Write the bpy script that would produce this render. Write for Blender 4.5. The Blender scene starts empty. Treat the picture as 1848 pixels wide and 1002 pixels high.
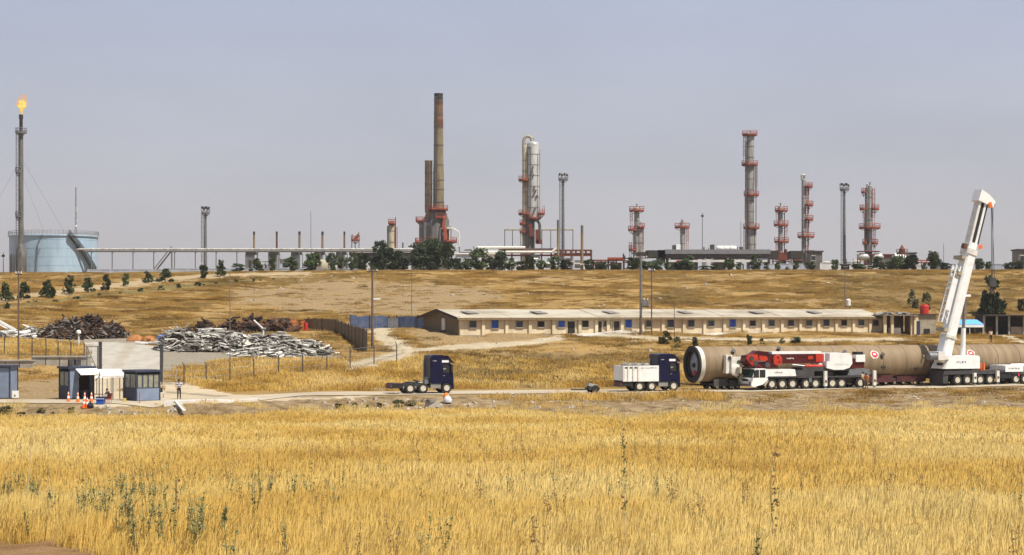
import bpy, math, random
import numpy as np
from mathutils import Vector, Matrix

rnd = random.Random(7)
SC = bpy.context.scene
COL = SC.collection
R = math.radians

# ------------------------------------------------------------------ camera
# the camera stands at (0,0,CAMZ) looking level along +Y; px/py are photo pixels (1848 x 1002)
F, HY, CAMZ = 3448.0, 560.0, 8.3
cam = bpy.data.cameras.new('camera')
cam.lens = 36.0 * F / 1848.0
cam.sensor_width = 36.0
cam.shift_y = (HY - 501.0) / 1848.0
cam.clip_start, cam.clip_end = 0.5, 9000.0
cam_ob = bpy.data.objects.new('camera', cam)
cam_ob.location = (0, 0, CAMZ)
cam_ob.rotation_euler = (R(90), 0, 0)
COL.objects.link(cam_ob)
SC.camera = cam_ob

# ------------------------------------------------------------------ sun and sky
SUN_AZ, SUN_EL = 52.0, 61.0          # azimuth: degrees to the right of straight behind the camera
sd = Vector((math.sin(R(SUN_AZ)) * math.cos(R(SUN_EL)), -math.cos(R(SUN_AZ)) * math.cos(R(SUN_EL)), math.sin(R(SUN_EL))))
sl = bpy.data.lights.new('sun', 'SUN')
sl.energy, sl.angle, sl.color = 5.0, R(0.6), (1.0, 0.94, 0.83)
so = bpy.data.objects.new('sun', sl)
so.rotation_euler = sd.to_track_quat('Z', 'Y').to_euler()
so.location = (60, -40, 120)
COL.objects.link(so)

world = bpy.data.worlds.new('World')
SC.world = world
world.use_nodes = True
wn, wl = world.node_tree.nodes, world.node_tree.links
wn.clear()
sky = wn.new('ShaderNodeTexSky')
sky.sky_type = 'NISHITA'
sky.sun_disc = False
sky.sun_elevation = R(SUN_EL)
sky.sun_rotation = R(180 - SUN_AZ)
sky.altitude, sky.air_density, sky.dust_density, sky.ozone_density = 300, 1.0, 4.0, 2.0
# dust veil of the dry season: greys the clear-sky colour, more so low down
tc = wn.new('ShaderNodeTexCoord')
sep = wn.new('ShaderNodeSeparateXYZ')
wl.new(tc.outputs['Generated'], sep.inputs[0])
ramp = wn.new('ShaderNodeValToRGB')
wl.new(sep.outputs['Z'], ramp.inputs[0])
e = ramp.color_ramp.elements
e[0].position, e[0].color = 0.0, (5.25, 5.0, 5.1, 1)
e[1].position, e[1].color = 0.40, (3.1, 3.6, 4.9, 1)
for p, c in ((0.035, (5.15, 4.95, 5.1, 1)), (0.08, (4.75, 4.82, 5.36, 1)), (0.16, (4.35, 4.72, 5.9, 1))):
    x = e.new(p); x.color = c
mx = wn.new('ShaderNodeMixRGB')
mx.inputs['Fac'].default_value = 0.88
wl.new(sky.outputs[0], mx.inputs['Color1'])
wl.new(ramp.outputs[0], mx.inputs['Color2'])
bg = wn.new('ShaderNodeBackground')
bg.inputs['Strength'].default_value = 0.086
# faint uneven dust in the air
nzs = wn.new('ShaderNodeTexNoise'); nzs.inputs['Scale'].default_value = 5.0; nzs.inputs['Detail'].default_value = 4
mps = wn.new('ShaderNodeMapping'); mps.inputs['Scale'].default_value = (1, 1, 3.5)
wl.new(tc.outputs['Generated'], mps.inputs[0]); wl.new(mps.outputs[0], nzs.inputs[0])
mrs = wn.new('ShaderNodeMapRange'); mrs.inputs['From Min'].default_value = .3; mrs.inputs['From Max'].default_value = .7
mrs.inputs['To Min'].default_value = .95; mrs.inputs['To Max'].default_value = 1.05
wl.new(nzs.outputs['Fac'], mrs.inputs[0])
hss = wn.new('ShaderNodeHueSaturation'); wl.new(mrs.outputs[0], hss.inputs['Value']); wl.new(mx.outputs[0], hss.inputs['Color'])
wl.new(hss.outputs[0], bg.inputs['Color'])
wo = wn.new('ShaderNodeOutputWorld')
wl.new(bg.outputs[0], wo.inputs[0])

SC.view_settings.view_transform = 'Standard'
SC.view_settings.look = 'None'
SC.view_settings.exposure = 0.4
SC.view_settings.gamma = 1.0
SC.render.engine = 'CYCLES'
SC.cycles.max_bounces = 6
SC.cycles.transparent_max_bounces = 8


def PX(px, Y): return (px - 924.0) / F * Y
def PZ(py, Y): return CAMZ - (py - HY) / F * Y


# ------------------------------------------------------------------ materials
def mat(name, c, c2=None, scale=3.0, rough=0.7, metal=0.0, fac=(0.4, 0.65), bump=0.0, stretch=(1, 1, 1),
        spec=0.3, detail=5.0, transl=0.0, world_space=False, rnd_amt=0.0):
    m = bpy.data.materials.new(name)
    m.use_nodes = True
    n, l = m.node_tree.nodes, m.node_tree.links
    b = n['Principled BSDF']
    b.inputs['Roughness'].default_value = rough
    b.inputs['Metallic'].default_value = metal
    b.inputs['Specular IOR Level'].default_value = spec
    b.inputs['Base Color'].default_value = (*c, 1)
    col = None
    if c2 is not None or bump:
        t = n.new('ShaderNodeNewGeometry') if world_space else n.new('ShaderNodeTexCoord')
        mp = n.new('ShaderNodeMapping')
        mp.inputs['Scale'].default_value = stretch
        l.new(t.outputs['Position' if world_space else 'Object'], mp.inputs[0])
        nz = n.new('ShaderNodeTexNoise')
        nz.inputs['Scale'].default_value = scale
        nz.inputs['Detail'].default_value = detail
        nz.inputs['Roughness'].default_value = 0.65
        l.new(mp.outputs[0], nz.inputs['Vector'])
        if c2 is not None:
            rp = n.new('ShaderNodeValToRGB')
            rp.color_ramp.elements[0].position, rp.color_ramp.elements[0].color = fac[0], (*c, 1)
            rp.color_ramp.elements[1].position, rp.color_ramp.elements[1].color = fac[1], (*c2, 1)
            l.new(nz.outputs['Fac'], rp.inputs[0])
            col = rp.outputs[0]
        if bump:
            bp = n.new('ShaderNodeBump')
            bp.inputs['Strength'].default_value = bump
            bp.inputs['Distance'].default_value = 0.05
            l.new(nz.outputs['Fac'], bp.inputs['Height'])
            l.new(bp.outputs[0], b.inputs['Normal'])
    if rnd_amt and col is not None:
        oi = n.new('ShaderNodeObjectInfo')
        hs = n.new('ShaderNodeHueSaturation')
        mr = n.new('ShaderNodeMapRange')
        mr.inputs['To Min'].default_value, mr.inputs['To Max'].default_value = 1 - rnd_amt, 1 + rnd_amt
        l.new(oi.outputs['Random'], mr.inputs[0])
        l.new(mr.outputs[0], hs.inputs['Value'])
        l.new(col, hs.inputs['Color'])
        col = hs.outputs[0]
    if col is not None:
        l.new(col, b.inputs['Base Color'])
    if transl:
        tr = n.new('ShaderNodeBsdfTranslucent')
        if col is not None: l.new(col, tr.inputs['Color'])
        else: tr.inputs['Color'].default_value = (*c, 1)
        ms = n.new('ShaderNodeMixShader')
        ms.inputs[0].default_value = transl
        l.new(b.outputs[0], ms.inputs[1]); l.new(tr.outputs[0], ms.inputs[2])
        l.new(ms.outputs[0], n['Material Output'].inputs['Surface'])
    return m


def emit(name, c, strength, c2=None, clear=0.0):
    m = bpy.data.materials.new(name)
    m.use_nodes = True
    n, l = m.node_tree.nodes, m.node_tree.links
    n.clear()
    e = n.new('ShaderNodeEmission')
    e.inputs['Strength'].default_value = strength
    e.inputs['Color'].default_value = (*c, 1)
    if c2:
        t = n.new('ShaderNodeTexCoord'); nz = n.new('ShaderNodeTexNoise'); nz.inputs['Scale'].default_value = 1.1
        rp = n.new('ShaderNodeValToRGB')
        rp.color_ramp.elements[0].position, rp.color_ramp.elements[0].color = .42, (*c, 1)
        rp.color_ramp.elements[1].position, rp.color_ramp.elements[1].color = .6, (*c2, 1)
        l.new(t.outputs['Object'], nz.inputs[0]); l.new(nz.outputs['Fac'], rp.inputs[0]); l.new(rp.outputs[0], e.inputs['Color'])
    o = n.new('ShaderNodeOutputMaterial')
    if clear:
        tr = n.new('ShaderNodeBsdfTransparent'); ms = n.new('ShaderNodeMixShader'); ms.inputs[0].default_value = clear
        l.new(e.outputs[0], ms.inputs[1]); l.new(tr.outputs[0], ms.inputs[2]); l.new(ms.outputs[0], o.inputs[0])
    else: l.new(e.outputs[0], o.inputs[0])
    return m


M = {}
M['steel'] = mat('weathered_steel', (.17, .165, .155), (.09, .082, .075), 1.2, .6, .2, stretch=(1, 1, .3))
M['pale_steel'] = mat('pale_steel', (.33, .32, .295), (.19, .18, .165), .9, .5, .2, stretch=(1.6, 1.6, .25))
M['silver'] = mat('aluminium_cladding', (.56, .56, .54), (.33, .32, .29), .7, .42, .3, stretch=(1.8, 1.8, .25))
M['cream'] = mat('cream_cladding', (.40, .36, .26), (.27, .235, .165), .8, .6, 0, stretch=(1.6, 1.6, .3))
M['khaki'] = mat('khaki_stack_shell', (.235, .195, .12), (.145, .115, .07), .6, .75, 0, stretch=(2, 2, .35))
M['tan_stack'] = mat('tan_stack_shell', (.25, .175, .10), (.155, .105, .065), .5, .75, 0, stretch=(2, 2, .35))
M['rust'] = mat('rust', (.15, .062, .034), (.08, .04, .026), 1.5, .85, 0, bump=.3)
M['soot'] = mat('soot', (.055, .047, .042), (.03, .028, .026), 2, .85)
M['orange'] = mat('orange_red_paint', (.38, .085, .045), (.24, .062, .036), 1.2, .6)
M['dark'] = mat('dark_steel', (.055, .055, .058), (.09, .08, .075), 2, .65, .2)
M['grey_metal'] = mat('galvanised_metal', (.22, .225, .235), (.15, .155, .16), 2, .5, .4)
M['pole_brown'] = mat('brown_pole_steel', (.105, .07, .055), (.17, .12, .09), 2, .75, stretch=(3, 3, .5))
M['white'] = mat('white_paint', (.80, .80, .78), (.66, .65, .61), 1.5, .4, fac=(.5, .75))
M['offwhite'] = mat('aged_white_paint', (.70, .68, .62), (.52, .49, .43), 1.5, .5, fac=(.45, .7))
M['white_wall'] = mat('whitewashed_wall', (.66, .66, .66), (.50, .50, .50), .5, .85, stretch=(1, 1, .6))
M['blue_wall'] = mat('pale_blue_grey_wall', (.42, .46, .54), (.33, .36, .43), .5, .8)
M['tank'] = mat('pale_blue_tank_paint', (.36, .48, .585), (.28, .38, .47), .35, .5, 0, stretch=(1, 1, .25))
M['concrete'] = mat('concrete', (.42, .39, .33), (.27, .245, .20), .8, .9, bump=.3)
M['stucco'] = mat('cream_stucco', (.67, .56, .385), (.44, .355, .23), .45, .9, stretch=(1, 1, .45), fac=(.42, .72), bump=.2)
M['block'] = mat('rough_block_wall', (.36, .31, .235), (.25, .21, .16), 1.1, .95, bump=.4)
M['roof_sheet'] = mat('weathered_roof_sheet', (.41, .37, .29), (.25, .205, .145), .22, .7, stretch=(.6, 1.6, 1))
M['brown_board'] = mat('brown_boards', (.22, .165, .095), (.14, .10, .058), 1.3, .9, stretch=(6, 6, .5))
M['wood_dark'] = mat('dark_timber', (.07, .05, .04), (.04, .03, .025), 2, .85)
M['blue_paint'] = mat('bright_blue_paint', (.02, .07, .42), (.03, .10, .36), 3, .6)
M['blue_sheet'] = mat('faded_blue_sheet', (.065, .095, .19), (.11, .135, .20), 1.2, .7)
M['sky_blue'] = mat('sky_blue_awning', (.10, .36, .78), (.16, .42, .78), 2, .6)
M['cabin'] = mat('grey_blue_cabin_paint', (.21, .265, .37), (.17, .21, .29), 1.3, .55)
M['cabin_dark'] = mat('dark_trim_and_side_shade', (.035, .042, .075), (.05, .055, .08), 2, .5)  # trim colour; on the booth sides it paints in their shade
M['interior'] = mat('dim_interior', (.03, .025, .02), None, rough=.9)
M['glass'] = mat('window_glass', (.02, .025, .03), None, rough=.08, spec=.6)
M['glass_pale'] = mat('dusty_window_glass', (.30, .30, .22), (.14, .15, .13), 2.2, .25, spec=.5)
M['navy'] = mat('navy_truck_paint', (.0022, .003, .028), (.004, .005, .034), 2, .3, spec=.35)
M['tyre'] = mat('tyre_rubber', (.022, .021, .02), (.05, .045, .038), 3, .9)
M['rim'] = mat('pale_wheel_rim', (.66, .62, .52), (.50, .44, .34), 5, .5, .2)
M['chrome'] = mat('dull_chrome', (.45, .45, .45), None, rough=.3, metal=.7)
M['crane_red'] = mat('crane_red_paint', (.50, .045, .02), (.38, .03, .018), 2, .4)
M['crane_dark_red'] = mat('dark_red_boom', (.10, .010, .009), (.035, .007, .007), 1.2, .45, stretch=(.5, 1, 2))
M['vessel'] = mat('tan_primer_vessel', (.25, .18, .105), (.165, .117, .066), .7, .65, stretch=(2.2, .5, .35), fac=(.38, .72))
M['vessel_white'] = mat('pale_vessel_collar', (.62, .60, .55), (.50, .47, .41), 1.5, .6)
M['vessel_face'] = mat('grey_vessel_head', (.36, .38, .44), (.26, .28, .33), 1.1, .5, .2)
M['black'] = mat('black_rubber', (.02, .02, .02), None, rough=.7)
M['red_mark'] = mat('red_marking', (.62, .035, .045), None, rough=.6)
M['cone'] = mat('orange_cone_plastic', (.85, .16, .03), None, rough=.5)
M['skin'] = mat('skin', (.34, .19, .12), None, rough=.6)
M['hair'] = mat('dark_hair', (.015, .012, .01), None, rough=.6)
M['cloth_black'] = mat('black_cloth', (.018, .017, .018), (.03, .028, .028), 8, .9)
M['cloth_white'] = mat('white_cloth', (.62, .62, .66), (.5, .5, .55), 6, .9)
M['cloth_cream'] = mat('cream_cloth', (.62, .56, .38), None, rough=.9)
M['hivis'] = mat('orange_vest_cloth', (.80, .20, .03), None, rough=.8)
M['red_tank'] = mat('red_plastic_tank', (.52, .035, .02), (.44, .03, .02), 2, .5)
M['scrap_pale'] = mat('pale_scrap_metal', (.48, .46, .41), (.26, .24, .205), 1.5, .55, .2, rnd_amt=.1)
M['scrap_grey'] = mat('grey_scrap_metal', (.26, .245, .22), (.14, .12, .10), 1.5, .6, .2)
M['scrap_dark'] = mat('dark_rust_and_gap_shade', (.06, .035, .025), (.02, .016, .014), 1.8, .9)
M['scrap_brown'] = mat('brown_rusty_scrap', (.15, .075, .04), (.07, .04, .026), 1.8, .9)
M['orange_soil'] = mat('orange_spoil', (.40, .17, .06), (.30, .14, .06), 2, .95)
M['leaf'] = mat('foliage', (.036, .060, .018), (.10, .125, .04), 1.4, .8, fac=(.35, .7), transl=.18, rnd_amt=.22)
M['leaf_dark'] = mat('dark_foliage', (.024, .040, .014), (.062, .082, .028), 1.4, .8, fac=(.35, .7), transl=.15, rnd_amt=.2)
M['leaf_olive'] = mat('olive_scrub', (.095, .095, .036), (.17, .14, .06), 2, .9, transl=.15, rnd_amt=.2)
M['leaf_weed'] = mat('weed_leaf', (.18, .20, .08), (.32, .31, .15), 7, .8, transl=.25)
M['stalk'] = mat('dry_pale_stalk', (.62, .50, .26), (.48, .36, .17), 6, .8)
M['stalk_brown'] = mat('dry_brown_stalk', (.26, .165, .07), (.17, .11, .05), 6, .9)
M['bark'] = mat('bark', (.13, .10, .075), (.08, .06, .045), 4, .95)


# ------------------------------------------------------------------ mesh builder and object helpers
class MB:
    def __init__(s): s.v = []; s.f = []; s.mi = []; s.cur = 0
    def add(s, vs, fs):
        o = len(s.v)
        s.v += [tuple(v) for v in vs]
        s.f += [tuple(i + o for i in f) for f in fs]
        s.mi += [s.cur] * len(fs)
        return s
    def use(s, k): s.cur = k; return s
    def box(s, c, d, rz=0.0, rx=0.0, ry=0.0, taper=1.0):
        hx, hy, hz = d[0] / 2, d[1] / 2, d[2] / 2
        m = Matrix.Rotation(rz, 3, 'Z') @ Matrix.Rotation(ry, 3, 'Y') @ Matrix.Rotation(rx, 3, 'X')
        vs = []
        for z in (-hz, hz):
            k = taper if z > 0 else 1.0
            for x, y in ((-hx, -hy), (hx, -hy), (hx, hy), (-hx, hy)):
                vs.append(Vector(c) + m @ Vector((x * k, y * k, z)))
        return s.add(vs, [(3, 2, 1, 0), (4, 5, 6, 7), (0, 1, 5, 4), (1, 2, 6, 5), (2, 3, 7, 6), (3, 0, 4, 7)])
    def bb(s, x0, x1, y0, y1, z0, z1):
        return s.box(((x0 + x1) / 2, (y0 + y1) / 2, (z0 + z1) / 2), (abs(x1 - x0), abs(y1 - y0), abs(z1 - z0)))
    def cyl(s, p0, p1, r0, r1=None, n=10, caps=True):
        r1 = r0 if r1 is None else r1
        p0, p1 = Vector(p0), Vector(p1)
        d = (p1 - p0)
        if d.length < 1e-6: return s
        q = d.to_track_quat('Z', 'Y')
        vs = []
        for p, r in ((p0, r0), (p1, r1)):
            for i in range(n):
                a = 2 * math.pi * i / n
                vs.append(p + q @ Vector((r * math.cos(a), r * math.sin(a), 0)))
        fs = [(i, (i + 1) % n, n + (i + 1) % n, n + i) for i in range(n)]
        if caps: fs += [tuple(range(n - 1, -1, -1)), tuple(range(n, 2 * n))]
        return s.add(vs, fs)
    def tube(s, pts, r, n=8):
        for a, b in zip(pts[:-1], pts[1:]): s.cyl(a, b, r, r, n)
        return s
    def lathe(s, prof, n=20, c=(0, 0, 0), axis='Z', caps=True):
        vs = []
        for r, h in prof:
            for i in range(n):
                a = 2 * math.pi * i / n
                x, y, z = r * math.cos(a), r * math.sin(a), h
                if axis == 'X': x, y, z = h, x, y
                if axis == 'Y': x, y, z = y, h, x
                vs.append((c[0] + x, c[1] + y, c[2] + z))
        fs = []
        for k in range(len(prof) - 1):
            for i in range(n):
                j = (i + 1) % n
                fs.append((k * n + i, k * n + j, (k + 1) * n + j, (k + 1) * n + i))
        if caps and prof[0][0] > 1e-5: fs.append(tuple(range(n - 1, -1, -1)))
        if caps and prof[-1][0] > 1e-5: fs.append(tuple(range((len(prof) - 1) * n, len(prof) * n)))
        return s.add(vs, fs)
    def prism(s, prof, y0, y1):
        """outline of (x,z) points extruded along y"""
        n = len(prof)
        vs = [(x, y0, z) for x, z in prof] + [(x, y1, z) for x, z in prof]
        fs = [tuple(range(n)), tuple(range(2 * n - 1, n - 1, -1))]
        fs += [(i, n + i, n + (i + 1) % n, (i + 1) % n) for i in range(n)]
        return s.add(vs, fs)
    def slab(s, poly, z0, z1):
        """outline of (x,y) points extruded along z"""
        n = len(poly)
        vs = [(x, y, z0) for x, y in poly] + [(x, y, z1) for x, y in poly]
        fs = [tuple(range(n - 1, -1, -1)), tuple(range(n, 2 * n))]
        fs += [(i, (i + 1) % n, n + (i + 1) % n, n + i) for i in range(n)]
        return s.add(vs, fs)
    def mesh(s, name, m, smooth=True):
        me = bpy.data.meshes.new(name)
        me.from_pydata(s.v, [], s.f)
        me.update()
        if smooth:
            me.shade_smooth()
            me.set_sharp_from_angle(angle=R(38))
        for k in (m if isinstance(m, (list, tuple)) else [m]): me.materials.append(k)
        if isinstance(m, (list, tuple)): me.polygons.foreach_set('material_index', s.mi)
        return me
    def build(s, name, m, parent=None, loc=None, smooth=True):
        o = bpy.data.objects.new(name, s.mesh(name, m, smooth))
        COL.objects.link(o)
        if parent: o.parent = parent
        if loc: o.location = loc
        return o

    def build_each(s, name, m, parent=None):
        """one object per loose piece"""
        up = list(range(len(s.v)))
        def root(a):
            while up[a] != a: up[a] = up[up[a]]; a = up[a]
            return a
        for f in s.f:
            for q in f[1:]: up[root(q)] = root(f[0])
        g = {}
        for f in s.f: g.setdefault(root(f[0]), []).append(f)
        for fs in g.values():
            ix = {}; b = MB()
            for f in fs:
                for q in f:
                    if q not in ix: ix[q] = len(b.v); b.v.append(s.v[q])
            b.f = [tuple(ix[q] for q in f) for f in fs]; b.mi = [0] * len(fs)
            b.build(name, m, parent)


def tag(o, label, cat, group=None, kind=None):
    if label: o['label'] = label
    if cat: o['category'] = cat
    if group: o['group'] = group
    if kind: o['kind'] = kind
    return o


def thing(name, label, cat, loc=(0, 0, 0), rz=0.0, group=None):
    o = bpy.data.objects.new(name, None)
    o.empty_display_size = 0.5
    COL.objects.link(o)
    o.location = loc
    o.rotation_euler = (0, 0, rz)
    return tag(o, label, cat, group, 'thing')


def copy_tree(o, parent=None):
    c = o.copy()
    COL.objects.link(c)
    if parent: c.parent = parent
    for ch in list(o.children): copy_tree(ch, c)
    return c


def link_mesh(name, me, parent=None, loc=(0, 0, 0), scale=(1, 1, 1), rz=0):
    o = bpy.data.objects.new(name, me)
    COL.objects.link(o)
    o.parent = parent
    o.location, o.scale, o.rotation_euler = loc, scale, (0, 0, rz)
    return o
def stripe_mat():
    m = mat('striped_shirt', (.62, .62, .66), None, rough=.9)
    n, l = m.node_tree.nodes, m.node_tree.links
    t = n.new('ShaderNodeTexCoord'); w = n.new('ShaderNodeTexWave'); w.bands_direction = 'Z'; w.inputs['Scale'].default_value = 1.7
    r = n.new('ShaderNodeValToRGB'); r.color_ramp.interpolation = 'CONSTANT'
    r.color_ramp.elements[0].color = (.62, .62, .68, 1); r.color_ramp.elements[1].position = .62; r.color_ramp.elements[1].color = (.03, .03, .045, 1)
    l.new(t.outputs['Object'], w.inputs[0]); l.new(w.outputs['Fac'], r.inputs[0]); l.new(r.outputs[0], n['Principled BSDF'].inputs['Base Color'])
    return m
M['stripe'] = stripe_mat()
# ------------------------------------------------------------------ terrain
def _hash(ix, iy, seed):
    h = (ix * 374761393 + iy * 668265263 + seed * 1442695041) & 0xFFFFFFFF
    h = ((h ^ (h >> 13)) * 1274126177) & 0xFFFFFFFF
    return ((h ^ (h >> 16)) & 0xFFFF) / 65535.0

def vnoise(x, y, seed=0):
    x, y = np.asarray(x, float), np.asarray(y, float)
    ix, iy = np.floor(x).astype(np.int64), np.floor(y).astype(np.int64)
    fx, fy = x - ix, y - iy
    fx, fy = fx * fx * (3 - 2 * fx), fy * fy * (3 - 2 * fy)
    a, b = _hash(ix, iy, seed), _hash(ix + 1, iy, seed)
    c, d = _hash(ix, iy + 1, seed), _hash(ix + 1, iy + 1, seed)
    return (a * (1 - fx) + b * fx) * (1 - fy) + (c * (1 - fx) + d * fx) * fy

def fbm(x, y, seed=0, oct=4):
    s, a, t = 0.0, 1.0, 0.0
    for k in range(oct):
        s = s + a * vnoise(x * 2 ** k, y * 2 ** k, seed + k); t += a; a *= .5
    return s / t            # 0..1

def road_z(px): return 0.25 * min(1, max(0, (px - 1250) / 598.0))
FLAT = 'flat'
NEAR = [(y_, CAMZ - d_) for y_, d_ in ((-30, 3.5), (0, 3.52), (14, 3.55), (28, 3.62), (45, 4.6), (70, 5.85), (110, 7.55), (135, 8.45))]
COLS = {
    -500: [(160, 762), (167, 740), (170, FLAT), (184, FLAT), (200, 690), (212, 666), (222, 645), (240, 616), (262, 596), (300, 570), (360, 530), (400, 511), (430, 499)],
    0:    [(160, 762), (167, 740), (170, FLAT), (184, FLAT), (200, 688), (212, 667), (213.5, 655), (222, 640), (240, 612), (262, 592), (300, 565), (360, 523), (400, 504), (430, 495)],
    200:  [(158, 762), (166, 742), (169, FLAT), (190, FLAT), (203, 690), (214, 668), (226, 645), (240, 622), (255, 610), (272, 596), (300, 570), (360, 526), (400, 505), (430, 494)],
    350:  [(160, 766), (170, 753), (172.5, FLAT), (192, FLAT), (205, 692), (215, 672), (228, 644), (245, 620), (262, 600), (300, 572), (360, 530), (400, 507), (430, 493)],
    560:  [(162, 755), (176, 740), (181, 723), (185, FLAT), (193, FLAT), (202, 698), (212, 674), (222, 656), (238, 640), (255, 612), (270, 595), (300, 575), (360, 532), (400, 508), (430, 491)],
    750:  [(164, 752), (178, 738), (184, 722), (186.5, FLAT), (196, FLAT), (207, 688), (217, 666), (230, 645), (245, 628), (256, 606), (275, 588), (300, 570), (360, 528), (400, 506), (430, 490)],
    900:  [(164, 753), (178, 740), (186, 720), (189, FLAT), (199, FLAT), (209, 689), (220, 665), (235, 645), (248, 622), (258, 606), (265, 600), (300, 572), (360, 530), (400, 508), (430, 490)],
    1100: [(158, 769), (172, 752), (187, 722), (191, FLAT), (202, FLAT), (211, 689), (222, 665), (238, 640), (250, 618), (262, 606), (271, 600), (305, 570), (360, 530), (400, 508), (430, 490)],
    1300: [(164, 755), (178, 742), (188, 720), (192.5, FLAT), (207, FLAT), (217, 686), (227, 662), (240, 640), (258, 617), (279, 603), (312, 572), (365, 530), (400, 510), (430, 490)],
    1560: [(168, 752), (182, 735), (193, 713), (198, FLAT), (214, FLAT), (227, 682), (239, 650), (255, 626), (275, 609), (290, 603), (325, 568), (370, 525), (405, 506), (432, 489)],
    1848: [(170, 750), (186, 725), (198, 704), (202.5, FLAT), (220, FLAT), (237, 678), (244, 655), (257, 632), (275, 616), (297, 606), (332, 570), (375, 525), (405, 508), (432, 489)],
    2400: [(172, 748), (192, 716), (203, 700), (208, FLAT), (228, FLAT), (240, 680), (250, 655), (262, 632), (280, 616), (302, 606), (336, 570), (378, 525), (408, 508), (436, 489)],
}

def pchip(x, y, xi):
    x, y, xi = np.array(x, float), np.array(y, float), np.asarray(xi, float)
    h = np.diff(x); d = np.diff(y) / h
    m = np.zeros_like(x)
    m[0], m[-1] = d[0], d[-1]
    for i in range(1, len(x) - 1):
        if d[i - 1] * d[i] > 0:
            w1, w2 = 2 * h[i] + h[i - 1], h[i] + 2 * h[i - 1]
            m[i] = (w1 + w2) / (w1 / d[i - 1] + w2 / d[i])
    k = np.clip(np.searchsorted(x, xi) - 1, 0, len(h) - 1)
    t = (xi - x[k]) / h[k]
    return ((2 * t**3 - 3 * t**2 + 1) * y[k] + (t**3 - 2 * t**2 + t) * h[k] * m[k]
            + (-2 * t**3 + 3 * t**2) * y[k + 1] + (t**3 - t**2) * h[k] * m[k + 1])

YR = np.concatenate([np.arange(0.5, 12, 1.0), np.geomspace(12, 156, 90), np.arange(157, 300, 0.55),
                     np.arange(300, 446, 1.1), np.geomspace(447, 1500, 30)])
UC = np.concatenate([np.linspace(-1.0, -0.36, 30), np.linspace(-0.355, 0.355, 330), np.linspace(0.36, 1.0, 30)])
PXC = 924 + UC * F

def _build_z():
    keys = sorted(COLS)
    rows = []
    for k in keys:
        pts = list(NEAR)
        for Y, p in COLS[k]:
            pts.append((Y, road_z(k) if p == FLAT else PZ(p, Y)))
        yl, zl = pts[-1]
        pts += [(yl + 16, max(zl + .5, 17.0)), (yl + 60, 17.2), (1000, 17.2), (7000, 17.2)]
        xs, zs = zip(*pts)
        rows.append(pchip(xs, zs, YR))
    rows = np.array(rows)                                   # columns x Y
    Z = np.empty((len(YR), len(UC)))
    pc = np.clip(PXC, keys[0], keys[-1])
    for j in range(len(YR)): Z[j] = pchip(keys, rows[:, j], pc)
    return Z

ZG = _build_z()
XG = UC[None, :] * YR[:, None]
YG = np.repeat(YR[:, None], len(UC), 1)
PXG = np.repeat(PXC[None, :], len(YR), 0)

def sstep(a, b, x):
    t = np.clip((x - a) / (b - a), 0, 1)
    return t * t * (3 - 2 * t)

# line of the near road edge and of the far edge, as distance over picture column
_NE = ([-500, 0, 200, 350, 560, 750, 900, 1100, 1300, 1560, 1848, 2400], [170, 170, 169, 172.5, 185, 186.5, 189, 191, 192.5, 198, 202.5, 208])
_FE = (_NE[0], [184, 184, 190, 192, 193, 196, 199, 202, 207, 214, 220, 228])
near_edge = lambda px: np.interp(px, *_NE)
far_edge = lambda px: np.interp(px, *_FE)
flatm = sstep(-3, 0.5, YG - near_edge(PXG)) * (1 - sstep(-0.5, 4, YG - far_edge(PXG)))
bank = sstep(150, 166, YG) * (1 - flatm) * (YG < 200)
hill = sstep(196, 215, YG) * (1 - sstep(425, 440, YG))
ridge = sstep(400, 440, YG)
yard = sstep(222, 230, YG) * (1 - sstep(258, 266, YG)) * (PXG < 620)
amp = 0.16 * (YG < 170) + 0.1
amp = np.where(flatm > .5, .03, amp) + .45 * hill * (1 - .8 * yard) + .3 * bank
amp = amp * (1 - .5 * ridge)
N1 = (fbm(XG / 9.0, YG / 7.0, 3) - .5) * 1.5 + (fbm(XG / 2.2, YG / 1.8, 11, 3) - .5) * .7
N1 = N1 + 1.3 * (fbm(XG / 26.0, YG / 4.0, 61, 3) - .5) * hill * (1 - yard)
ZG = ZG + N1 * amp * np.where(YG < 20, .3, 1) * np.where(YG > 470, .2, 1)
# vertical picture row of each ground point (used only to lay out where soils and tracks lie on the land)
PYG = HY + (CAMZ - ZG) * F / np.maximum(YG, 1)

def H(x, y):
    """ground height"""
    x, y = np.asarray(x, float), np.asarray(y, float)
    u = np.clip(x / np.maximum(y, .5), UC[0], UC[-1] - 1e-6)
    j = np.clip(np.searchsorted(YR, y) - 1, 0, len(YR) - 2)
    i = np.clip(np.searchsorted(UC, u) - 1, 0, len(UC) - 2)
    ty = np.clip((y - YR[j]) / (YR[j + 1] - YR[j]), 0, 1); tx = (u - UC[i]) / (UC[i + 1] - UC[i])
    return ((ZG[j, i] * (1 - tx) + ZG[j, i + 1] * tx) * (1 - ty) + (ZG[j + 1, i] * (1 - tx) + ZG[j + 1, i + 1] * tx) * ty)

def gpt(px, Y):
    x = PX(px, Y)
    return Vector((x, Y, float(H(x, Y))))

def ground_at(px, py, y0=160, y1=440):
    """ground point whose picture position is (px,py): march along the sight line"""
    Y = np.arange(y0, y1, .1)
    d = PZ(py, Y) - H(PX(px, Y), Y)
    k = np.where(d <= 0)[0]
    Yh = Y[k[0]] if len(k) else y1
    return gpt(px, float(Yh))

def inpoly(px, py, poly):
    r = np.zeros(px.shape, bool)
    n = len(poly)
    for i in range(n):
        x1, y1 = poly[i]; x2, y2 = poly[(i + 1) % n]
        if y1 == y2: continue
        c = ((y1 > py) != (y2 > py)) & (px < (x2 - x1) * (py - y1) / (y2 - y1) + x1)
        r ^= c
    return r

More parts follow.
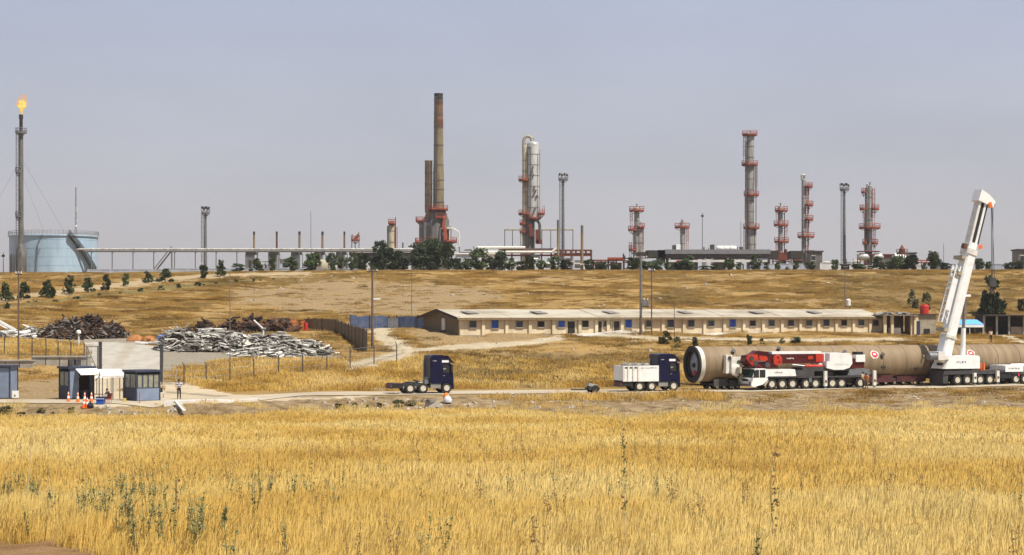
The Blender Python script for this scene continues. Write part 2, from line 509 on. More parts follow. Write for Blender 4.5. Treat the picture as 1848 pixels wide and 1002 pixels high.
wobx = (fbm(XG / 2.0, YG / 1.6, 21, 3) - .5) * 26
woby = (fbm(XG / 2.0, YG / 1.6, 31, 3) - .5) * 9
def pmask(*polys, rag=1.0):
    m = np.zeros(PXG.shape)
    for p in polys: m = np.maximum(m, inpoly(PXG + wobx * rag, PYG + woby * rag, p).astype(float))
    return np.where((YG < 445) & (YG > 6), m, 0)
def polyline(pts, wpx, rag=.5):
    """track of half-width wpx (picture pixels, vertical) along pts"""
    a = np.zeros(PXG.shape)
    X, Yp = PXG + wobx * rag, PYG + woby * rag
    for (x1, y1), (x2, y2) in zip(pts[:-1], pts[1:]):
        dx, dy = (x2 - x1), (y2 - y1) * 2.2
        t = np.clip(((X - x1) * dx + (Yp - y1) * 2.2 * dy) / (dx * dx + dy * dy), 0, 1)
        d = np.hypot(X - (x1 + t * dx), (Yp - y1) * 2.2 - t * dy)
        a = np.maximum(a, 1 - sstep(wpx * .7, wpx * 1.5, d))
    return np.where((YG < 445) & (YG > 155), a, 0)

gravel = pmask([(150, 617), (268, 620), (292, 630), (292, 700), (200, 702), (178, 692), (160, 660)], rag=.35)
yard_m = pmask([(-40, 600), (70, 602), (230, 612), (330, 612), (600, 628), (612, 648), (430, 652), (300, 668), (288, 668), (290, 622), (150, 624), (100, 618), (-40, 612)], rag=.4)
sand = pmask([(285, 690), (345, 690), (420, 712), (560, 716), (700, 714), (560, 722), (465, 724), (285, 732)],
             [(160, 676), (232, 676), (232, 734), (160, 734)], rag=.35)
tracks = np.maximum.reduce([
    polyline([(640, 662), (690, 650), (740, 638), (722, 625), (700, 612), (685, 600), (695, 594)], 17, rag=.3),
    polyline([(735, 634), (830, 626), (960, 619), (1010, 610)], 9),
    polyline([(395, 687), (470, 693), (560, 696), (690, 703)], 5),
    polyline([(-60, 548), (60, 533), (180, 518), (300, 505), (420, 497), (560, 493)], 10, rag=1.2) * .5,
    polyline([(1050, 605), (1240, 611), (1400, 614), (1640, 613)], 6),
    polyline([(1790, 600), (1830, 612), (1870, 625)], 8)])
bare = np.maximum.reduce([
    pmask([(430, 520), (560, 508), (700, 505), (830, 512), (900, 530), (880, 552), (740, 566), (640, 566), (520, 560), (420, 545)], rag=2.2) * .85,
    pmask([(770, 640), (1120, 632), (1200, 680), (1100, 684), (1000, 660), (840, 668)], rag=2) * .35,
    pmask([(740, 596), (1040, 600), (1000, 618), (760, 622)], rag=1.2) * .7,
    pmask([(980, 498), (1060, 500), (1060, 506), (960, 506)], [(1310, 545), (1500, 540), (1480, 552)], rag=1.5) * .5,
    pmask([(20, 690), (110, 682), (120, 730), (20, 728)], rag=.6) * .9])
top_edge = np.interp(PXG, [-500, 0, 200, 350, 450, 560, 940, 1000, 1150, 1250, 1848, 2400], [752, 752, 752, 758, 753, 744, 744, 750, 763, 748, 741, 738])
verge = sstep(-1, 4, (top_edge + 5) - PYG + woby * .6) * (YG > 140) * (1 - sstep(-1.5, .5, YG - near_edge(PXG)))
dirt_corner = pmask([(-200, 972), (95, 975), (160, 990), (225, 1012), (225, 1200), (-400, 1200)], rag=.6)
ruts = np.maximum.reduce([polyline([(205, 704), (212, 660), (235, 622)], 9, rag=.2) * .35, polyline([(300, 708), (420, 717), (600, 716)], 3), polyline([(655, 660), (700, 646), (728, 637), (706, 618)], 2.5)])
olive = polyline([(-60, 560), (60, 548), (180, 533), (320, 517), (460, 506)], 7, rag=1.2)
darkgrass = np.maximum.reduce([pmask([(800, 655), (1000, 640), (1240, 650), (1230, 668), (900, 682), (780, 675)], rag=2) * .75,
                               pmask([(1185, 525), (1270, 525), (1270, 548), (1180, 545)], rag=2.5),
                               pmask([(1500, 492), (1848, 500), (1848, 560), (1500, 556)], rag=3) * .6,
                               pmask([(440, 503), (600, 497), (700, 496), (560, 512)], rag=2) * .8])
tracks = np.maximum(tracks, 0)
slope_mask = np.clip(gravel + yard_m + sand + tracks, 0, 1)

nj, ni = PXG.shape
me = bpy.data.meshes.new('ground')
vs = np.stack([XG, YG, ZG], -1).reshape(-1, 3)
idx = np.arange(nj * ni).reshape(nj, ni)
fc = np.stack([idx[:-1, :-1], idx[:-1, 1:], idx[1:, 1:], idx[1:, :-1]], -1).reshape(-1, 4)
me.vertices.add(len(vs)); me.vertices.foreach_set('co', vs.ravel())
me.loops.add(fc.size); me.loops.foreach_set('vertex_index', fc.ravel().astype(np.int32))
me.polygons.add(len(fc))
me.polygons.foreach_set('loop_start', np.arange(0, fc.size, 4, dtype=np.int32))
me.polygons.foreach_set('loop_total', np.full(len(fc), 4, np.int32))
me.update(calc_edges=True)
me.shade_smooth()
for nm, a in (('gravel', np.maximum(gravel, 0)), ('yard', yard_m), ('sand', np.maximum(sand, flatm * .0)), ('tracks', tracks), ('bare', bare),
              ('verge', verge), ('corner', dirt_corner), ('olive', olive), ('darkgrass', darkgrass), ('ruts', ruts)):
    at = me.attributes.new(nm, 'FLOAT', 'POINT')
    at.data.foreach_set('value', np.ascontiguousarray(a.reshape(-1), dtype=np.float32))


def ground_material():
    m = bpy.data.materials.new('dry_ground')
    m.use_nodes = True
    n, l = m.node_tree.nodes, m.node_tree.links
    b = n['Principled BSDF']
    b.inputs['Roughness'].default_value = .95
    b.inputs['Specular IOR Level'].default_value = .1
    g = n.new('ShaderNodeNewGeometry')
    def noise(sc, stretch=(1, 1, 1), det=6, rough=.65):
        mp = n.new('ShaderNodeMapping'); mp.inputs['Scale'].default_value = stretch
        l.new(g.outputs['Position'], mp.inputs[0])
        z = n.new('ShaderNodeTexNoise'); z.inputs['Scale'].default_value = sc
        z.inputs['Detail'].default_value = det; z.inputs['Roughness'].default_value = rough
        l.new(mp.outputs[0], z.inputs['Vector'])
        return z.outputs['Fac']
    def ramp(v, *st):
        r = n.new('ShaderNodeValToRGB'); e = r.color_ramp.elements
        e[0].position, e[0].color = st[0][0], (*st[0][1], 1)
        e[1].position, e[1].color = st[-1][0], (*st[-1][1], 1)
        for p, c in st[1:-1]:
            k = e.new(p); k.color = (*c, 1)
        l.new(v, r.inputs[0]); return r.outputs[0]
    def mix(f, a, c):
        k = n.new('ShaderNodeMixRGB'); l.new(f, k.inputs[0]); l.new(a, k.inputs[1]); l.new(c, k.inputs[2]); return k.outputs[0]
    def attr(nm):
        a = n.new('ShaderNodeAttribute'); a.attribute_name = nm; return a.outputs['Fac']
    big = noise(.045, (1, .8, 1)); mid = noise(.35, (1, 1, 1)); fine = noise(2.6, (1, 1, 1), 8, .75)
    grassc = ramp(mid, (.30, (0.168, 0.097, 0.029)), (.45, (0.277, 0.168, 0.055)), (.58, (0.353, 0.223, 0.076)), (.72, (0.252, 0.168, 0.080)))
    fc_ = ramp(fine, (.35, (0.143, 0.088, 0.034)), (.52, (0.336, 0.218, 0.080)), (.7, (0.420, 0.294, 0.118)))
    k = n.new('ShaderNodeMixRGB'); k.inputs[0].default_value = .5
    l.new(grassc, k.inputs[1]); l.new(fc_, k.inputs[2]); base = k.outputs[0]
    dirt = ramp(fine, (.32, (0.160, 0.105, 0.050)), (.5, (0.260, 0.185, 0.097)), (.68, (0.336, 0.252, 0.143)))
    # patches of bare soil between the dry grass
    th = ramp(noise(.10, (.7, 1.2, 1), 7, .7), (.53, (0, 0, 0)), (.62, (0.630, 0.630, 0.630)))
    base = mix(th, base, dirt)
    bd = ramp(noise(.22, (.18, 1, 1), 6, .7), (.50, (0, 0, 0)), (.60, (0.672, 0.672, 0.672)))
    base = mix(bd, base, ramp(fine, (.35, (0.109, 0.071, 0.025)), (.6, (0.218, 0.151, 0.059))))
    dk = ramp(fine, (.35, (0.076, 0.050, 0.018)), (.6, (0.197, 0.130, 0.046)))
    base = mix(attr('darkgrass'), base, dk)
    ol = ramp(fine, (.35, (0.101, 0.088, 0.029)), (.6, (0.202, 0.155, 0.059)))
    base = mix(attr('olive'), base, ol)
    base = mix(attr('bare'), base, dirt)
    vg = ramp(noise(.8, (1, 1, 1), 8, .75), (.33, (.085, .055, .024)), (.45, (.19, .13, .065)), (.56, (.28, .205, .115)), (.72, (.38, .295, .185)))
    base = mix(attr('verge'), base, vg)
    yd = ramp(fine, (.3, (0.202, 0.176, 0.134)), (.7, (0.294, 0.260, 0.202)))
    base = mix(attr('yard'), base, yd)
    gv = ramp(noise(.5, (1, .6, 1), 7), (.3, (0.336, 0.307, 0.252)), (.7, (0.454, 0.420, 0.361)))
    base = mix(attr('gravel'), base, gv)
    sa = ramp(noise(.6, (1, .7, 1), 7), (.3, (0.420, 0.336, 0.223)), (.7, (0.521, 0.433, 0.302)))
    base = mix(attr('sand'), base, sa)
    tr = ramp(noise(.7, (1, 1, 1), 7), (.3, (0.361, 0.294, 0.193)), (.7, (0.470, 0.395, 0.277)))
    base = mix(attr('tracks'), base, tr)
    base = mix(attr('ruts'), base, ramp(fine, (.3, (.22, .18, .12)), (.7, (.33, .275, .19))))
    co = ramp(noise(1.2, (1, 1, 1), 8, .7), (.3, (0.202, 0.113, 0.050)), (.7, (0.353, 0.218, 0.109)))
    base = mix(attr('corner'), base, co)
    l.new(base, b.inputs['Base Color'])
    bp = n.new('ShaderNodeBump'); bp.inputs['Strength'].default_value = .8; bp.inputs['Distance'].default_value = .25
    l.new(fine, bp.inputs['Height']); l.new(bp.outputs[0], b.inputs['Normal'])
    return m

me.materials.append(ground_material())
ground = bpy.data.objects.new('ground', me)
COL.objects.link(ground)
tag(ground, None, None, kind='structure')

# the haul road, laid as a sheet on the levelled strip
M['road'] = mat('dusty_road', (.42, .355, .26), (.31, .255, .18), .35, .95, stretch=(.5, 1, 1), world_space=True)
rb = MB()
pxs = np.linspace(-420, 2300, 340)
for k, p in enumerate(pxs):
    ne, fe = near_edge(p) + (fbm(p / 40., 3.1, 5) - .5) * .9 + .25, min(far_edge(p), near_edge(p) + 8.5) - .3
    if p < 560: fe = near_edge(p) + 7
    for t in np.linspace(0, 1, 7):
        Y = ne + (fe - ne) * t
        x = PX(p, Y); rb.v.append((x, Y, float(H(x, Y)) + .05))
for k in range(len(pxs) - 1):
    for t in range(6):
        a = k * 7 + t
        rb.f.append((a, a + 7, a + 8, a + 1))
tag(rb.build('road', M['road']), None, None, kind='structure')
# ------------------------------------------------------------------ dry grass (one stuff object per mass)
def blade_mesh(name, n, foot, hmin, hmax, w, seed, m, heads=.5):
    r = random.Random(seed)
    b = MB()
    for _ in range(n):
        a, d = r.uniform(0, 6.283), foot * math.sqrt(r.random())
        x, y = d * math.cos(a), d * math.sin(a)
        h = r.uniform(hmin, hmax)
        la, lean = r.gauss(0.4, 1.2), abs(r.gauss(.16, .15)) * h
        dx, dy = math.cos(la) * lean, math.sin(la) * lean
        fa = r.uniform(0, 3.14)
        ww = w * r.uniform(.6, 1.3)
        cx, cy = math.cos(fa) * ww, math.sin(fa) * ww
        p = [(x, y, 0), (x + dx * .3, y + dy * .3, h * .5), (x + dx, y + dy, h)]
        wd = [1, .8, .2]
        if r.random() < heads: wd = [.55, .5, 1.5]; 
        vs = []
        for (px_, py_, pz_), k in zip(p, wd):
            vs += [(px_ - cx * k, py_ - cy * k, pz_), (px_ + cx * k, py_ + cy * k, pz_)]
        if wd[2] > 1:
            vs += [(x + dx * 1.2, y + dy * 1.2, h * 1.12)]
            b.add(vs, [(0, 1, 3, 2), (2, 3, 5, 4), (4, 5, 6)])
        else:
            b.add(vs, [(0, 1, 3, 2), (2, 3, 5, 4)])
    return b.mesh(name, m, smooth=False)


def grass_material(name, cols, big_sc=(.06, .03), transl=.35):
    m = bpy.data.materials.new(name)
    m.use_nodes = True
    n, l = m.node_tree.nodes, m.node_tree.links
    n.clear()
    g = n.new('ShaderNodeNewGeometry')
    def noise(sx, sy, det=4, off=0):
        mp = n.new('ShaderNodeMapping'); mp.inputs['Scale'].default_value = (sx, sy, .02); mp.inputs['Location'].default_value = (off, off, 0)
        l.new(g.outputs['Position'], mp.inputs[0])
        z = n.new('ShaderNodeTexNoise'); z.inputs['Scale'].default_value = 1; z.inputs['Detail'].default_value = det
        l.new(mp.outputs[0], z.inputs['Vector']); return z.outputs['Fac']
    oi = n.new('ShaderNodeObjectInfo')
    ad = n.new('ShaderNodeMath'); ad.operation = 'MULTIPLY_ADD'
    l.new(oi.outputs['Random'], ad.inputs[0]); ad.inputs[1].default_value = .07
    a2 = n.new('ShaderNodeMath'); a2.operation = 'MULTIPLY_ADD'
    l.new(noise(big_sc[0], big_sc[1], 5), a2.inputs[0]); a2.inputs[1].default_value = 1.25
    l.new(ad.outputs[0], a2.inputs[2])
    a3 = n.new('ShaderNodeMath'); a3.operation = 'MULTIPLY_ADD'
    l.new(noise(1.1, .8, 3, 7), a3.inputs[0]); a3.inputs[1].default_value = .16
    l.new(a2.outputs[0], a3.inputs[2]); ad.inputs[2].default_value = -.205
    r = n.new('ShaderNodeValToRGB'); e = r.color_ramp.elements
    e[0].position, e[0].color = cols[0][0], (*cols[0][1], 1)
    e[1].position, e[1].color = cols[-1][0], (*cols[-1][1], 1)
    for p, c in cols[1:-1]: k = e.new(p); k.color = (*c, 1)
    l.new(a3.outputs[0], r.inputs[0])
    d = n.new('ShaderNodeBsdfDiffuse'); t = n.new('ShaderNodeBsdfTranslucent')
    l.new(r.outputs[0], d.inputs[0]); l.new(r.outputs[0], t.inputs[0])
    # blades shade like the soft mass they form: normal leaned towards the sky
    vm = n.new('ShaderNodeVectorMath'); vm.operation = 'SCALE'; vm.inputs['Scale'].default_value = .38
    l.new(g.outputs['Normal'], vm.inputs[0])
    va = n.new('ShaderNodeVectorMath'); va.operation = 'ADD'; va.inputs[1].default_value = (.1, -.25, .8)
    l.new(vm.outputs[0], va.inputs[0])
    vn = n.new('ShaderNodeVectorMath'); vn.operation = 'NORMALIZE'; l.new(va.outputs[0], vn.inputs[0])
    l.new(vn.outputs[0], d.inputs['Normal'])
    ms = n.new('ShaderNodeMixShader'); ms.inputs[0].default_value = transl
    l.new(d.outputs[0], ms.inputs[1]); l.new(t.outputs[0], ms.inputs[2])
    o = n.new('ShaderNodeOutputMaterial'); l.new(ms.outputs[0], o.inputs[0])
    return m

M['grass'] = grass_material('golden_dry_grass', ((.28, (.46, .26, .06)), (.39, (.63, .405, .11)), (.49, (.72, .49, .14)), (.66, (.80, .615, .245))), transl=.5)
M['midgrass'] = grass_material('slope_golden_grass', ((.32, (.30, .17, .04)), (.44, (.47, .285, .07)), (.56, (.59, .385, .11)), (.72, (.64, .46, .18))), (.12, .12), .35)
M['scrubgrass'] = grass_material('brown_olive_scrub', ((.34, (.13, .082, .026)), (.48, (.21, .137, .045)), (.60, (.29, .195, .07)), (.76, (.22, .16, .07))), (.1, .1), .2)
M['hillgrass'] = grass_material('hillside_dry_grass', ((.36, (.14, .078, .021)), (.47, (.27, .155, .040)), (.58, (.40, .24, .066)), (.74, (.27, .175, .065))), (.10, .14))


def scatter(name, pts, rot, scl, idx, meshes, label=None, kind='stuff'):
    """one object whose vertices carry grass clumps"""
    c = bpy.data.collections.new(name + '_clumps')
    for k, m_ in enumerate(meshes):
        o = bpy.data.objects.new('%s_clump_%02d' % (name, k), m_)
        c.objects.link(o)
    me = bpy.data.meshes.new(name)
    me.vertices.add(len(pts)); me.vertices.foreach_set('co', np.ascontiguousarray(pts, np.float32).ravel())
    a = me.attributes.new('rot', 'FLOAT_VECTOR', 'POINT'); a.data.foreach_set('vector', np.ascontiguousarray(rot, np.float32).ravel())
    a = me.attributes.new('scl', 'FLOAT_VECTOR', 'POINT'); a.data.foreach_set('vector', np.ascontiguousarray(scl, np.float32).ravel())
    a = me.attributes.new('pick', 'INT', 'POINT'); a.data.foreach_set('value', np.ascontiguousarray(idx, np.int32))
    me.update()
    ob = bpy.data.objects.new(name, me)
    COL.objects.link(ob)
    ng = bpy.data.node_groups.new(name + '_scatter', 'GeometryNodeTree')
    ng.interface.new_socket('Geometry', in_out='INPUT', socket_type='NodeSocketGeometry')
    ng.interface.new_socket('Geometry', in_out='OUTPUT', socket_type='NodeSocketGeometry')
    n, l = ng.nodes, ng.links
    gi, go = n.new('NodeGroupInput'), n.new('NodeGroupOutput')
    ip = n.new('GeometryNodeInstanceOnPoints')
    ci = n.new('GeometryNodeCollectionInfo')
    ci.inputs['Collection'].default_value = c
    ci.inputs['Separate Children'].default_value = True
    ci.inputs['Reset Children'].default_value = True
    def at(nm, t):
        x = n.new('GeometryNodeInputNamedAttribute'); x.data_type = t; x.inputs['Name'].default_value = nm
        return x.outputs[0]
    l.new(gi.outputs[0], ip.inputs['Points']); l.new(ci.outputs[0], ip.inputs['Instance'])
    ip.inputs['Pick Instance'].default_value = True
    l.new(at('pick', 'INT'), ip.inputs['Instance Index'])
    l.new(at('rot', 'FLOAT_VECTOR'), ip.inputs['Rotation'])
    l.new(at('scl', 'FLOAT_VECTOR'), ip.inputs['Scale'])
    l.new(ip.outputs[0], go.inputs[0])
    mod = ob.modifiers.new('scatter', 'NODES'); mod.node_group = ng
    tag(ob, label, None, kind=kind)
    return ob

rng = np.random.default_rng(5)
def gridval(A, x, y):
    u = np.clip(x / y, UC[0], UC[-1]); j = np.clip(np.searchsorted(YR, y), 0, len(YR) - 1); i = np.clip(np.searchsorted(UC, u), 0, len(UC) - 1)
    return A[j, i]
def spots(n, y0, y1, um=.31):
    """n points spread evenly over the ground between two distances inside the view fan"""
    Y = np.sqrt(rng.uniform(y0 * y0, y1 * y1, n)); X = rng.uniform(-um, um, n) * Y
    return X, Y

GA = [blade_mesh('near_clump', 100, .28, .10, .42, .0036, 10 + k, M['grass'], .55) for k in range(5)]
GB = [blade_mesh('mid_clump', 110, .55, .12, .5, .0065, 20 + k, M['grass'], .5) for k in range(5)]
GC = [blade_mesh('far_clump', 130, 1.1, .2, .52, .012, 30 + k, M['grass'], .45) for k in range(5)]
P, S, I = [], [], []
for (y0, y1, dens, base) in ((21, 46, 14, 0), (46, 90, 6.0, 5), (90, 186, 1.9, 10)):
    n = int(.31 * (y1 * y1 - y0 * y0) * dens)
    X, Y = spots(n, y0, y1)
    px_ = 924 + X / Y * F
    z = H(X, Y)
    py_ = HY + (CAMZ - z) * F / Y
    vg = gridval(verge, X, Y); co = gridval(dirt_corner, X, Y)
    thin = fbm(X / 1.7, Y / 1.7, 77, 3)
    keep = (co < .5) & (vg < .35 + .3 * (thin - .5)) & (Y < near_edge(px_) - 1.0)
    keep |= (vg >= .35) & (rng.random(n) < .035) & (Y < near_edge(px_) - 1.5)
    keep &= thin > .3
    X, Y, z, thin = X[keep], Y[keep], z[keep], thin[keep]
    P.append(np.stack([X, Y, z - .02], -1))
    s = rng.uniform(.75, 1.25, len(X)) * (.55 + .85 * thin)
    S.append(np.stack([np.ones(len(X)), np.ones(len(X)), s], -1))
    I.append(base + rng.integers(0, 5, len(X)))
P, S, I = np.concatenate(P), np.concatenate(S), np.concatenate(I)
rot = np.stack([rng.normal(0, .06, len(P)), rng.normal(.05, .06, len(P)), rng.uniform(-1.0, 1.0, len(P))], -1)
scatter('dry_grass', P, rot, S, I, GA + GB + GC)

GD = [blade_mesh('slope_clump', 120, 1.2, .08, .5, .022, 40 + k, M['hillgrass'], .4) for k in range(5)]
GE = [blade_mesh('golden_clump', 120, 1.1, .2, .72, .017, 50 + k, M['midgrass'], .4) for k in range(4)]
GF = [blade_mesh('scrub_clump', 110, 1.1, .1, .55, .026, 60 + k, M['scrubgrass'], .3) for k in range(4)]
n = 80000
X, Y = spots(n, 186, 440)
px_ = 924 + X / Y * F
z = H(X, Y); py_ = HY + (CAMZ - z) * F / Y
off = np.clip(gridval(slope_mask, X, Y) + gridval(flatm, X, Y), 0, 1) > .3
pat = fbm(X / 6., Y / 9., 90, 4)
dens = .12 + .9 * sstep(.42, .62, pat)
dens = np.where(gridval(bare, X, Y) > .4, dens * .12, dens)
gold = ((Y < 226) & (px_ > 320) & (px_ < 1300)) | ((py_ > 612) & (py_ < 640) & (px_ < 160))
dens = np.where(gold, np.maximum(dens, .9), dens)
bld = (Y > 256) & (Y < 310) & (px_ > 740) & (np.abs(Y - (258 + .577 * (X + 7) + 5)) < 6.4)
keep = (~off) & (rng.random(n) < dens) & (~bld)
X, Y, z, gold = X[keep], Y[keep], z[keep], gold[keep]
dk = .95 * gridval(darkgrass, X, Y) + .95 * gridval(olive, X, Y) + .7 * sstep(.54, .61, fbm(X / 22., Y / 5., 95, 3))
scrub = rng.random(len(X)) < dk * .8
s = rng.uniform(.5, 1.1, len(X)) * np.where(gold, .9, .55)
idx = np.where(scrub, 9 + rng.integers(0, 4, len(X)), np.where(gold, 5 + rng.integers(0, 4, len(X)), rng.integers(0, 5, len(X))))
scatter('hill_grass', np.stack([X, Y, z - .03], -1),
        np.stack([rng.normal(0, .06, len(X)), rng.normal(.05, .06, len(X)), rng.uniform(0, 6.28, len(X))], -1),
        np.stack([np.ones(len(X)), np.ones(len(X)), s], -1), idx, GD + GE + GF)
# ------------------------------------------------------------------ refinery on the plateau
PLAT = 17.1

def base(px, Y, z=PLAT): return (PX(px, Y), Y, z)

def octagon(x0, x1, y0, y1, c=.3):
    cx, cy = (x1 - x0) * c, (y1 - y0) * c
    return [(x0 + cx, y0), (x1 - cx, y0), (x1, y0 + cy), (x1, y1 - cy), (x1 - cx, y1), (x0 + cx, y1), (x0, y1 - cy), (x0, y0 + cy)]

def platform(parent, x0, x1, y0, y1, z, mdeck, mrail, h=1.15, c=.3, name='platform'):
    poly = octagon(x0, x1, y0, y1, c)
    d = MB().slab(poly, z - .16, z + .12)
    for i in range(0, 8, 2):                       # brackets below the deck
        x, y = poly[i]
        d.cyl((x * .9 + (x0 + x1) * .05, y * .9, z - .16), ((x0 + x1) / 2, (y0 + y1) / 2, z - 1.0), .07, n=5)
    o = d.build(name, mdeck, parent)
    r = MB()
    n = len(poly)
    for i in range(n):
        a, b = Vector((*poly[i], 0)), Vector((*poly[(i + 1) % n], 0))
        k = max(1, int((b - a).length / 1.1))
        for j in range(k):
            p = a.lerp(b, j / k)
            r.cyl((p.x, p.y, z + .1), (p.x, p.y, z + h), .045, n=4)
        for hh in (.62, h):
            r.cyl((a.x, a.y, z + hh), (b.x, b.y, z + hh), .05, n=4)
        mid = (a + b) / 2; e = b - a
        r.box((mid.x, mid.y, z + .2), (e.length, .05, .3), rz=math.atan2(e.y, e.x))
    r.build('railing', mrail, o)
    return o

def caged_ladder(parent, x, y, z0, z1, m, name='ladder'):
    b = MB()
    for dx in (-.25, .25): b.cyl((x + dx, y, z0), (x + dx, y, z1), .05, n=4)
    z = z0 + .3
    while z < z1:
        b.cyl((x - .25, y, z), (x + .25, y, z), .035, n=4)
        z += .6
    z = z0 + 2.2
    while z < z1:                                   # safety hoops
        pts = [(x + .38 * math.cos(a), y - .38 + .38 * -math.sin(a) + .38, z) for a in np.linspace(0, math.pi, 6)]
        b.tube(pts, .035, 4)
        z += 1.2
    for a in (0.3, 1.57, 2.84):
        b.cyl((x + .38 * math.cos(a), y - .38 * math.sin(a), z0 + 2.2), (x + .38 * math.cos(a), y - .38 * math.sin(a), z1), .03, n=4)
    return b.build(name, m, parent)

def dome_prof(r, z0, z1, steps=5, k=.5):
    p = [(r * 1.02, z0), (r * 1.02, z0 + .15), (r, z0 + .16)]
    h = r * k
    p.append((r, z1 - h))
    for i in range(1, steps + 1):
        a = i / steps * math.pi / 2
        p.append((max(r * math.cos(a), 0), z1 - h + h * math.sin(a)))
    return p

def ring_bands(b, r, zs, t=.06, w=.12):
    for z in zs: b.lathe([(r, z - w), (r + t, z - w), (r + t, z + w), (r, z + w)], 18)

def tower(px, Y, cat, label, shells, plats, ladders=(), pipes=(), name='distillation_column', group=None, extra=None):
    """shells: (px_left, px_right, py_top, py_bottom, material); plats: (px_left, px_right, py); all read off at distance Y"""
    s = F / Y
    t = thing(name, label, cat, base(px, Y), 0, group)
    lx = lambda p: (p - px) / s
    lz = lambda p: PZ(p, Y) - PLAT
    for k, (a, b_, yt, yb, m) in enumerate(shells):
        r = (b_ - a) / 2 / s; x = lx((a + b_) / 2)
        z0 = lz(yb) if yb else 0
        b = MB().lathe(dome_prof(r, z0, lz(yt)), 20, (x, 0, 0))
        z = z0 + 3
        b.use(1)
        while z < lz(yt) - 1.5:
            b.lathe([(r - .01, z - .06), (r + .05, z - .06), (r + .05, z + .06), (r - .01, z + .06)], 20, (x, 0, 0), caps=False); z += 2.9
        b.build('shell', [M[m], M['steel']], t)
        nz_ = MB().cyl((x, 0, lz(yt) - .1), (x, 0, lz(yt) + .8), .16, n=8)
        nz_.cyl((x - .3, 0, lz(yt) + .8), (x + .3, 0, lz(yt) + .8), .13, n=6)
        nz_.build('vent_nozzle', M['grey_metal'], t)
        if k == 0: R0, X0 = r, x
    for a, b_, py in plats:
        platform(t, lx(a), lx(b_), -max(R0 + .7, (b_ - a) / 2 / s * .75), max(R0 + .7, (b_ - a) / 2 / s * .75), lz(py), M['rust_deck'], M['orange'])
    for p, y0, y1 in ladders: caged_ladder(t, lx(p), -.5, lz(y0), lz(y1), M['orange'])
    for pts, r, m in pipes:
        MB().tube([(lx(p), -R0 * d, lz(y)) for p, y, d in pts], r, 8).build('process_pipe', M[m], t)
    if extra: extra(t, lx, lz)
    return t

M['rust_deck'] = mat('rusted_orange_deck', (.20, .05, .03), (.12, .045, .03), 1.5, .8)

# --- columns
tower(1147, 500, 'column', 'squat grey column with a railed orange crown, left of the long flat shelter',
      [(1144.5, 1154, 374, None, 'pale_steel'), (1150, 1161, 407, None, 'pale_steel')],
      [(1136, 1162, 381), (1134, 1149, 416), (1150, 1163, 411), (1135, 1149, 452)],
      [(1139, 414, 384), (1159, 460, 412), (1137.5, 466, 437)],
      [([(1143, 470, 1.4), (1143, 412, 1.4), (1148, 406, 1.2)], .18, 'steel')])
tower(1231, 505, 'column', 'short grey column with one round orange platform and a pointed top',
      [(1227.5, 1236.5, 404, None, 'pale_steel')], [(1218, 1244, 411)], [(1240, 450, 412)],
      extra=lambda t, lx, lz: MB().lathe([(.65, lz(405)), (.35, lz(400)), (.08, lz(395)), (0, lz(394))], 12).build('conical_cap', M['steel'], t))
tower(1353, 510, 'column', 'tallest slim grey column, four orange platforms, above the right end of the flat shelter',
      [(1347, 1361, 240, None, 'pale_steel'), (1360.5, 1365, 412, None, 'pale_steel')],
      [(1340, 1366, 244), (1339, 1367, 298), (1343, 1369, 353), (1342, 1370, 412)],
      [(1343, 296, 246), (1346, 410, 355), (1364, 351, 300), (1344, 466, 414)],
      [([(1345, 470, 1.0), (1345, 262, 1.0), (1348, 252, 1.2)], .2, 'steel'), ([(1363.5, 412, 1), (1363.5, 300, 1)], .12, 'steel')])
tower(1409, 495, 'column', 'short thin column with three wide orange platforms between two taller columns at right',
      [(1404.5, 1412.5, 372, None, 'pale_steel')],
      [(1399, 1421, 381), (1397, 1422, 407), (1398, 1423, 437)],
      [(1402, 402, 382), (1418, 434, 409), (1402, 466, 439)], [([(1415, 470, 1.1), (1415, 384, 1.1)], .14, 'steel')],
      extra=lambda t, lx, lz: MB().bb(lx(1400), lx(1422), -1.3, 1.3, lz(470), lz(456)).bb(lx(1403), lx(1406), -1.5, 1.5, lz(456), lz(452)).bb(lx(1416), lx(1419), -1.5, 1.5, lz(456), lz(450)).build('skirt_housing', M['rust_deck'], t))
tower(1452, 498, 'column', 'grey column with silver cap and small orange platforms stepping down its right side only',
      [(1446.5, 1455, 323, None, 'pale_steel'), (1457, 1460, 336, None, 'pale_steel')],
      [(1452, 1466, 338), (1452, 1467, 371), (1452, 1467, 397), (1440, 1469, 428)],
      [(1457, 368, 338), (1456, 395, 371), (1457, 425, 398), (1456, 468, 442)],
      [([(1447.5, 325, -.2), (1447, 316, -.2), (1453, 316, -.2), (1453, 330, -.2)], .3, 'silver')],
      extra=lambda t, lx, lz: MB().bb(lx(1452), lx(1468), -1.6, 1.6, lz(475), lz(452)).bb(lx(1461), lx(1473), -1.2, 1.2, lz(472), lz(455)).build('skirt_housing', M['steel'], t))
def t6x(t, lx, lz):
    b = MB().bb(lx(1549), lx(1612), -2, 2, lz(461), lz(459))
    for p in (1550, 1562, 1575, 1590, 1604, 1611):
        b.bb(lx(p) - .12, lx(p) + .12, -1.9, -1.7, 0, lz(461)); b.bb(lx(p) - .12, lx(p) + .12, 1.7, 1.9, 0, lz(461))
    b.bb(lx(1548), lx(1586), -2, 2, lz(455), lz(453.5))
    b.build('base_frame', M['rust_deck'], t)
    MB().bb(lx(1591), lx(1605), -1.6, 1.6, lz(470), lz(460.5)).bb(lx(1594), lx(1596), -1.7, -1.6, lz(470), lz(460)).build('control_box', M['orange'], t)
    for p in (1557, 1583):
        MB().lathe([(0, -1.6), (.7, -1.4), (1.0, -.9), (1.0, .9), (.7, 1.4), (0, 1.6)], 14, (lx(p), -1.2, lz(464)), 'X').build('horizontal_drum', M['silver'], t)
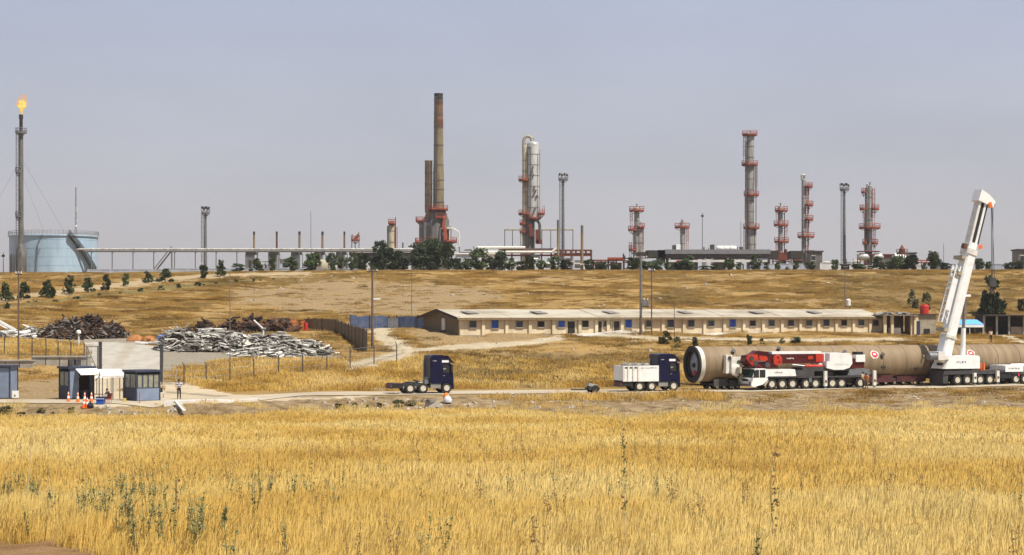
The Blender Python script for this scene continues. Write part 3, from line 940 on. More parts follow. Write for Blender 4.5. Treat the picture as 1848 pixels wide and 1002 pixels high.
tower(1570, 495, 'column', 'grey column with orange platforms both sides, white drums at its red-framed foot',
      [(1561, 1568, 338, None, 'steel'), (1566, 1574, 334, None, 'pale_steel')],
      [(1555, 1562, 348), (1552, 1563, 378), (1572, 1586, 378), (1551, 1588, 412), (1557, 1564, 440), (1572, 1584, 440)],
      [(1576, 408, 340), (1577, 455, 414), (1559, 408, 380)], [([(1560, 455, 1.2), (1560, 384, 1.2)], .16, 'steel')], extra=t6x)

# --- main column: tall silver vessel with cream companion and gooseneck
def t3x(t, lx, lz):
    pts = [(lx(945), -.2, lz(275)), (lx(945), -.2, lz(256))]
    for a in np.linspace(math.pi, 0, 9):
        pts.append((lx(952.5) + 1.09 * math.cos(a), -.2, lz(254) + 1.2 * math.sin(a)))
    pts.append((lx(960), -.2, lz(262)))
    MB().tube(pts, .42, 10).build('gooseneck_pipe', M['cream'], t)
    MB().tube([(lx(953), -1.2, lz(268)), (lx(957), -1.75, lz(266)), (lx(957), -1.75, lz(380))], .12, 6).build('process_pipe', M['steel'], t)
    pts = [(lx(962), -1.2, lz(398))]
    for a in np.linspace(math.pi / 2, -.1, 7):
        pts.append((lx(966) + 1.2 * math.cos(a), -1.2, lz(408) + 1.5 * math.sin(a)))
    pts.append((lx(974), -1.2, lz(440)))
    MB().tube(pts, .4, 8).build('elbow_pipe', M['steel'], t)
    b = MB()
    for (x0, x1, y0, y1) in ((955, 963, 428, 412), (966, 972, 440, 415), (968, 978, 441, 433), (954, 960, 412, 405)):
        b.bb(lx(x0), lx(x1), -2.4, -1.2, lz(y0), lz(y1))
    b.build_each('valve_housing', M['rust_deck'], t)
    # scattered fittings on the silver shell
    b = MB()
    for p, y in ((961, 304), (960, 312), (962, 318), (964, 340), (966, 346), (963, 352), (968, 356), (965, 378), (963, 384)):
        b.box((lx(p), -1.62, lz(y)), (.45, .5, .9), ry=.3)
    b.build_each('instrument_fitting', M['steel'], t)
tower(955, 520, 'column', 'wide silver cylinder and narrow cream one joined by a bent pipe on top',
      [(951, 973, 255, 395, 'silver'), (942.5, 953, 263, None, 'cream'), (946, 965, 392, None, 'steel')],
      [(936, 955, 326), (936, 958, 387), (950, 976, 395), (971, 983, 387), (938, 950, 405), (938, 950, 420)],
      [(948, 384, 326), (981, 386, 372), (958, 430, 396)],
      [([(974, 392, 1), (974, 270, 1)], .14, 'silver')], extra=t3x)

# --- furnace with two chimneys
def furnace():
    Y = 500; s = F / Y
    lx = lambda p: (p - 790) / s
    lz = lambda p: PZ(p, Y) - PLAT
    t = thing('furnace', 'grey process heater with rusty orange gantries, below the tall chimney', 'furnace', base(790, Y))
    MB().lathe([(3.0, 0), (3.0, lz(398)), (2.75, lz(394)), (2.0, lz(380))], 20).build('heater_drum', M['steel'], t)
    b = MB().bb(lx(757), lx(778), -2.2, 3, lz(470), lz(402)).bb(lx(762), lx(778), -1.6, 2.5, lz(402), lz(396))
    b.build('convection_box', M['grey_metal'], t)
    MB().bb(lx(764), lx(766), -2.5, -2.3, lz(440), lz(403)).bb(lx(772), lx(774), -2.5, -2.3, lz(440), lz(403)).bb(lx(759), lx(761.5), -2.5, -2.3, lz(442), lz(412)).bb(lx(776), lx(778), -2.7, -2.4, lz(442), lz(404)).build_each('column_frame', M['dark'], t)
    MB().prism([(lx(766), lz(396)), (lx(780), lz(396)), (lx(777.5), lz(384)), (lx(769), lz(384))], -1.4, 1.4).build('hood', M['tan_stack'], t)
    MB().bb(lx(797), lx(812), -2.5, 2.5, lz(436), lz(412)).build('duct_box', M['steel'], t)
    f = MB()
    for a, b_ in (((795, 436), (795, 413)), ((812, 440), (812, 416)), ((795, 413), (819, 413)), ((819, 413), (829, 420)), ((829, 420), (829, 446)), ((820, 446), (829, 446))):
        f.cyl((lx(a[0]), -2.8, lz(a[1])), (lx(b_[0]), -2.8, lz(b_[1])), .16, n=6)
    f.build('white_pipe', M['offwhite'], t)
    for x0, x1, py in ((774, 808, 379), (783, 806, 394), (751, 766, 400), (769, 792, 437), (795, 824, 437), (750, 764, 438)):
        platform(t, lx(x0), lx(x1), -3.4, 3.2, lz(py), M['rust_deck'], M['orange'], c=.2)
    # inclined orange stair
    b = MB()
    b.box((lx(802), -3.5, (lz(394) + lz(416)) / 2), (.7, .8, lz(394) - lz(416)), ry=.12)
    b.box((lx(804.5), -3.6, (lz(412) + lz(434)) / 2), (.8, .8, lz(412) - lz(434)), ry=-.05)
    b.build('stair_tower', M['orange'], t)
    MB().lathe([(.9, lz(448)), (.9, lz(412)), (.5, lz(408)), (0, lz(407))], 12, (lx(809), -1, 0)).build('side_drum', M['steel'], t)
    # chimneys stand on the heater, each its own thing
    c = thing('chimney', 'very tall khaki chimney with rusty upper third and sooty rim', 'chimney', (PX(791.5, Y), Y - .1, PLAT + lz(381)))
    q = lambda p: lz(p) - lz(381)
    MB().lathe([(1.42, 0), (1.40, q(310)), (1.28, q(296)), (1.22, q(231))], 22).build('shell', M['khaki'], c)
    MB().lathe([(1.225, q(231)), (1.24, q(218)), (1.20, q(216))], 22).build('rust_band', M['rust'], c)
    MB().lathe([(1.20, q(216)), (1.16, q(190))], 22).build('upper_shell', M['upper_rust'], c)
    MB().lathe([(1.165, q(190)), (1.16, q(182))], 22).build('rust_band', M['rust'], c)
    MB().lathe([(1.16, q(182)), (1.14, q(171)), (1.2, q(170.6)), (1.2, q(169)), (1.0, q(169)), (1.0, q(176)), (0, q(176))], 22).build('sooty_rim', M['soot'], c)
    b = MB()
    for y, r in ((365, 1.42), (342, 1.41), (325, 1.405), (298, 1.30), (262, 1.25), (231, 1.22), (206, 1.18), (182, 1.16)):
        b.lathe([(r - .02, q(y) - .1), (r + .08, q(y) - .1), (r + .08, q(y) + .1), (r - .02, q(y) + .1)], 22)
    b.build_each('stiffening_ring', M['steel'], c)
    caged_ladder(c, -.7, -1.32, 0, q(175), M['steel'])
    c = thing('chimney', 'shorter tan chimney standing just left of the very tall one', 'chimney', (PX(773.5, Y), Y, PLAT + lz(384)))
    q = lambda p: lz(p) - lz(384)
    MB().lathe([(1.0, 0), (.98, q(292)), (1.05, q(291.5)), (1.05, q(290)), (.85, q(290)), (.85, q(296)), (0, q(296))], 20).build('shell', M['tan_stack'], c)
    b = MB()
    for y in (372, 352, 332, 312): b.lathe([(.98, q(y) - .1), (1.07, q(y) - .1), (1.07, q(y) + .1), (.98, q(y) + .1)], 20)
    b.build_each('stiffening_ring', M['steel'], c)
    caged_ladder(c, .4, -1.05, 0, q(292), M['steel'])
M['upper_rust'] = mat('rust_stained_shell', (.20, .125, .075), (.125, .06, .036), .9, .8, stretch=(2, 2, .5))
furnace()

# --- silo-like column left of the furnace and the orange frame by it
tower(706, 495, 'column', 'stubby cream column with broken rusty rim, alone between the five thin stacks and the chimneys',
      [(700, 713.5, 405, None, 'cream')], [(701, 714, 404)], [(715, 470, 410)], [([(699.5, 470, .3), (699.5, 408, .3)], .12, 'steel'), ([(714, 470, .6), (714, 392, .6)], .1, 'dark')])
def lattice():
    Y = 500; s = F / Y; lx = lambda p: (p - 641) / s; lz = lambda p: PZ(p, Y) - PLAT
    t = thing('valve_rig', 'small spindly rig with rusty platform, right of the row of thin stacks', 'rig', base(641, Y))
    b = MB()
    for p in (635, 641, 648): b.cyl((lx(p), 0, 0), (lx(p), 0, lz(434)), .13, n=5)
    b.build_each('leg', M['grey_metal'], t)
    platform(t, lx(634), lx(649), -1, 1, lz(434), M['rust_deck'], M['orange'])
    MB().box((lx(644), 0, lz(428)), (.7, .7, 1.6), ry=.7).cyl((lx(645), 0, lz(430)), (lx(648), 0, lz(419)), .12, n=5).cyl((lx(636), 0, lz(430)), (lx(635.5), 0, lz(423)), .1, n=5).build_each('valve', M['rust'], t)
lattice()

# --- five small heaters with thin stacks
hs_lab = ['leftmost of the five short stacks, brown with sooty top on a dark heater box',
          'reddish short stack on a dark heater box, second of the five from the left',
          'pale brown short stack in the middle of the row of five',
          'brown short stack, fourth of the five from the left, just behind bushy trees',
          'dark brown short stack, nearest of the five to the small rusty rig']
for k, (p, w, m) in enumerate(((458.5, 3.6, 'tan_stack'), (499.5, 3.6, 'rust'), (540.5, 4.2, 'khaki'), (582, 4.2, 'tan_stack'), (621.5, 3.4, 'upper_rust'))):
    Y = 490; s = F / Y; lz = lambda q: PZ(q, Y) - PLAT
    t = thing('heater_stack', hs_lab[k], 'stack', base(p, Y), 0, 'five short heater stacks in a row')
    r = w / 2 / s
    MB().lathe([(r, lz(456)), (r * .95, lz(424))], 12).build('stack_pipe', M[m], t)
    MB().lathe([(r * 1.0, lz(424)), (r * 1.02, lz(418)), (r * .8, lz(418)), (r * .8, lz(421)), (0, lz(421))], 12).build('sooty_tip', M['soot'], t)
    MB().bb(-2.1, -.2, -1.3, 1.3, 0, lz(460)).build('heater_box', M['grey_metal'], t)
    MB().bb(-2.0, .5, -1.5, 1.5, lz(460), lz(455)).bb(-1.2, -.5, -1.33, -1.3, 0.3, lz(470)).build('breeching', M['soot'], t)
    g = MB()
    for x in (.2, .9): g.cyl((x, -1, 0), (x, -1, lz(458)), .09, n=5)
    g.build_each('support_post', M['steel'], t)

# --- flare stack
def flare():
    Y = 455; s = F / Y; lx = lambda p: (p - 38) / s; lz = lambda p: PZ(p, Y) - PLAT
    t = thing('flare_stack', 'tall thin grey flare stack in front of the pale blue tank, flame at its tip', 'flare stack', base(38, Y))
    MB().lathe([(.75, 0), (.72, lz(440)), (.6, lz(400)), (.55, lz(300)), (.5, lz(241))], 14).build('riser', M['steel'], t)
    MB().lathe([(.42, lz(241)), (.4, lz(216)), (.5, lz(214)), (.5, lz(207)), (.36, lz(207)), (.36, lz(211)), (0, lz(211))], 14).build('flare_tip', M['soot'], t)
    platform(t, -1.25, 1.25, -1.25, 1.25, lz(240), M['grey_metal'], M['grey_metal'])
    for y in (312, 392): platform(t, -1.2, .1, -.9, .3, lz(y), M['dark'], M['grey_metal'], h=1.3)
    caged_ladder(t, -.75, -.45, 2, lz(242), M['grey_metal'])
    MB().lathe([(0, 0), (1.25, .1), (1.3, lz(465)), (1.25, lz(455)), (.9, lz(446)), (.7, lz(440))], 16, (.1, -.2, 0)).build('seal_drum', M['steel'], t)
    MB().lathe([(.55, 0), (.55, lz(462)), (.3, lz(458)), (0, lz(457))], 12, (-1.9, -.6, 0)).build('knockout_pot', M['dark'], t)
    g = MB()
    for x, y, z in ((-16, 4, lz(285)), (14, 10, lz(285)), (6, 14, lz(310))):
        g.cyl((x, y, 0), (0, 0, z), .022, n=4)
    g.build('guy_wire', M['grey_metal'], t)
    # the flame
    f = thing('gas_flame', 'bright yellow orange flame burning on top of the flare stack', 'flame', (PX(39.5, Y), Y, PZ(207, Y)))
    def lobe(cx, cz, r, h, seed, tip=.25, sx=1.0):
        rr = random.Random(seed); prof = []
        for i in range(10):
            u = i / 9; prof.append((r * (math.sin(math.pi * min(1, u * 1.02)) ** .75) * (1 - .35 * u) + .01, cz + h * u))
        b = MB().lathe(prof, 14, (0, 0, 0))
        b.v = [(cx + x * sx + .22 * math.sin(z * 2.3 + seed) * (z - cz) / h + .14 * math.sin(5 * z + 3 * x + seed), y + .12 * math.sin(4 * z + seed), z + .1 * math.sin(6 * x + seed)) for x, y, z in b.v]
        return b
    a = MB()
    for q in (lobe(-.05, -.1, .26, 1.9, 1), lobe(-.62, 1.5, .42, 1.9, 2), lobe(-.1, 1.1, .5, 2.0, 12), lobe(.5, 1.5, .5, 2.2, 3), lobe(.0, .7, .42, 2.2, 4), lobe(.75, 2.0, .34, 1.5, 5), lobe(-.35, 2.1, .3, 1.5, 13)):
        a.add(q.v, q.f)
    a.build('flame_core', emit('flame_yellow', (1.0, .62, .05), .82, (1.0, .80, .22)), f)
    a = MB()
    for q in (lobe(-1.1, 2.0, .36, 1.7, 6), lobe(.95, 3.0, .34, 1.7, 7), lobe(.1, 3.3, .36, 1.5, 8), lobe(-.05, -.2, .3, 1.5, 9), lobe(-.6, 3.0, .28, 1.3, 14), lobe(1.1, 1.6, .3, 1.9, 15), lobe(.45, 3.9, .3, 1.2, 16)):
        a.add(q.v, q.f)
    a.build('flame_tongue', emit('flame_orange', (1.0, .50, .20), .66, (.95, .58, .40), .45), f)
flare()

# --- storage tank
def tank():
    Y = 470; s = F / Y; lx = lambda p: (p - 97) / s; lz = lambda p: PZ(p, Y) - PLAT
    r = 78 / s; h = lz(426)
    t = thing('storage_tank', 'huge pale blue cylindrical storage tank behind the flare stack', 'tank', base(97, Y))
    MB().lathe([(r, 0), (r, h)], 72).build('shell', M['tank'], t)
    MB().lathe([(r + .02, h - .3), (r + .28, h - .3), (r + .28, h - .05), (r, h), (r * .6, h + .25), (0, h + .45)], 72).build('roof', M['tank'], t)
    b = MB()
    for z in np.arange(2, h - .5, 2.1): b.lathe([(r, z - .03), (r + .03, z - .03), (r + .03, z + .03), (r, z + .03)], 72)
    b.build('shell_seams', M['tank'], t)
    b = MB()                                         # spiral stair from the rim down the right side
    n = 34
    for i in range(n):
        a = math.radians(-58 + 42 * i / (n - 1)); z = h - (h - .5) * i / (n - 1)
        b.box(((r + .5) * math.cos(a), (r + .5) * math.sin(a), z), (.95, .5, .14), rz=a)
        for rr in (r + .05, r + .98):
            b.cyl((rr * math.cos(a), rr * math.sin(a), z - .35), (rr * math.cos(a), rr * math.sin(a), z + 1.05), .05, n=4)
    for rr, dz in ((r + .98, 1.05), (r + .98, .55), (r + .98, -.2), (r + .05, -.2)):
        pts = [((rr) * math.cos(math.radians(-58 + 42 * i / 16)), rr * math.sin(math.radians(-58 + 42 * i / 16)), h - (h - .5) * i / 16 + dz) for i in range(17)]
        b.tube(pts, .09, 4)
    b.build('spiral_stair', M['dark'], t)
    b = MB()
    for i in range(72):
        a = 2 * math.pi * i / 72
        b.cyl(((r + .2) * math.cos(a), (r + .2) * math.sin(a), h), ((r + .2) * math.cos(a), (r + .2) * math.sin(a), h + 1), .04, n=4)
    for zz in (.55, 1.0):
        b.tube([((r + .2) * math.cos(2 * math.pi * i / 48), (r + .2) * math.sin(2 * math.pi * i / 48), h + zz) for i in range(49)], .04, 4)
    b.build('rim_railing', M['grey_metal'], t)
    MB().tube([(lx(96), -math.sqrt(r * r - lx(96) ** 2) - .3, h), (lx(88), -r - .2, lz(442)), (lx(86), -r - .3, 0)], .12, 6).tube([(lx(92), -r - .3, lz(452)), (lx(86), -r - .3, lz(462))], .1, 6).build('foam_pipe', M['grey_metal'], t)
    m = thing('antenna_mast', 'thin lattice antenna mast rising above the pale blue tank', 'mast', base(137, 485))
    s2 = F / 485; z1 = PZ(338, 485) - PLAT
    b = MB()
    for dx, dy in ((-.3, -.2), (.3, -.2), (0, .3)): b.cyl((dx, dy, 0), (dx * .25, dy * .25, z1), .05, n=4)
    z = .8
    while z < z1 - .6:
        b.cyl((-.3 * (1 - .7 * z / z1), -.2, z), (.3 * (1 - .7 * z / z1), -.2, z + .7), .03, n=4); z += .7
    b.build('lattice', M['grey_metal'], m)
    MB().lathe([(.3, z1 * .55), (.3, z1 * .55 + .5)], 8).box((.15, 0, z1 * .75), (.3, .2, 1.2)).box((.2, 0, z1 * .62), (.4, .2, .5)).build('antenna', M['offwhite'], m)
tank()

# --- pipeline on trestles
def pipeline():
    Y = 462; s = F / Y; x0, x1 = PX(66, Y), PX(762, Y)
    z = PZ(450, Y)
    t = thing('overhead_pipeline', 'long white pipe on thin posts running right from the tank', 'pipeline', (x0, Y, PLAT))
    zz = z - PLAT
    b = MB().tube([(-1.1, 0, zz - 2.6), (-.9, 0, zz - 1.2), (0, 0, zz), (x1 - x0, 0, zz)], .26, 10)
    b.build('pipe', M['silver'], t)
    MB().tube([(3, .9, zz - .45), (x1 - x0, .9, zz - .45)], .22, 8).build('pipe', M['grey_metal'], t)
    for p in np.arange(90, 762, 37.5):
        x = PX(p, Y) - x0
        MB().cyl((x, 0, 0), (x, 0, zz - .4), .13, n=6).bb(x - .2, x + .2, -.5, 1.4, zz - .75, zz - .35).build('post', M['grey_metal'], t)
    # stair ramp seen against the sky
    st = thing('pipe_stair', 'sloping grey stair up to the pipeline, right of the tank', 'stair', (PX(276, 470), 470, PLAT))
    s = F / 470; w = 34 / s; h = PZ(452, 470) - PLAT
    b = MB()
    for dy in (-.5, .5):
        b.cyl((0, dy, 0), (w, dy, h), .12, n=5); b.cyl((0, dy, 1), (w, dy, h + 1), .06, n=4)
    for i in range(14): b.box((w * i / 14, 0, h * i / 14), (.35, 1, .08))
    b.build('flight', M['grey_metal'], st)
    MB().cyl((w, -.5, 0), (w, -.5, h), .1, n=5).cyl((w, .5, 0), (w, .5, h), .1, n=5).build_each('post', M['grey_metal'], st)
pipeline()

# --- flood-light masts
def floodmast(px, Y, ytop, lab, w=16, rungs=True):
    s = F / Y; zt = PZ(ytop, Y) - PLAT
    t = thing('floodlight_mast', lab, 'light mast', base(px, Y), 0, 'tall floodlight masts on the plateau')
    MB().cyl((0, 0, 0), (0, 0, zt - 1.8), .42, .26, 10).build('pole', M['grey_metal'], t)
    hw = w / 2 / s
    platform(t, -hw, hw, -.9, .9, zt - 1.7, M['grey_metal'], M['grey_metal'], h=1.3, name='head_frame')
    b = MB()
    for k in range(4):
        x = -hw + 2 * hw * (k + .5) / 4
        b.box((x, -.95, zt - .25 - .35 * (k % 2)), (.42, .3, .5), rx=.4)
        b.box((x, .95, zt - .25), (.42, .3, .5), rx=-.4)
    b.build_each('floodlight', M['dark'], t)
    caged_ladder(t, -.65, -.3, 1, zt - 1.7, M['grey_metal'])
floodmast(371, 470, 373, 'floodlight mast standing alone left of the five short stacks', 14)
floodmast(1016.5, 500, 313, 'floodlight mast right of the wide silver column', 17)
floodmast(1524, 500, 331, 'floodlight mast between two orange railed columns at right', 16)

# thin poles
for p, Y, yt, r, lab in ((561, 480, 381, .06, 'hair thin whip aerial rising among the five short stacks'),
                         (1267.5, 500, 390, .08, 'thin white mast with small dark lamp above the flat shelter'),
                         (1337, 500, 400, .07, 'thin whitish pole left of the tallest slim column'),
                         (1703, 470, 440, .06, 'thin grey pole rising behind the white perimeter wall by the crane'),
                         (6, 470, 462, .07, 'short lamp post at the extreme left beside the blue tank')):
    t = thing('thin_mast', lab, 'mast', base(p, Y))
    zt = PZ(yt, Y) - PLAT
    MB().cyl((0, 0, 0), (0, 0, zt), r * 1.5, r, 6).build('pole', M['grey_metal'], t)
    if p in (1267.5, 6): MB().box((0, -.1, zt), (.7, .4, .5)).box((0, 0, zt + .5), (.15, .15, .6)).build('lamp_head', M['dark'], t)

# --- gantry, pipe stacks and pipe rack round the main column
def gantry():
    Y = 515; s = F / Y; lx = lambda p: (p - 972) / s; lz = lambda p: PZ(p, Y) - PLAT
    t = thing('pipe_gantry', 'thin cream pipe carried high on slender posts either side of the silver column', 'gantry', base(972, Y))
    MB().tube([(lx(911), 0, lz(414.5)), (lx(940), 0, lz(414.5))], .22, 8).tube([(lx(978), 0, lz(414.5)), (lx(1034), 0, lz(414.5))], .22, 8).build('pipe', M['cream'], t)
    for p in (911, 925, 940, 978, 994, 1034):
        MB().cyl((lx(p), 0, 0), (lx(p), 0, lz(414)), .12, n=5).build('post', M['steel'], t)
gantry()
for p, Y, yt, w, m, lab in ((1007, 490, 397, 4.2, 'khaki', 'slim khaki pipe stack just left of the floodlight mast'), (1050.5, 490, 407, 5.2, 'tan_stack', 'slim tan pipe stack at the right end of the red pipe rack')):
    s = F / Y; zt = PZ(yt, Y) - PLAT; r = w / 2 / s
    t = thing('pipe_stack', lab, 'stack', base(p, Y))
    MB().lathe([(r, 0), (r * .9, zt * .84)], 12).build('shell', M[m], t)
    MB().lathe([(r * .92, zt * .84), (r * .92, zt), (r * .7, zt), (r * .7, zt - .4), (0, zt - .4)], 12).build('tip', M['steel'], t)
def piperack():
    Y = 492; s = F / Y; lx = lambda p: (p - 1000) / s; lz = lambda p: PZ(p, Y) - PLAT
    t = thing('pipe_rack', 'rust red steel pipe rack right of the silver column', 'pipe rack', base(1000, Y))
    b = MB()
    for p in np.arange(905, 1068, 18):
        for y in (-2, 2): b.bb(lx(p) - .15, lx(p) + .15, y - .15, y + .15, 0, lz(452))
        b.bb(lx(p) - .15, lx(p) + .15, -2, 2, lz(461), lz(459.5))
    for y in (-2, 2):
        for z in (452, 461): b.bb(lx(905), lx(1067), y - .12, y + .12, lz(z) - .15, lz(z) + .15)
    b.build('frame', M['rust_deck'], t)
    b = MB(); r_ = random.Random(3)
    for k in range(7): b.tube([(lx(1000), -1.7 + k * .55, lz(459) + .1 * (k % 2)), (lx(1066), -1.7 + k * .55, lz(459) + .1 * (k % 2))], .15 + .06 * (k % 3), 6)
    for p in range(1010, 1066, 9): b.bb(lx(p), lx(p) + .5, -2.2, -1.9, lz(459), lz(451))
    b.build('pipe_bundle', M['rust'], t)
    MB().tube([(lx(862), -2.3, lz(447.5)), (lx(948), -2.3, lz(447.5))], .36, 10).build('white_pipe', M['offwhite'], t)
    MB().tube([(lx(860), -2.4, lz(455.5)), (lx(996), -2.4, lz(455.5)), (lx(1004), -2.4, lz(449))], .34, 10).build('white_pipe', M['offwhite'], t)
    MB().bb(lx(900), lx(1000), -1.6, 1.6, lz(453), lz(448.5)).build('cable_tray', M['steel'], t)
    b = MB(); r_ = random.Random(8)
    for k in range(26):
        x = lx(r_.uniform(898, 1062)); z = lz(r_.uniform(466, 486)); l = r_.uniform(1, 3.2)
        if k % 3: b.cyl((x, -2.5, z), (x + l, -2.5, z), r_.uniform(.12, .3), n=8)
        else: b.cyl((x, -2.5, max(0, z - l)), (x, -2.5, z), r_.uniform(.1, .22), n=8)
    b.build_each('pump_piping', M['offwhite'], t)
    b = MB()
    for x0, x1, y0, y1 in ((958, 974, 468, 460), (1020, 1030, 478, 466), (985, 995, 484, 474), (925, 936, 486, 474), (1037, 1060, 484, 470)):
        b.bb(lx(x0), lx(x1), -2.2, 0, lz(y0), lz(y1))
    b.build_each('exchanger_box', M['grey_metal'], t)
piperack()

# red low frames between rack and shelter
t = thing('red_shed', 'low open shed with orange red roof between the pipe rack and the flat shelter', 'shed', base(1100, 495))
s = F / 495; lx = lambda p: (p - 1100) / s; lz = lambda p: PZ(p, 495) - PLAT
MB().bb(lx(1070), lx(1128), -2, 2, lz(471), lz(469)).bb(lx(1097), lx(1124), -2.2, 2.2, lz(468.5), lz(465)).build('roof', M['orange'], t)
b = MB()
for p in (1071, 1085, 1098, 1112, 1126):
    for y in (-1.8, 1.8): b.bb(lx(p) - .12, lx(p) + .12, y - .12, y + .12, 0, lz(471))
b.build_each('post', M['dark'], t)
MB().bb(lx(1074), lx(1092), -.5, 1.5, 0, lz(476)).bb(lx(1102), lx(1122), 0, 1.5, 0, lz(474)).build_each('machinery', M['rust'], t)

# --- flat-roofed shelter
def shelter():
    Y = 478; s = F / Y; lx = lambda p: (p - 1280) / s; lz = lambda p: PZ(p, Y) - PLAT
    t = thing('flat_shelter', 'long low shelter with flat grey fascia and dark underside', 'shelter', base(1280, Y))
    MB().bb(lx(1198), lx(1386), -5, 5, lz(459.5), lz(451.5)).build('fascia', M['shelter_grey'], t)
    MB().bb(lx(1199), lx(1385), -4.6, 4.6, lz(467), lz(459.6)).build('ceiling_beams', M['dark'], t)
    MB().bb(lx(1204), lx(1262), 3.5, 4, 0, lz(467.2)).bb(lx(1290), lx(1312), 3.5, 4, 0, lz(467.2)).bb(lx(1348), lx(1384), -4.3, -3.9, 0, lz(467.2)).build_each('back_wall', M['blue_wall'], t)
    MB().bb(lx(1204), lx(1380), -4.7, -4.4, lz(474), lz(470)).build('white_band', M['white_wall'], t)
    for p in (1206, 1216, 1248, 1270, 1282, 1310, 1348, 1358, 1384):
        MB().bb(lx(p) - .25, lx(p) + .25, -4.4, -3.9, 0, lz(467)).build('pillar', M['white_wall' if p % 4 else 'dark'], t)
    b = MB().bb(lx(1166), lx(1198), -3, 3, lz(466), lz(452.5)).bb(lx(1150), lx(1168), -3, 3, lz(462), lz(455.5)).bb(lx(1186), lx(1199), -3, 3, lz(474), lz(452))
    b.bb(lx(1386), lx(1402), -3, 3, lz(468), lz(453)).bb(lx(1424), lx(1446), -3, 3, lz(467), lz(453.5))
    b.build_each('dark_annex', M['soot'], t)
    MB().bb(lx(1219), lx(1227), -2, 0, lz(451), lz(441)).build('roof_box', M['white'], t)
    MB().bb(lx(1281), lx(1288), -2, 0, lz(451), lz(442)).bb(lx(1213), lx(1218), -2, 0, lz(451), lz(443)).bb(lx(1334), lx(1340), -1, 0, lz(451), lz(446)).build_each('roof_vent', M['dark'], t)
    b = MB()
    for p in (1302, 1312, 1322): b.lathe([(0, -1.2), (.5, -1.1), (.7, -.8), (.7, .8), (.5, 1.1), (0, 1.2)], 12, (lx(p), 1, lz(448.5)), 'X')
    b.build_each('roof_drum', M['offwhite'], t)
    MB().cyl((lx(1221), -4.9, lz(474)), (lx(1221), -4.75, lz(474)), .5, n=14).build('round_sign', M['red_mark'], t)
M['shelter_grey'] = mat('grey_fascia_sheet', (.20, .205, .225), (.16, .165, .18), .8, .6)
shelter()

# --- low plant buildings and walls along the plateau edge
def block(px0, px1, py0, py1, Y, m, name, cat, lab, depth=6, roof=None, openings=(), rows=()):
    s = F / Y; c = (px0 + px1) / 2; lx = lambda p: (p - c) / s; lz = lambda p: PZ(p, Y) - PLAT
    t = thing(name, lab, cat, base(c, Y))
    MB().bb(lx(px0), lx(px1), 0, depth, 0, lz(py0)).build('wall', M[m], t)
    if roof: MB().bb(lx(px0) - .3, lx(px1) + .3, -.3, depth + .3, lz(py0) + .003, lz(py0) + .35).build('roof', M[roof], t)
    for a, b_, ya, yb, mm in openings:
        f = MB().bb(lx(a), lx(b_), -.03, .06, lz(yb), lz(ya)).build('opening', M[mm], t)
        MB().bb(lx(a) - .1, lx(b_) + .1, -.08, -.03, lz(ya), lz(ya) + .15).bb(lx(a) - .1, lx(b_) + .1, -.1, -.03, lz(yb) - .12, lz(yb)).build('frame', M['offwhite'], f)
    return t
block(822, 862, 459, 492, 486, 'blue_wall', 'plant_building', 'building', 'pale blue-white building just right of the furnace, half hidden by trees', 6, 'white',
      [(826, 832, 466, 472, 'glass'), (837, 846, 471, 484, 'glass'), (852, 858, 466, 472, 'glass')])
block(866, 905, 459, 492, 489, 'white_wall', 'plant_building', 'building', 'low white building left of the silver column behind roadside trees', 5, 'offwhite', [(872, 880, 468, 476, 'glass'), (890, 897, 466, 484, 'glass')])
block(640, 750, 456, 490, 492, 'dark', 'plant_shed', 'shed', 'long dark open-fronted shed below the white pipe, behind the biggest trees', 6, 'offwhite', [(660, 668, 470, 488, 'white_wall'), (700, 716, 474, 489, 'offwhite'), (728, 742, 470, 486, 'white_wall')])
block(575, 606, 472, 490, 480, 'offwhite', 'plant_shed', 'shed', 'small cream shed behind bushes under the row of short stacks', 4, 'grey_metal', [(588, 594, 476, 489, 'dark')])
block(505, 530, 470, 490, 480, 'blue_wall', 'plant_shed', 'shed', 'little grey shed with a green stripe under the second short stack', 3, 'grey_metal', [(501 + 6, 525, 486, 489, 'leaf'), (510, 516, 474, 483, 'glass')])
block(1462, 1484, 455, 490, 488, 'steel', 'plant_shed', 'shed', 'grey block-house at the foot of the silver-capped column', 5, 'dark', [(1465, 1471, 462, 470, 'glass')])
block(1592, 1640, 468, 490, 484, 'blue_wall', 'plant_shed', 'shed', 'pale shed with dark eaves behind bushes right of the red frame', 5, 'dark', [(1600, 1608, 475, 488, 'dark'), (1622, 1630, 475, 483, 'glass')])
block(1630, 1653, 458, 470, 500, 'grey_metal', 'plant_shed', 'shed', 'small flat-topped grey hut beside the dark rusty rig', 4, 'dark', [(1634, 1640, 461, 467, 'glass')])
block(1838, 1866, 452, 490, 470, 'steel', 'plant_building', 'building', 'dark grey tower block at the extreme right edge of the plateau', 6, 'dark', [(1842, 1848, 462, 472, 'glass')])
block(1520, 1533, 479, 492, 447, 'soot', 'mast_cabinet', 'cabinet', 'dark cabinet at the foot of the right-hand floodlight mast', 1.8, 'dark', [(1523, 1530, 482, 490, 'dark')])
def wall(px0, px1, py0, Y, m, lab, name='perimeter_wall', posts=3.0):
    s = F / Y; x0, x1 = PX(px0, Y), PX(px1, Y); h = PZ(py0, Y) - PLAT + .8
    t = thing(name, lab, 'wall', (x0, Y, PLAT - .8))
    MB().bb(0, x1 - x0, -.12, .12, 0, h).build('panel', M[m], t)
    MB().bb(-.05, x1 - x0 + .05, -.18, .18, h + .002, h + .12).build('coping', M[m], t)
    b = MB(); x = 0
    while x <= x1 - x0: b.bb(x - .17, x + .17, -.2, .2, 0, h - .003); x += posts
    b.build('pier', M[m], t)
wall(1481, 1520, 475.5, 452, 'white_wall', 'bright white wall stretch left of the right-hand floodlight mast')
wall(1672, 1850, 477.5, 452, 'blue_wall', 'long pale bluish perimeter wall behind the crane boom')
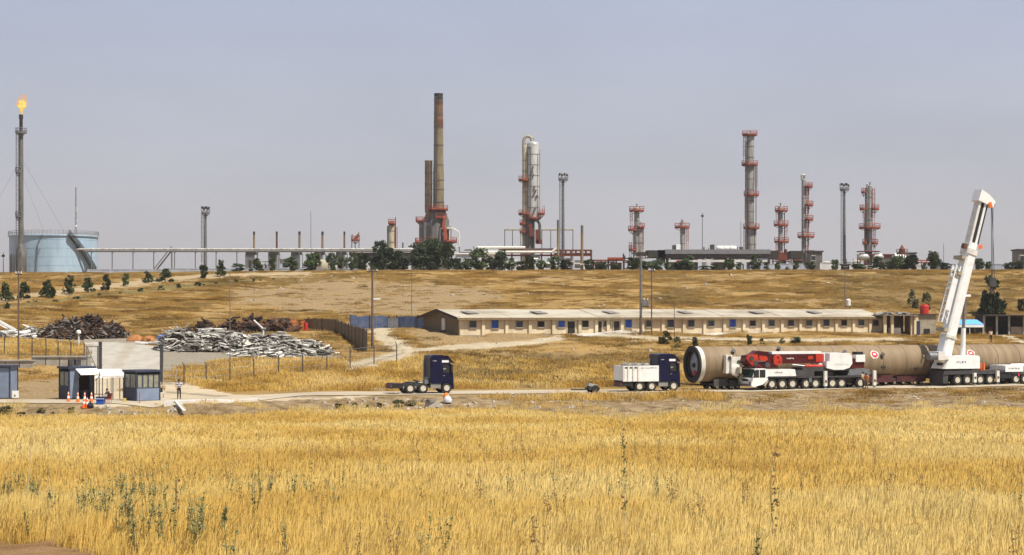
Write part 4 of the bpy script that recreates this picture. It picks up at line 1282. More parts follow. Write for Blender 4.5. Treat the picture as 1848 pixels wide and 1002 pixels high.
wall(1533, 1668, 480, 455, 'white_wall', 'low pale wall behind the bushes below the red frame')
wall(300, 668, 485.5, 450, 'blue_wall', 'low pale kerb wall along the plateau edge below the five short stacks', posts=5)
wall(1355, 1466, 477, 452, 'blue_wall', 'pale grey wall right of the flat shelter behind young trees')
wall(160, 300, 487, 452, 'blue_wall', 'low grey wall along the plateau edge right of the blue tank', posts=5)

# dark rusty rig at right
t = thing('valve_rig', 'dark rusty valve rig sticking up among bushes left of the crane boom', 'rig', base(1628, 497))
b = MB(); s = F / 497
for x in (-.9, 0, .9): b.cyl((x, 0, 0), (x * .6, 0, PZ(452, 497) - PLAT), .12, n=5)
b.build_each('leg', M['dark'], t)
platform(t, -1.4, 1.4, -1, 1, PZ(458, 497) - PLAT, M['rust_deck'], M['rust'])
MB().lathe([(.7, PZ(457, 497) - PLAT), (.8, PZ(450, 497) - PLAT), (.3, PZ(445, 497) - PLAT), (.1, PZ(442, 497) - PLAT)], 10).build('valve_head', M['rust_deck'], t)
t = thing('white_sphere_tank', 'half-round white drum behind bushes left of the dark rusty rig', 'tank', base(1624, 499))
MB().lathe([(0, -2.0), (.9, -1.8), (1.5, -1.2), (1.6, 0), (1.5, 1.2), (.9, 1.8), (0, 2)], 16, (0, 1, PZ(467, 499) - PLAT), 'X').build('drum', M['white'], t)
MB().bb(-1.4, -1.1, .2, 1.8, 0, PZ(470, 499) - PLAT).bb(1.1, 1.4, .2, 1.8, 0, PZ(470, 499) - PLAT).build_each('saddle', M['steel'], t)
t = thing('red_pipe_frame', 'faint red pipe frame above the wall left of the crane boom', 'pipe rack', base(1672, 500))
b = MB()
for p in (1655, 1663, 1672, 1680): b.cyl(((p - 1672) / 6.9, 0, 0), ((p - 1672) / 6.9, 0, PZ(470, 500) - PLAT), .14, n=5)
for y in (470, 474): b.cyl(((1655 - 1672) / 6.9, 0, PZ(y, 500) - PLAT), ((1681 - 1672) / 6.9, 0, PZ(y, 500) - PLAT), .16, n=5)
b.build('frame', M['orange'], t)
t = thing('storage_sphere', 'cream round tank half hidden behind bushes under the fourth short stack', 'tank', base(579, 474))
MB().lathe([(0, 0.2), (1.0, .3), (1.7, 1.0), (1.9, 2.0), (1.7, 3.0), (1.0, 3.7), (0, 3.9)], 18).build('shell', M['cream'], t)
MB().cyl((-1.4, 0, 0), (-1.4, 0, 2), .15, n=6).cyl((1.4, 0, 0), (1.4, 0, 2), .15, n=6).cyl((0, -1.4, 0), (0, -1.4, 2), .15, n=6).build_each('leg', M['steel'], t)

# --- small process modules that fill the feet of the columns
def module(px, Y, wpx, ytop, lab, seed, cols=('rust_deck', 'steel', 'silver', 'offwhite')):
    s = F / Y; w = wpx / s; h = PZ(ytop, Y) - PLAT; r_ = random.Random(seed)
    t = thing('process_module', lab, 'pipework', base(px, Y), 0, 'pipework modules between the columns')
    b = MB(); n = max(2, int(w / 2.5))
    for i in range(n + 1):
        x = -w / 2 + w * i / n
        for y in (-1.3, 1.3): b.bb(x - .1, x + .1, y - .1, y + .1, 0, h * (.8 if i % 3 == 1 else 1))
    for z in (h * .35, h * .62, h * .8):
        for y in (-1.3, 1.3): b.bb(-w / 2, w / 2, y - .07, y + .07, z - .09, z + .09)
    b.build('frame', M[cols[0]], t)
    for k in range(n * 2):
        x = r_.uniform(-w / 2, w / 2 - 1); z = r_.choice((h * .2, h * .42, h * .68, h * .88)); l = r_.uniform(1, 3); q = r_.uniform(.1, .24)
        p = [(x, -1.5, z), (x + l, -1.5, z)]
        if r_.random() < .6: p.append((x + l, -1.5, max(.1, z - r_.uniform(1, 2.5))))
        if r_.random() < .4: p.insert(0, (x, -1.5, min(h * 1.05, z + r_.uniform(.5, 1.5))))
        MB().tube(p, q, 7).build('pipe', M[r_.choice(cols[1:])], t)
    for k in range(max(1, n // 2)):
        x = r_.uniform(-w / 2 + .8, w / 2 - .8); q = r_.uniform(.45, .8)
        if r_.random() < .5: MB().lathe([(0, -1.4), (q * .8, -1.2), (q, -.9), (q, .9), (q * .8, 1.2), (0, 1.4)], 14, (x, 0, h * .62 + q), 'X').build('drum', M[r_.choice(cols[2:])], t)
        else: MB().lathe([(q, 0), (q, h * .7), (q * .7, h * .8), (0, h * .84)], 14, (x, -.3, 0)).build('drum', M[r_.choice(cols[1:])], t)
    return t
module(842, 496, 26, 445, 'tangle of pipework on the roofline just right of the furnace', 1, ('steel', 'steel', 'offwhite', 'silver'))
module(893, 497, 34, 446, 'pipework behind the low white building left of the silver column', 2, ('steel', 'steel', 'offwhite', 'silver'))
module(1088, 500, 40, 467, 'low pipework behind the red-roofed shed', 3, ('rust_deck', 'rust', 'steel', 'offwhite'))
module(1140, 503, 30, 458, 'pipework round the foot of the squat crowned column', 4, ('dark', 'steel', 'rust', 'steel'))
module(1300, 502, 60, 446, 'pipework showing above the middle of the flat shelter', 5, ('steel', 'steel', 'offwhite', 'silver'))
module(1410, 503, 30, 455, 'rusty pipework behind the foot of the triple-platform column', 6, ('rust_deck', 'rust', 'steel', 'rust'))
module(1441, 503, 22, 460, 'dark pipework between the triple-platform and silver-capped columns', 7, ('dark', 'steel', 'rust', 'steel'))
module(1496, 500, 30, 470, 'low pale pipework behind the bright white wall', 8, ('steel', 'offwhite', 'cream', 'offwhite'))
module(1538, 503, 24, 468, 'low pale tanks and pipes right of the mast cabinet', 9, ('steel', 'cream', 'offwhite', 'offwhite'))
module(1612, 503, 40, 462, 'rusty pipework right of the column with white drums', 10, ('rust_deck', 'steel', 'silver', 'offwhite'))
module(742, 503, 30, 438, 'dark pipework beside the left foot of the furnace', 11, ('dark', 'steel', 'rust', 'steel'))
module(470, 500, 44, 466, 'grey pipework behind the two leftmost short stacks', 12, ('steel', 'steel', 'offwhite', 'silver'))
module(600, 500, 50, 464, 'grey pipework behind the two rightmost short stacks', 13, ('steel', 'steel', 'offwhite', 'silver'))
# ------------------------------------------------------------------ trees and shrubs
def crown_mesh(name, kind, seed, m, n=520, leaf=.06):
    """crown in a unit box: height 1, width 1; many small leaf sprays spread through clumps"""
    r = random.Random(seed)
    b = MB()
    cl = []
    k = 14 if kind == 'shrub' else (40 if m is M['leaf_dark'] else 28)
    for i in range(k):
        z = r.uniform(.06, .93)
        if kind == 'cone': z = .05 + .9 * (1 - math.sqrt(1 - r.random() * .97)); w = .46 * (1 - z) ** .9 + .02
        elif kind == 'column': w = .42 * math.sin(math.pi * min(.97, max(.05, z))) ** .5
        elif kind == 'shrub': w = .45 * math.sqrt(max(.05, 1 - z * z)); z *= .85
        else: w = .44 * math.sqrt(max(.04, 1 - ((z - .52) / .52) ** 2))
        a = r.uniform(0, 6.283); d = w * r.uniform(.35, .95)
        rad = r.uniform(.07, .21) * (.75 if kind == 'cone' else 1)
        cl.append((d * math.cos(a), d * math.sin(a), z, rad))
    for i in range(n):
        cx, cy, cz, rad = r.choice(cl)
        v = Vector((r.gauss(0, 1), r.gauss(0, 1), r.gauss(0, 1)))
        v.normalize(); v *= rad * r.uniform(.55, 1.08)
        p = Vector((cx + v.x, cy + v.y, max(.01, cz + v.z * .8)))
        ax = Vector((r.gauss(0, 1), r.gauss(0, 1), r.gauss(0, .8))).normalized()
        bx = ax.orthogonal().normalized()
        s = leaf * r.uniform(.5, 1.3)
        if kind == 'cone': bx = (bx + Vector((0, 0, .7))).normalized()
        b.add([p + ax * s, p + bx * s * .55, p - ax * s, p - bx * s * .55], [(0, 1, 2, 3)])
    return b.mesh(name, m, smooth=False)

def trunk_mesh(name, seed, h=1.0, r0=.035):
    r = random.Random(seed)
    b = MB()
    p = Vector((0, 0, -.03)); 
    for i in range(4):
        q = p + Vector((r.uniform(-.03, .03), r.uniform(-.03, .03), h / 4))
        b.cyl(p, q, r0 * (1 - i * .2), r0 * (1 - (i + 1) * .2), 7, caps=False); p = q
        if i:
            for k in range(2):
                a = r.uniform(0, 6.28)
                b.cyl(p, p + Vector((.22 * math.cos(a), .22 * math.sin(a), .16)), r0 * .4, r0 * .12, 5, caps=False)
    return b.mesh(name, M['bark'])

CR = {k: [crown_mesh('crown_%s' % k, k, 100 + 7 * i + hash_, M[mm], nn * 3, lf) for i in range(7)] for k, hash_, mm, nn, lf in
      (('cone', 1, 'leaf', 620, .055), ('round', 2, 'leaf', 640, .06), ('column', 3, 'leaf', 560, .055))}
CR['dark'] = [crown_mesh('crown_dark', 'round', 200 + i, M['leaf_dark'], 2400, .055) for i in range(7)]
CR['darkcone'] = [crown_mesh('crown_darkcone', 'cone', 270 + i, M['leaf_dark'], 3400, .05) for i in range(2)]
CR['shrub'] = [crown_mesh('crown_shrub', 'shrub', 230 + i, M['leaf_dark'], 700, .085) for i in range(3)]
CR['olive'] = [crown_mesh('crown_olive', 'shrub', 250 + i, M['leaf_olive'], 800, .07) for i in range(3)]
TR = [trunk_mesh('trunk', 300 + i) for i in range(3)]
tree_n = [0]
kids = {}

def tree(px, py0, py1, w, Y, kind, label, name='tree', group=None, cat='tree', gap=.04, pos=None):
    """py0 top, py1 foot, w width, all in photo pixels"""
    s = F / Y
    p = pos or Vector((PX(px, Y), Y, PZ(py1, Y)))
    if pos is None: p.z = min(p.z, float(H(p.x, p.y)) + .05) if Y < 446 else p.z
    h = (PZ(py0, Y) - p.z); wd = w / s
    tree_n[0] += 1
    k = tree_n[0]
    t = thing(name, label, cat, p, k * 1.7, group)
    ot = link_mesh('trunk', TR[k % 3], t, scale=(h * .9, h * .9, h * .72))
    oc = link_mesh('crown', CR[kind][k % len(CR[kind])], t, (0, 0, h * gap), (wd * (1.45 if kind == 'cone' else 1.4), wd * (1.45 if kind == 'cone' else 1.4), h * (1 - gap) * 1.06))
    kids[t.name] = (ot, oc)
    return t

# the row of young conifers on the bench below the tank
g = 'young conifers along the hillside bench'
for px, y0, y1, w, kind, lab in (
        (10, 506, 543, 24, 'cone', 'dark conifer cut by the left picture edge, left of the tall brown pole'),
        (43, 505, 541, 20, 'cone', 'dusty conifer directly behind the tall brown pole at left'),
        (85, 503, 538, 26, 'cone', 'broad squat conifer on the bench below the middle of the blue tank'),
        (125, 492, 531, 22, 'cone', 'tallest slim conifer on the bench, below the right part of the blue tank'),
        (159, 496, 528, 20, 'cone', 'conifer below the foot of the blue tank stair'),
        (191, 492, 526, 19, 'cone', 'slim conifer on a visible stem, first one right of the blue tank'),
        (227, 495, 517, 12, 'column', 'tiny thin sapling on the bench between larger conifers'),
        (267, 487, 511, 20, 'cone', 'dark bushy conifer below the sloping pipe stair'),
        (298, 482, 510, 22, 'cone', 'dense dark conical tree at the plateau edge right of the pipe stair'),
        (367, 480, 503, 15, 'round', 'small round tree at the foot of the lone floodlight mast'),
        (398, 465, 499, 17, 'cone', 'slender pale conifer right of the lone floodlight mast')):
    p = ground_at(px, y1)
    tree(px, y0, y1, w, p.y, kind, lab, 'conifer', g, gap=.06, pos=p)

g = 'roadside trees along the plateau edge'
rows = [
    (429, 477, 501, 19, 'round', 'low pale bush-like tree left of the first short stack'),
    (462, 464, 499, 23, 'cone', 'broad conifer in front of the leftmost short stack'),
    (492, 460, 493, 12, 'column', 'thin dark tree against the second heater box'),
    (526, 465, 494, 22, 'round', 'round dark tree between second and third short stacks'),
    (564, 455, 492, 26, 'round', 'tree with wide crown in front of the whip aerial'),
    (557, 476, 494, 18, 'dark', 'low dark bush under the wide crown by the whip aerial'),
    (599, 459, 493, 16, 'column', 'upright tree right of the cream round tank'),
    (618, 461, 491, 16, 'column', 'upright tree below the darkest short stack'),
    (636, 457, 491, 16, 'column', 'upright tree below the small spindly rig'),
    (655, 461, 491, 20, 'round', 'rounded tree right of the small spindly rig'),
    (674, 466, 490, 14, 'round', 'small tree tucked left of the first big dark tree'),
    (687, 438, 493, 26, 'dark', 'big dark tree left of the stubby cream column'),
    (711, 450, 493, 26, 'dark', 'big dark tree directly before the stubby cream column'),
    (729, 468, 492, 18, 'dark', 'low dark tree right of the stubby cream column'),
    (755, 440, 493, 30, 'dark', 'massive dark tree in front of the left side of the furnace'),
    (776, 434, 493, 34, 'dark', 'tallest massive dark tree in front of the furnace middle'),
    (806, 441, 487, 22, 'round', 'upright green tree before the right side of the furnace'),
    (824, 468, 493, 21, 'round', 'rounded tree just right of the furnace before the pale building'),
    (846, 464, 494, 18, 'round', 'tree before the middle of the pale blue-white building'),
    (864, 451, 491, 25, 'round', 'taller tree between the pale building and the low white one'),
    (885, 464, 492, 18, 'round', 'tree before the low white building'),
    (901, 455, 492, 22, 'dark', 'dark tree at the right end of the low white building'),
    (921, 466, 492, 16, 'round', 'small tree under the left half of the white rack pipe'),
    (941, 472, 492, 15, 'dark', 'small dark tree left of the silver column foot'),
    (957, 463, 491, 16, 'round', 'tree right below the silver column'),
    (978, 468, 491, 16, 'round', 'tree right of the silver column foot'),
    (1001, 464, 490, 18, 'round', 'tree below the slim khaki pipe stack'),
    (1021, 470, 490, 18, 'dark', 'low dark tree below the floodlight mast by the silver column'),
    (1064, 470, 490, 18, 'round', 'tree right of the slim tan pipe stack'),
    (1087, 474, 490, 16, 'dark', 'low dark bush left in front of the red-roofed shed'),
    (1111, 477, 491, 18, 'round', 'low bush right in front of the red-roofed shed'),
    (1144, 466, 489, 22, 'round', 'tree at the foot of the squat crowned column'),
    (1167, 470, 490, 18, 'round', 'tree left of the dark annex of the flat shelter'),
    (1186, 470, 491, 22, 'dark', 'grey-green tree before the dark annex of the flat shelter'),
    (1206, 474, 490, 12, 'round', 'narrow bush at the left pillar of the flat shelter'),
    (1226, 472, 491, 18, 'dark', 'low bush below the red round sign of the flat shelter'),
    (1241, 462, 492, 26, 'round', 'large tree before the left half of the flat shelter'),
    (1271, 480, 491, 17, 'dark', 'low dark bush under the middle of the flat shelter'),
    (1289, 477, 490, 15, 'round', 'pale bush under the middle of the flat shelter'),
    (1317, 466, 491, 18, 'round', 'tree in the dark opening of the flat shelter'),
    (1334, 474, 488, 10, 'round', 'little lollipop sapling before the right half of the flat shelter'),
    (1364, 461, 490, 18, 'round', 'taller pale tree before the right end of the flat shelter'),
    (1384, 474, 490, 9, 'round', 'slender sapling just right of the flat shelter'),
    (1403, 472, 490, 9, 'round', 'slender sapling below the thin triple-platform column'),
    (1421, 480, 490, 8, 'cone', 'smallest sapling before the pale grey wall'),
    (1436, 474, 489, 10, 'round', 'slender sapling left of the silver-capped column foot'),
    (1461, 472, 491, 18, 'round', 'bush before the grey block-house'),
    (1507, 470, 487, 13, 'round', 'lone small tree before the bright white wall'),
    (1549, 477, 490, 22, 'dark', 'wide low bush right of the dark mast cabinet'),
    (1571, 480, 492, 10, 'round', 'small bush below the column with white drums'),
    (1584, 464, 490, 20, 'round', 'tree in front of the red control box'),
    (1603, 472, 492, 20, 'dark', 'dark bush right of the red control box'),
    (1616, 464, 490, 24, 'round', 'tree before the half-round white drum'),
    (1646, 462, 493, 22, 'dark', 'dark tree before the small flat-topped hut'),
    (1633, 470, 490, 18, 'dark', 'dark bush below the dark rusty rig'),
    (1668, 474, 489, 9, 'round', 'thin sapling before the long bluish wall'),
    (1687, 456, 486, 20, 'dark', 'tall lone dark tree between the hut and the crane boom'),
    (1706, 475, 489, 18, 'dark', 'low dark tree close left of the crane boom'),
    (1768, 468, 488, 16, 'round', 'round tree seen between crane boom and hoist ropes'),
    (1783, 473, 488, 10, 'round', 'little tree right behind the hoist ropes'),
    (1822, 474, 490, 16, 'dark', 'bush at the foot of the dark grey tower block'),
    (1838, 472, 491, 18, 'dark', 'bush at the right picture edge on the plateau')]
for k, (px, y0, y1, w, kind, lab) in enumerate(rows):
    Y = 441 + (k * 37 % 7) * .8 + (4 if kind == 'dark' else 0)
    tree(px, y0, min(y1, 493), w, Y, kind, lab, 'tree', g, pos=Vector((PX(px, Y), Y, float(H(PX(px, Y), Y)) - .05)))

g = 'round shrubs lining the hillside track'
for k, (px, py, w, h) in enumerate(((13, 558, 16, 13), (51, 547, 8, 4), (64, 547, 8, 4), (98, 544, 16, 4), (139, 539, 15, 5), (179, 534, 12, 5), (216, 530, 8, 4), (254, 526, 14, 7), (290, 523, 15, 8), (323, 519, 12, 8), (357, 516, 14, 7), (368, 516, 7, 4), (391, 513, 8, 5), (426, 509, 8, 5), (458, 508, 8, 5), (494, 506, 9, 5), (470, 507, 4, 3))):
    p = ground_at(px, py)
    s = F / p.y
    lab = 'small round dark green shrub in the row lining the hillside track'
    if k == 0: lab = 'largest dark shrub of the hillside row, at the left edge under the first conifer'
    t = tree(px, 0, 0, 0, p.y, 'shrub', lab, 'shrub', g, 'shrub', pos=p)
    kids[t.name][0].scale = (h / s * .5,) * 3
    kids[t.name][1].scale = (w / s, w / s, h / s * 1.15); kids[t.name][1].location.z = -.05

def shrub(px, py, w, h, kind, lab, name='shrub', group=None):
    p = ground_at(px, py); s = F / p.y
    t = tree(px, 0, 0, 0, p.y, kind, lab, name, group, 'shrub', pos=p)
    kids[t.name][0].scale = (h / s * .7,) * 3
    kids[t.name][1].scale = (w / s, w / s, h / s); kids[t.name][1].location.z = -.02
    return t
shrub(1200, 620, 34, 26, 'olive', 'wide green bush in front of the long building near the twin poles')
shrub(1222, 628, 18, 24, 'olive', 'scraggly bush beside the wide green bush by the long building')
shrub(1254, 628, 13, 20, 'dark', 'dark little tree just behind the open end of the big vessel')
shrub(1352, 622, 12, 18, 'dark', 'dark bush rising behind the vessel left of the red crane boom')
shrub(1375, 621, 10, 12, 'olive', 'small low bush behind the vessel above the red crane boom')
shrub(1412, 620, 14, 12, 'olive', 'third low bush behind the vessel above the white crane strip')
shrub(1436, 621, 22, 13, 'dark', 'wide low bush behind the vessel above the white crane counterweight')
# trees behind the huts at right
for px, py, y0, w, kind, lab in ((1790, 575, 484, 52, 'darkcone', 'big dark tree behind the dark shelter, under the hoist ropes'),
                                 (1772, 577, 556, 18, 'dark', 'small dark bush left of the big tree under the hoist ropes'),
                                 (1648, 565, 517, 24, 'olive', 'thin airy tree behind the hut with the red water tank'),
                                 (1672, 566, 522, 20, 'olive', 'low airy tree just left of the crane boom on the slope'),
                                 (1843, 570, 540, 14, 'dark', 'dark bush behind the dark shelter at the right edge')):
    p = ground_at(px, py - 6); s = F / p.y
    h = PZ(y0, p.y) - p.z
    t = tree(px, 0, 0, 0, p.y, kind, lab, 'tree', None, 'tree', pos=p)
    kids[t.name][0].scale = (h * .8, h * .8, h * .7); kids[t.name][1].scale = (w / s * 1.1, w / s * 1.1, h); kids[t.name][1].location.z = 0
g = 'scrubby bushes on the road bank'
for px, py, w, h in ((612, 739, 26, 13), (640, 737, 18, 13), (662, 740, 14, 12), (683, 737, 24, 12), (718, 735, 34, 16), (742, 732, 26, 12), (10, 748, 34, 18), (40, 752, 22, 10), (75, 745, 20, 11), (130, 745, 22, 12), (96, 750, 14, 8)):
    shrub(px, py, w, h, 'olive', 'low olive scrub bush on the bank beneath the road', 'shrub', g)
# ------------------------------------------------------------------ long low building below the slope
BA = R(30)
BO = Vector((PX(830, 258), 258, 0))
BC, BS = math.cos(BA), math.sin(BA)
def along(px): return ((px - 924) * BO.y - F * BO.x) / (F * BC - (px - 924) * BS)

def long_building():
    L, D, EZ, RZ = along(1592), 11.0, 7.4, 8.4
    t = thing('long_building', 'very long low cream building with pale sheet roof, pillars and small blue or dark windows', 'building', (BO.x, BO.y, 0), BA)
    w = MB().bb(0, L, 0, .3, 3.6, EZ)
    w.build('front_wall', M['stucco'], t)
    MB().bb(.3, L, D - .3, D, 4, EZ).build('rear_wall', M['block'], t)
    MB().prism([(0, 3.8), (.3, 3.8), (.3, EZ), (0, EZ)], .303, D - .303).add([(0, .3, EZ), (0, D - .3, EZ), (0, D / 2, RZ - .15), (.3, .3, EZ), (.3, D - .3, EZ), (.3, D / 2, RZ - .15)],
                                                                         [(0, 2, 1), (3, 4, 5), (0, 3, 5, 2), (1, 2, 5, 4)]).build('gable_wall', M['brown_board'], t)  # gable's shade put into its colour, darker than the front stucco
    MB().bb(L - .3, L, .303, D - .303, 3.8, EZ).build('gable_wall', M['block'], t)
    # roof: two slopes of sheet with lapped patches
    ov, th = .62, .12
    def slope(y0, z0, y1, z1, n):
        b = MB(); r_ = random.Random(4)
        x = -.7
        while x < L + .5:
            x2 = min(x + r_.uniform(2.4, 4.4), L + .5); dz = r_.uniform(0, .07)
            b.add([(x, y0, z0 + dz), (x2, y0, z0 + dz), (x2, y1, z1 + dz), (x, y1, z1 + dz), (x, y0, z0 - th), (x2, y0, z0 - th), (x2, y1, z1 - th), (x, y1, z1 - th)],
                  [(0, 1, 2, 3), (4, 7, 6, 5), (0, 4, 5, 1), (1, 5, 6, 2), (2, 6, 7, 3), (3, 7, 4, 0)])
            x = x2
        return b
    r = slope(-ov, EZ - .2, D / 2 - .01, RZ, 1).build('roof', M['roof_sheet'], t)
    slope(D + ov, EZ - .1, D / 2 + .01, RZ, 2).build('roof', M['roof_sheet'], t)
    MB().bb(-.72, L + .5, -ov - .05, -ov - .002, EZ - .42, EZ - .12).build('eave_board', M['brown_board'], t)
    b = MB()
    b.add([(-.75, -ov, EZ - .38), (-.75, -ov, EZ - .05), (-.75, D / 2, RZ + .1), (-.75, D / 2, RZ - .25), (-.72, -ov, EZ - .38), (-.72, -ov, EZ - .05), (-.72, D / 2, RZ + .1), (-.72, D / 2, RZ - .25)],
          [(0, 1, 2, 3), (4, 7, 6, 5), (1, 5, 6, 2), (0, 3, 7, 4), (0, 4, 5, 1), (2, 6, 7, 3)])
    b.add([(-.75, D + ov, EZ - .38), (-.75, D + ov, EZ - .05), (-.75, D / 2, RZ + .1), (-.75, D / 2, RZ - .25), (-.72, D + ov, EZ - .38), (-.72, D + ov, EZ - .05), (-.72, D / 2, RZ + .1), (-.72, D / 2, RZ - .25)],
          [(0, 3, 2, 1), (4, 5, 6, 7), (1, 2, 6, 5), (0, 4, 7, 3), (0, 1, 5, 4), (2, 3, 7, 6)])
    b.build('barge_board', M['wood_dark'], t)
    b = MB()
    for x in (3, 14, 26, 39, 52, 63): b.box((x, D * .25, (EZ + RZ) / 2 + .12), (2.2, 1.6, .08), rx=.2, rz=.3)
    b.build_each('loose_roof_sheet', M['scrap_grey'], t)
    for p in list(np.arange(871, 1010, 42.2)) + [1045, 1075, 1096, 1121, 1158, 1195, 1233, 1270, 1306, 1341, 1376, 1410, 1443, 1476, 1508, 1539, 1569]:
        x = along(p)
        MB().bb(x - .24, x + .24, -.28, -.003, 3.7, EZ - .05).build('pillar', M['stucco'], t)
    wins = ((853, 'glass', .8), (893, 'blue_paint', 1.0), (937, 'glass', .75), (976, 'interior', .7), (1013, 'blue_paint', .75), (1056, 'interior', .8), (1095, 'glass', .7), (1134, 'blue_paint', 1.05),
            (1171, 'glass', .8), (1210, 'cabin_dark', .95), (1247, 'cabin_dark', .85), (1283, 'glass', .7), (1322, 'blue_paint', 1.0), (1358, 'interior', .7), (1392, 'glass', .8), (1427, 'cabin_dark', .8),
            (1460, 'glass', .75), (1491, 'cabin_dark', .85), (1523, 'interior', .8), (1554, 'glass', .75), (1580, 'interior', .7))
    for p, m, h in wins:
        x = along(p)
        f = MB().bb(x - .5, x + .5, -.07, -.003, 6.32 - h * .45, 6.32 + h * .62).build('window', M[m], t)
        MB().bb(x - .58, x - .5, -.1, -.004, 6.3 - h * .5, 6.36 + h * .62).bb(x + .5, x + .58, -.1, -.004, 6.3 - h * .5, 6.36 + h * .62).bb(x - .62, x + .62, -.16, -.004, 6.2 - h * .48, 6.3 - h * .48).build('window_frame', M['block'], f)
    for p, w in ((1030, .62), (1080, .5), (1112, .5)):
        x = along(p)
        d = MB().bb(x - w, x + w, -.06, -.003, 4.6, 6.75).build('door', M['interior' if p == 1030 else 'wood_dark'], t)
        MB().bb(x - w - .12, x - w, -.12, -.004, 4.6, 6.85).bb(x + w, x + w + .12, -.12, -.004, 4.6, 6.85).bb(x - w, x + w, -.12, -.004, 6.75, 6.87).build('door_frame', M['stucco'], d)
    MB().bb(-.12, -.003, D * .38, D * .46, 5.6, 7.2).build('pale_board', M['offwhite'], t)
    MB().bb(-.14, -.003, D * .36, D * .5, 5.0, 5.55).build('red_board', M['rust'], t)
    MB().bb(-.02, L, -.12, -.004, 3.6, 4.95).build('plinth', M['block'], t)
long_building()

def drape(name, poly, up, m, skirt=.3, n=14):
    """thin slab following the ground inside a quadrilateral (A,B,C,D ground points)"""
    A, B, C_, D = [Vector((p.x, p.y)) for p in poly]
    b = MB(); k = n + 1
    for i in range(k):
        for j in range(k):
            q = A.lerp(B, i / n).lerp(D.lerp(C_, i / n), j / n)
            b.v.append((q.x, q.y, float(H(q.x, q.y)) + up))
    for i in range(n):
        for j in range(n):
            a = i * k + j; b.f.append((a, a + k, a + k + 1, a + 1)); b.mi.append(0)
    edge = [i * k for i in range(k)] + [n * k + j for j in range(1, k)] + [i * k + n for i in range(n - 1, -1, -1)] + [j for j in range(n - 1, 0, -1)]
    o = len(b.v)
    for e_ in edge: x, y, z = b.v[e_]; b.v.append((x, y, z - skirt))
    for i in range(len(edge)):
        j = (i + 1) % len(edge)
        b.f.append((edge[i], o + i, o + j, edge[j])); b.mi.append(0)
    return tag(b.build(name, m, None), None, None, kind='structure')
def bpt(px, dy):
    """ground point dy metres in front of the long building at picture column px"""
    x = along(px); p = Vector((BO.x + x * BC + dy * BS, BO.y + x * BS - dy * BC)); return Vector((p.x, p.y, 0))
M['apron'] = mat('pale_cement_apron', (.50, .47, .41), (.40, .37, .31), .8, .9, world_space=True)
drape('pavement', [bpt(1012, 5.0), bpt(1110, 5.0), bpt(1165, .6), bpt(995, .6)], .14, M['apron'])
drape('pavement', [bpt(1265, 2.0), bpt(1390, 2.0), bpt(1390, .6), bpt(1255, .6)], .12, M['apron'])

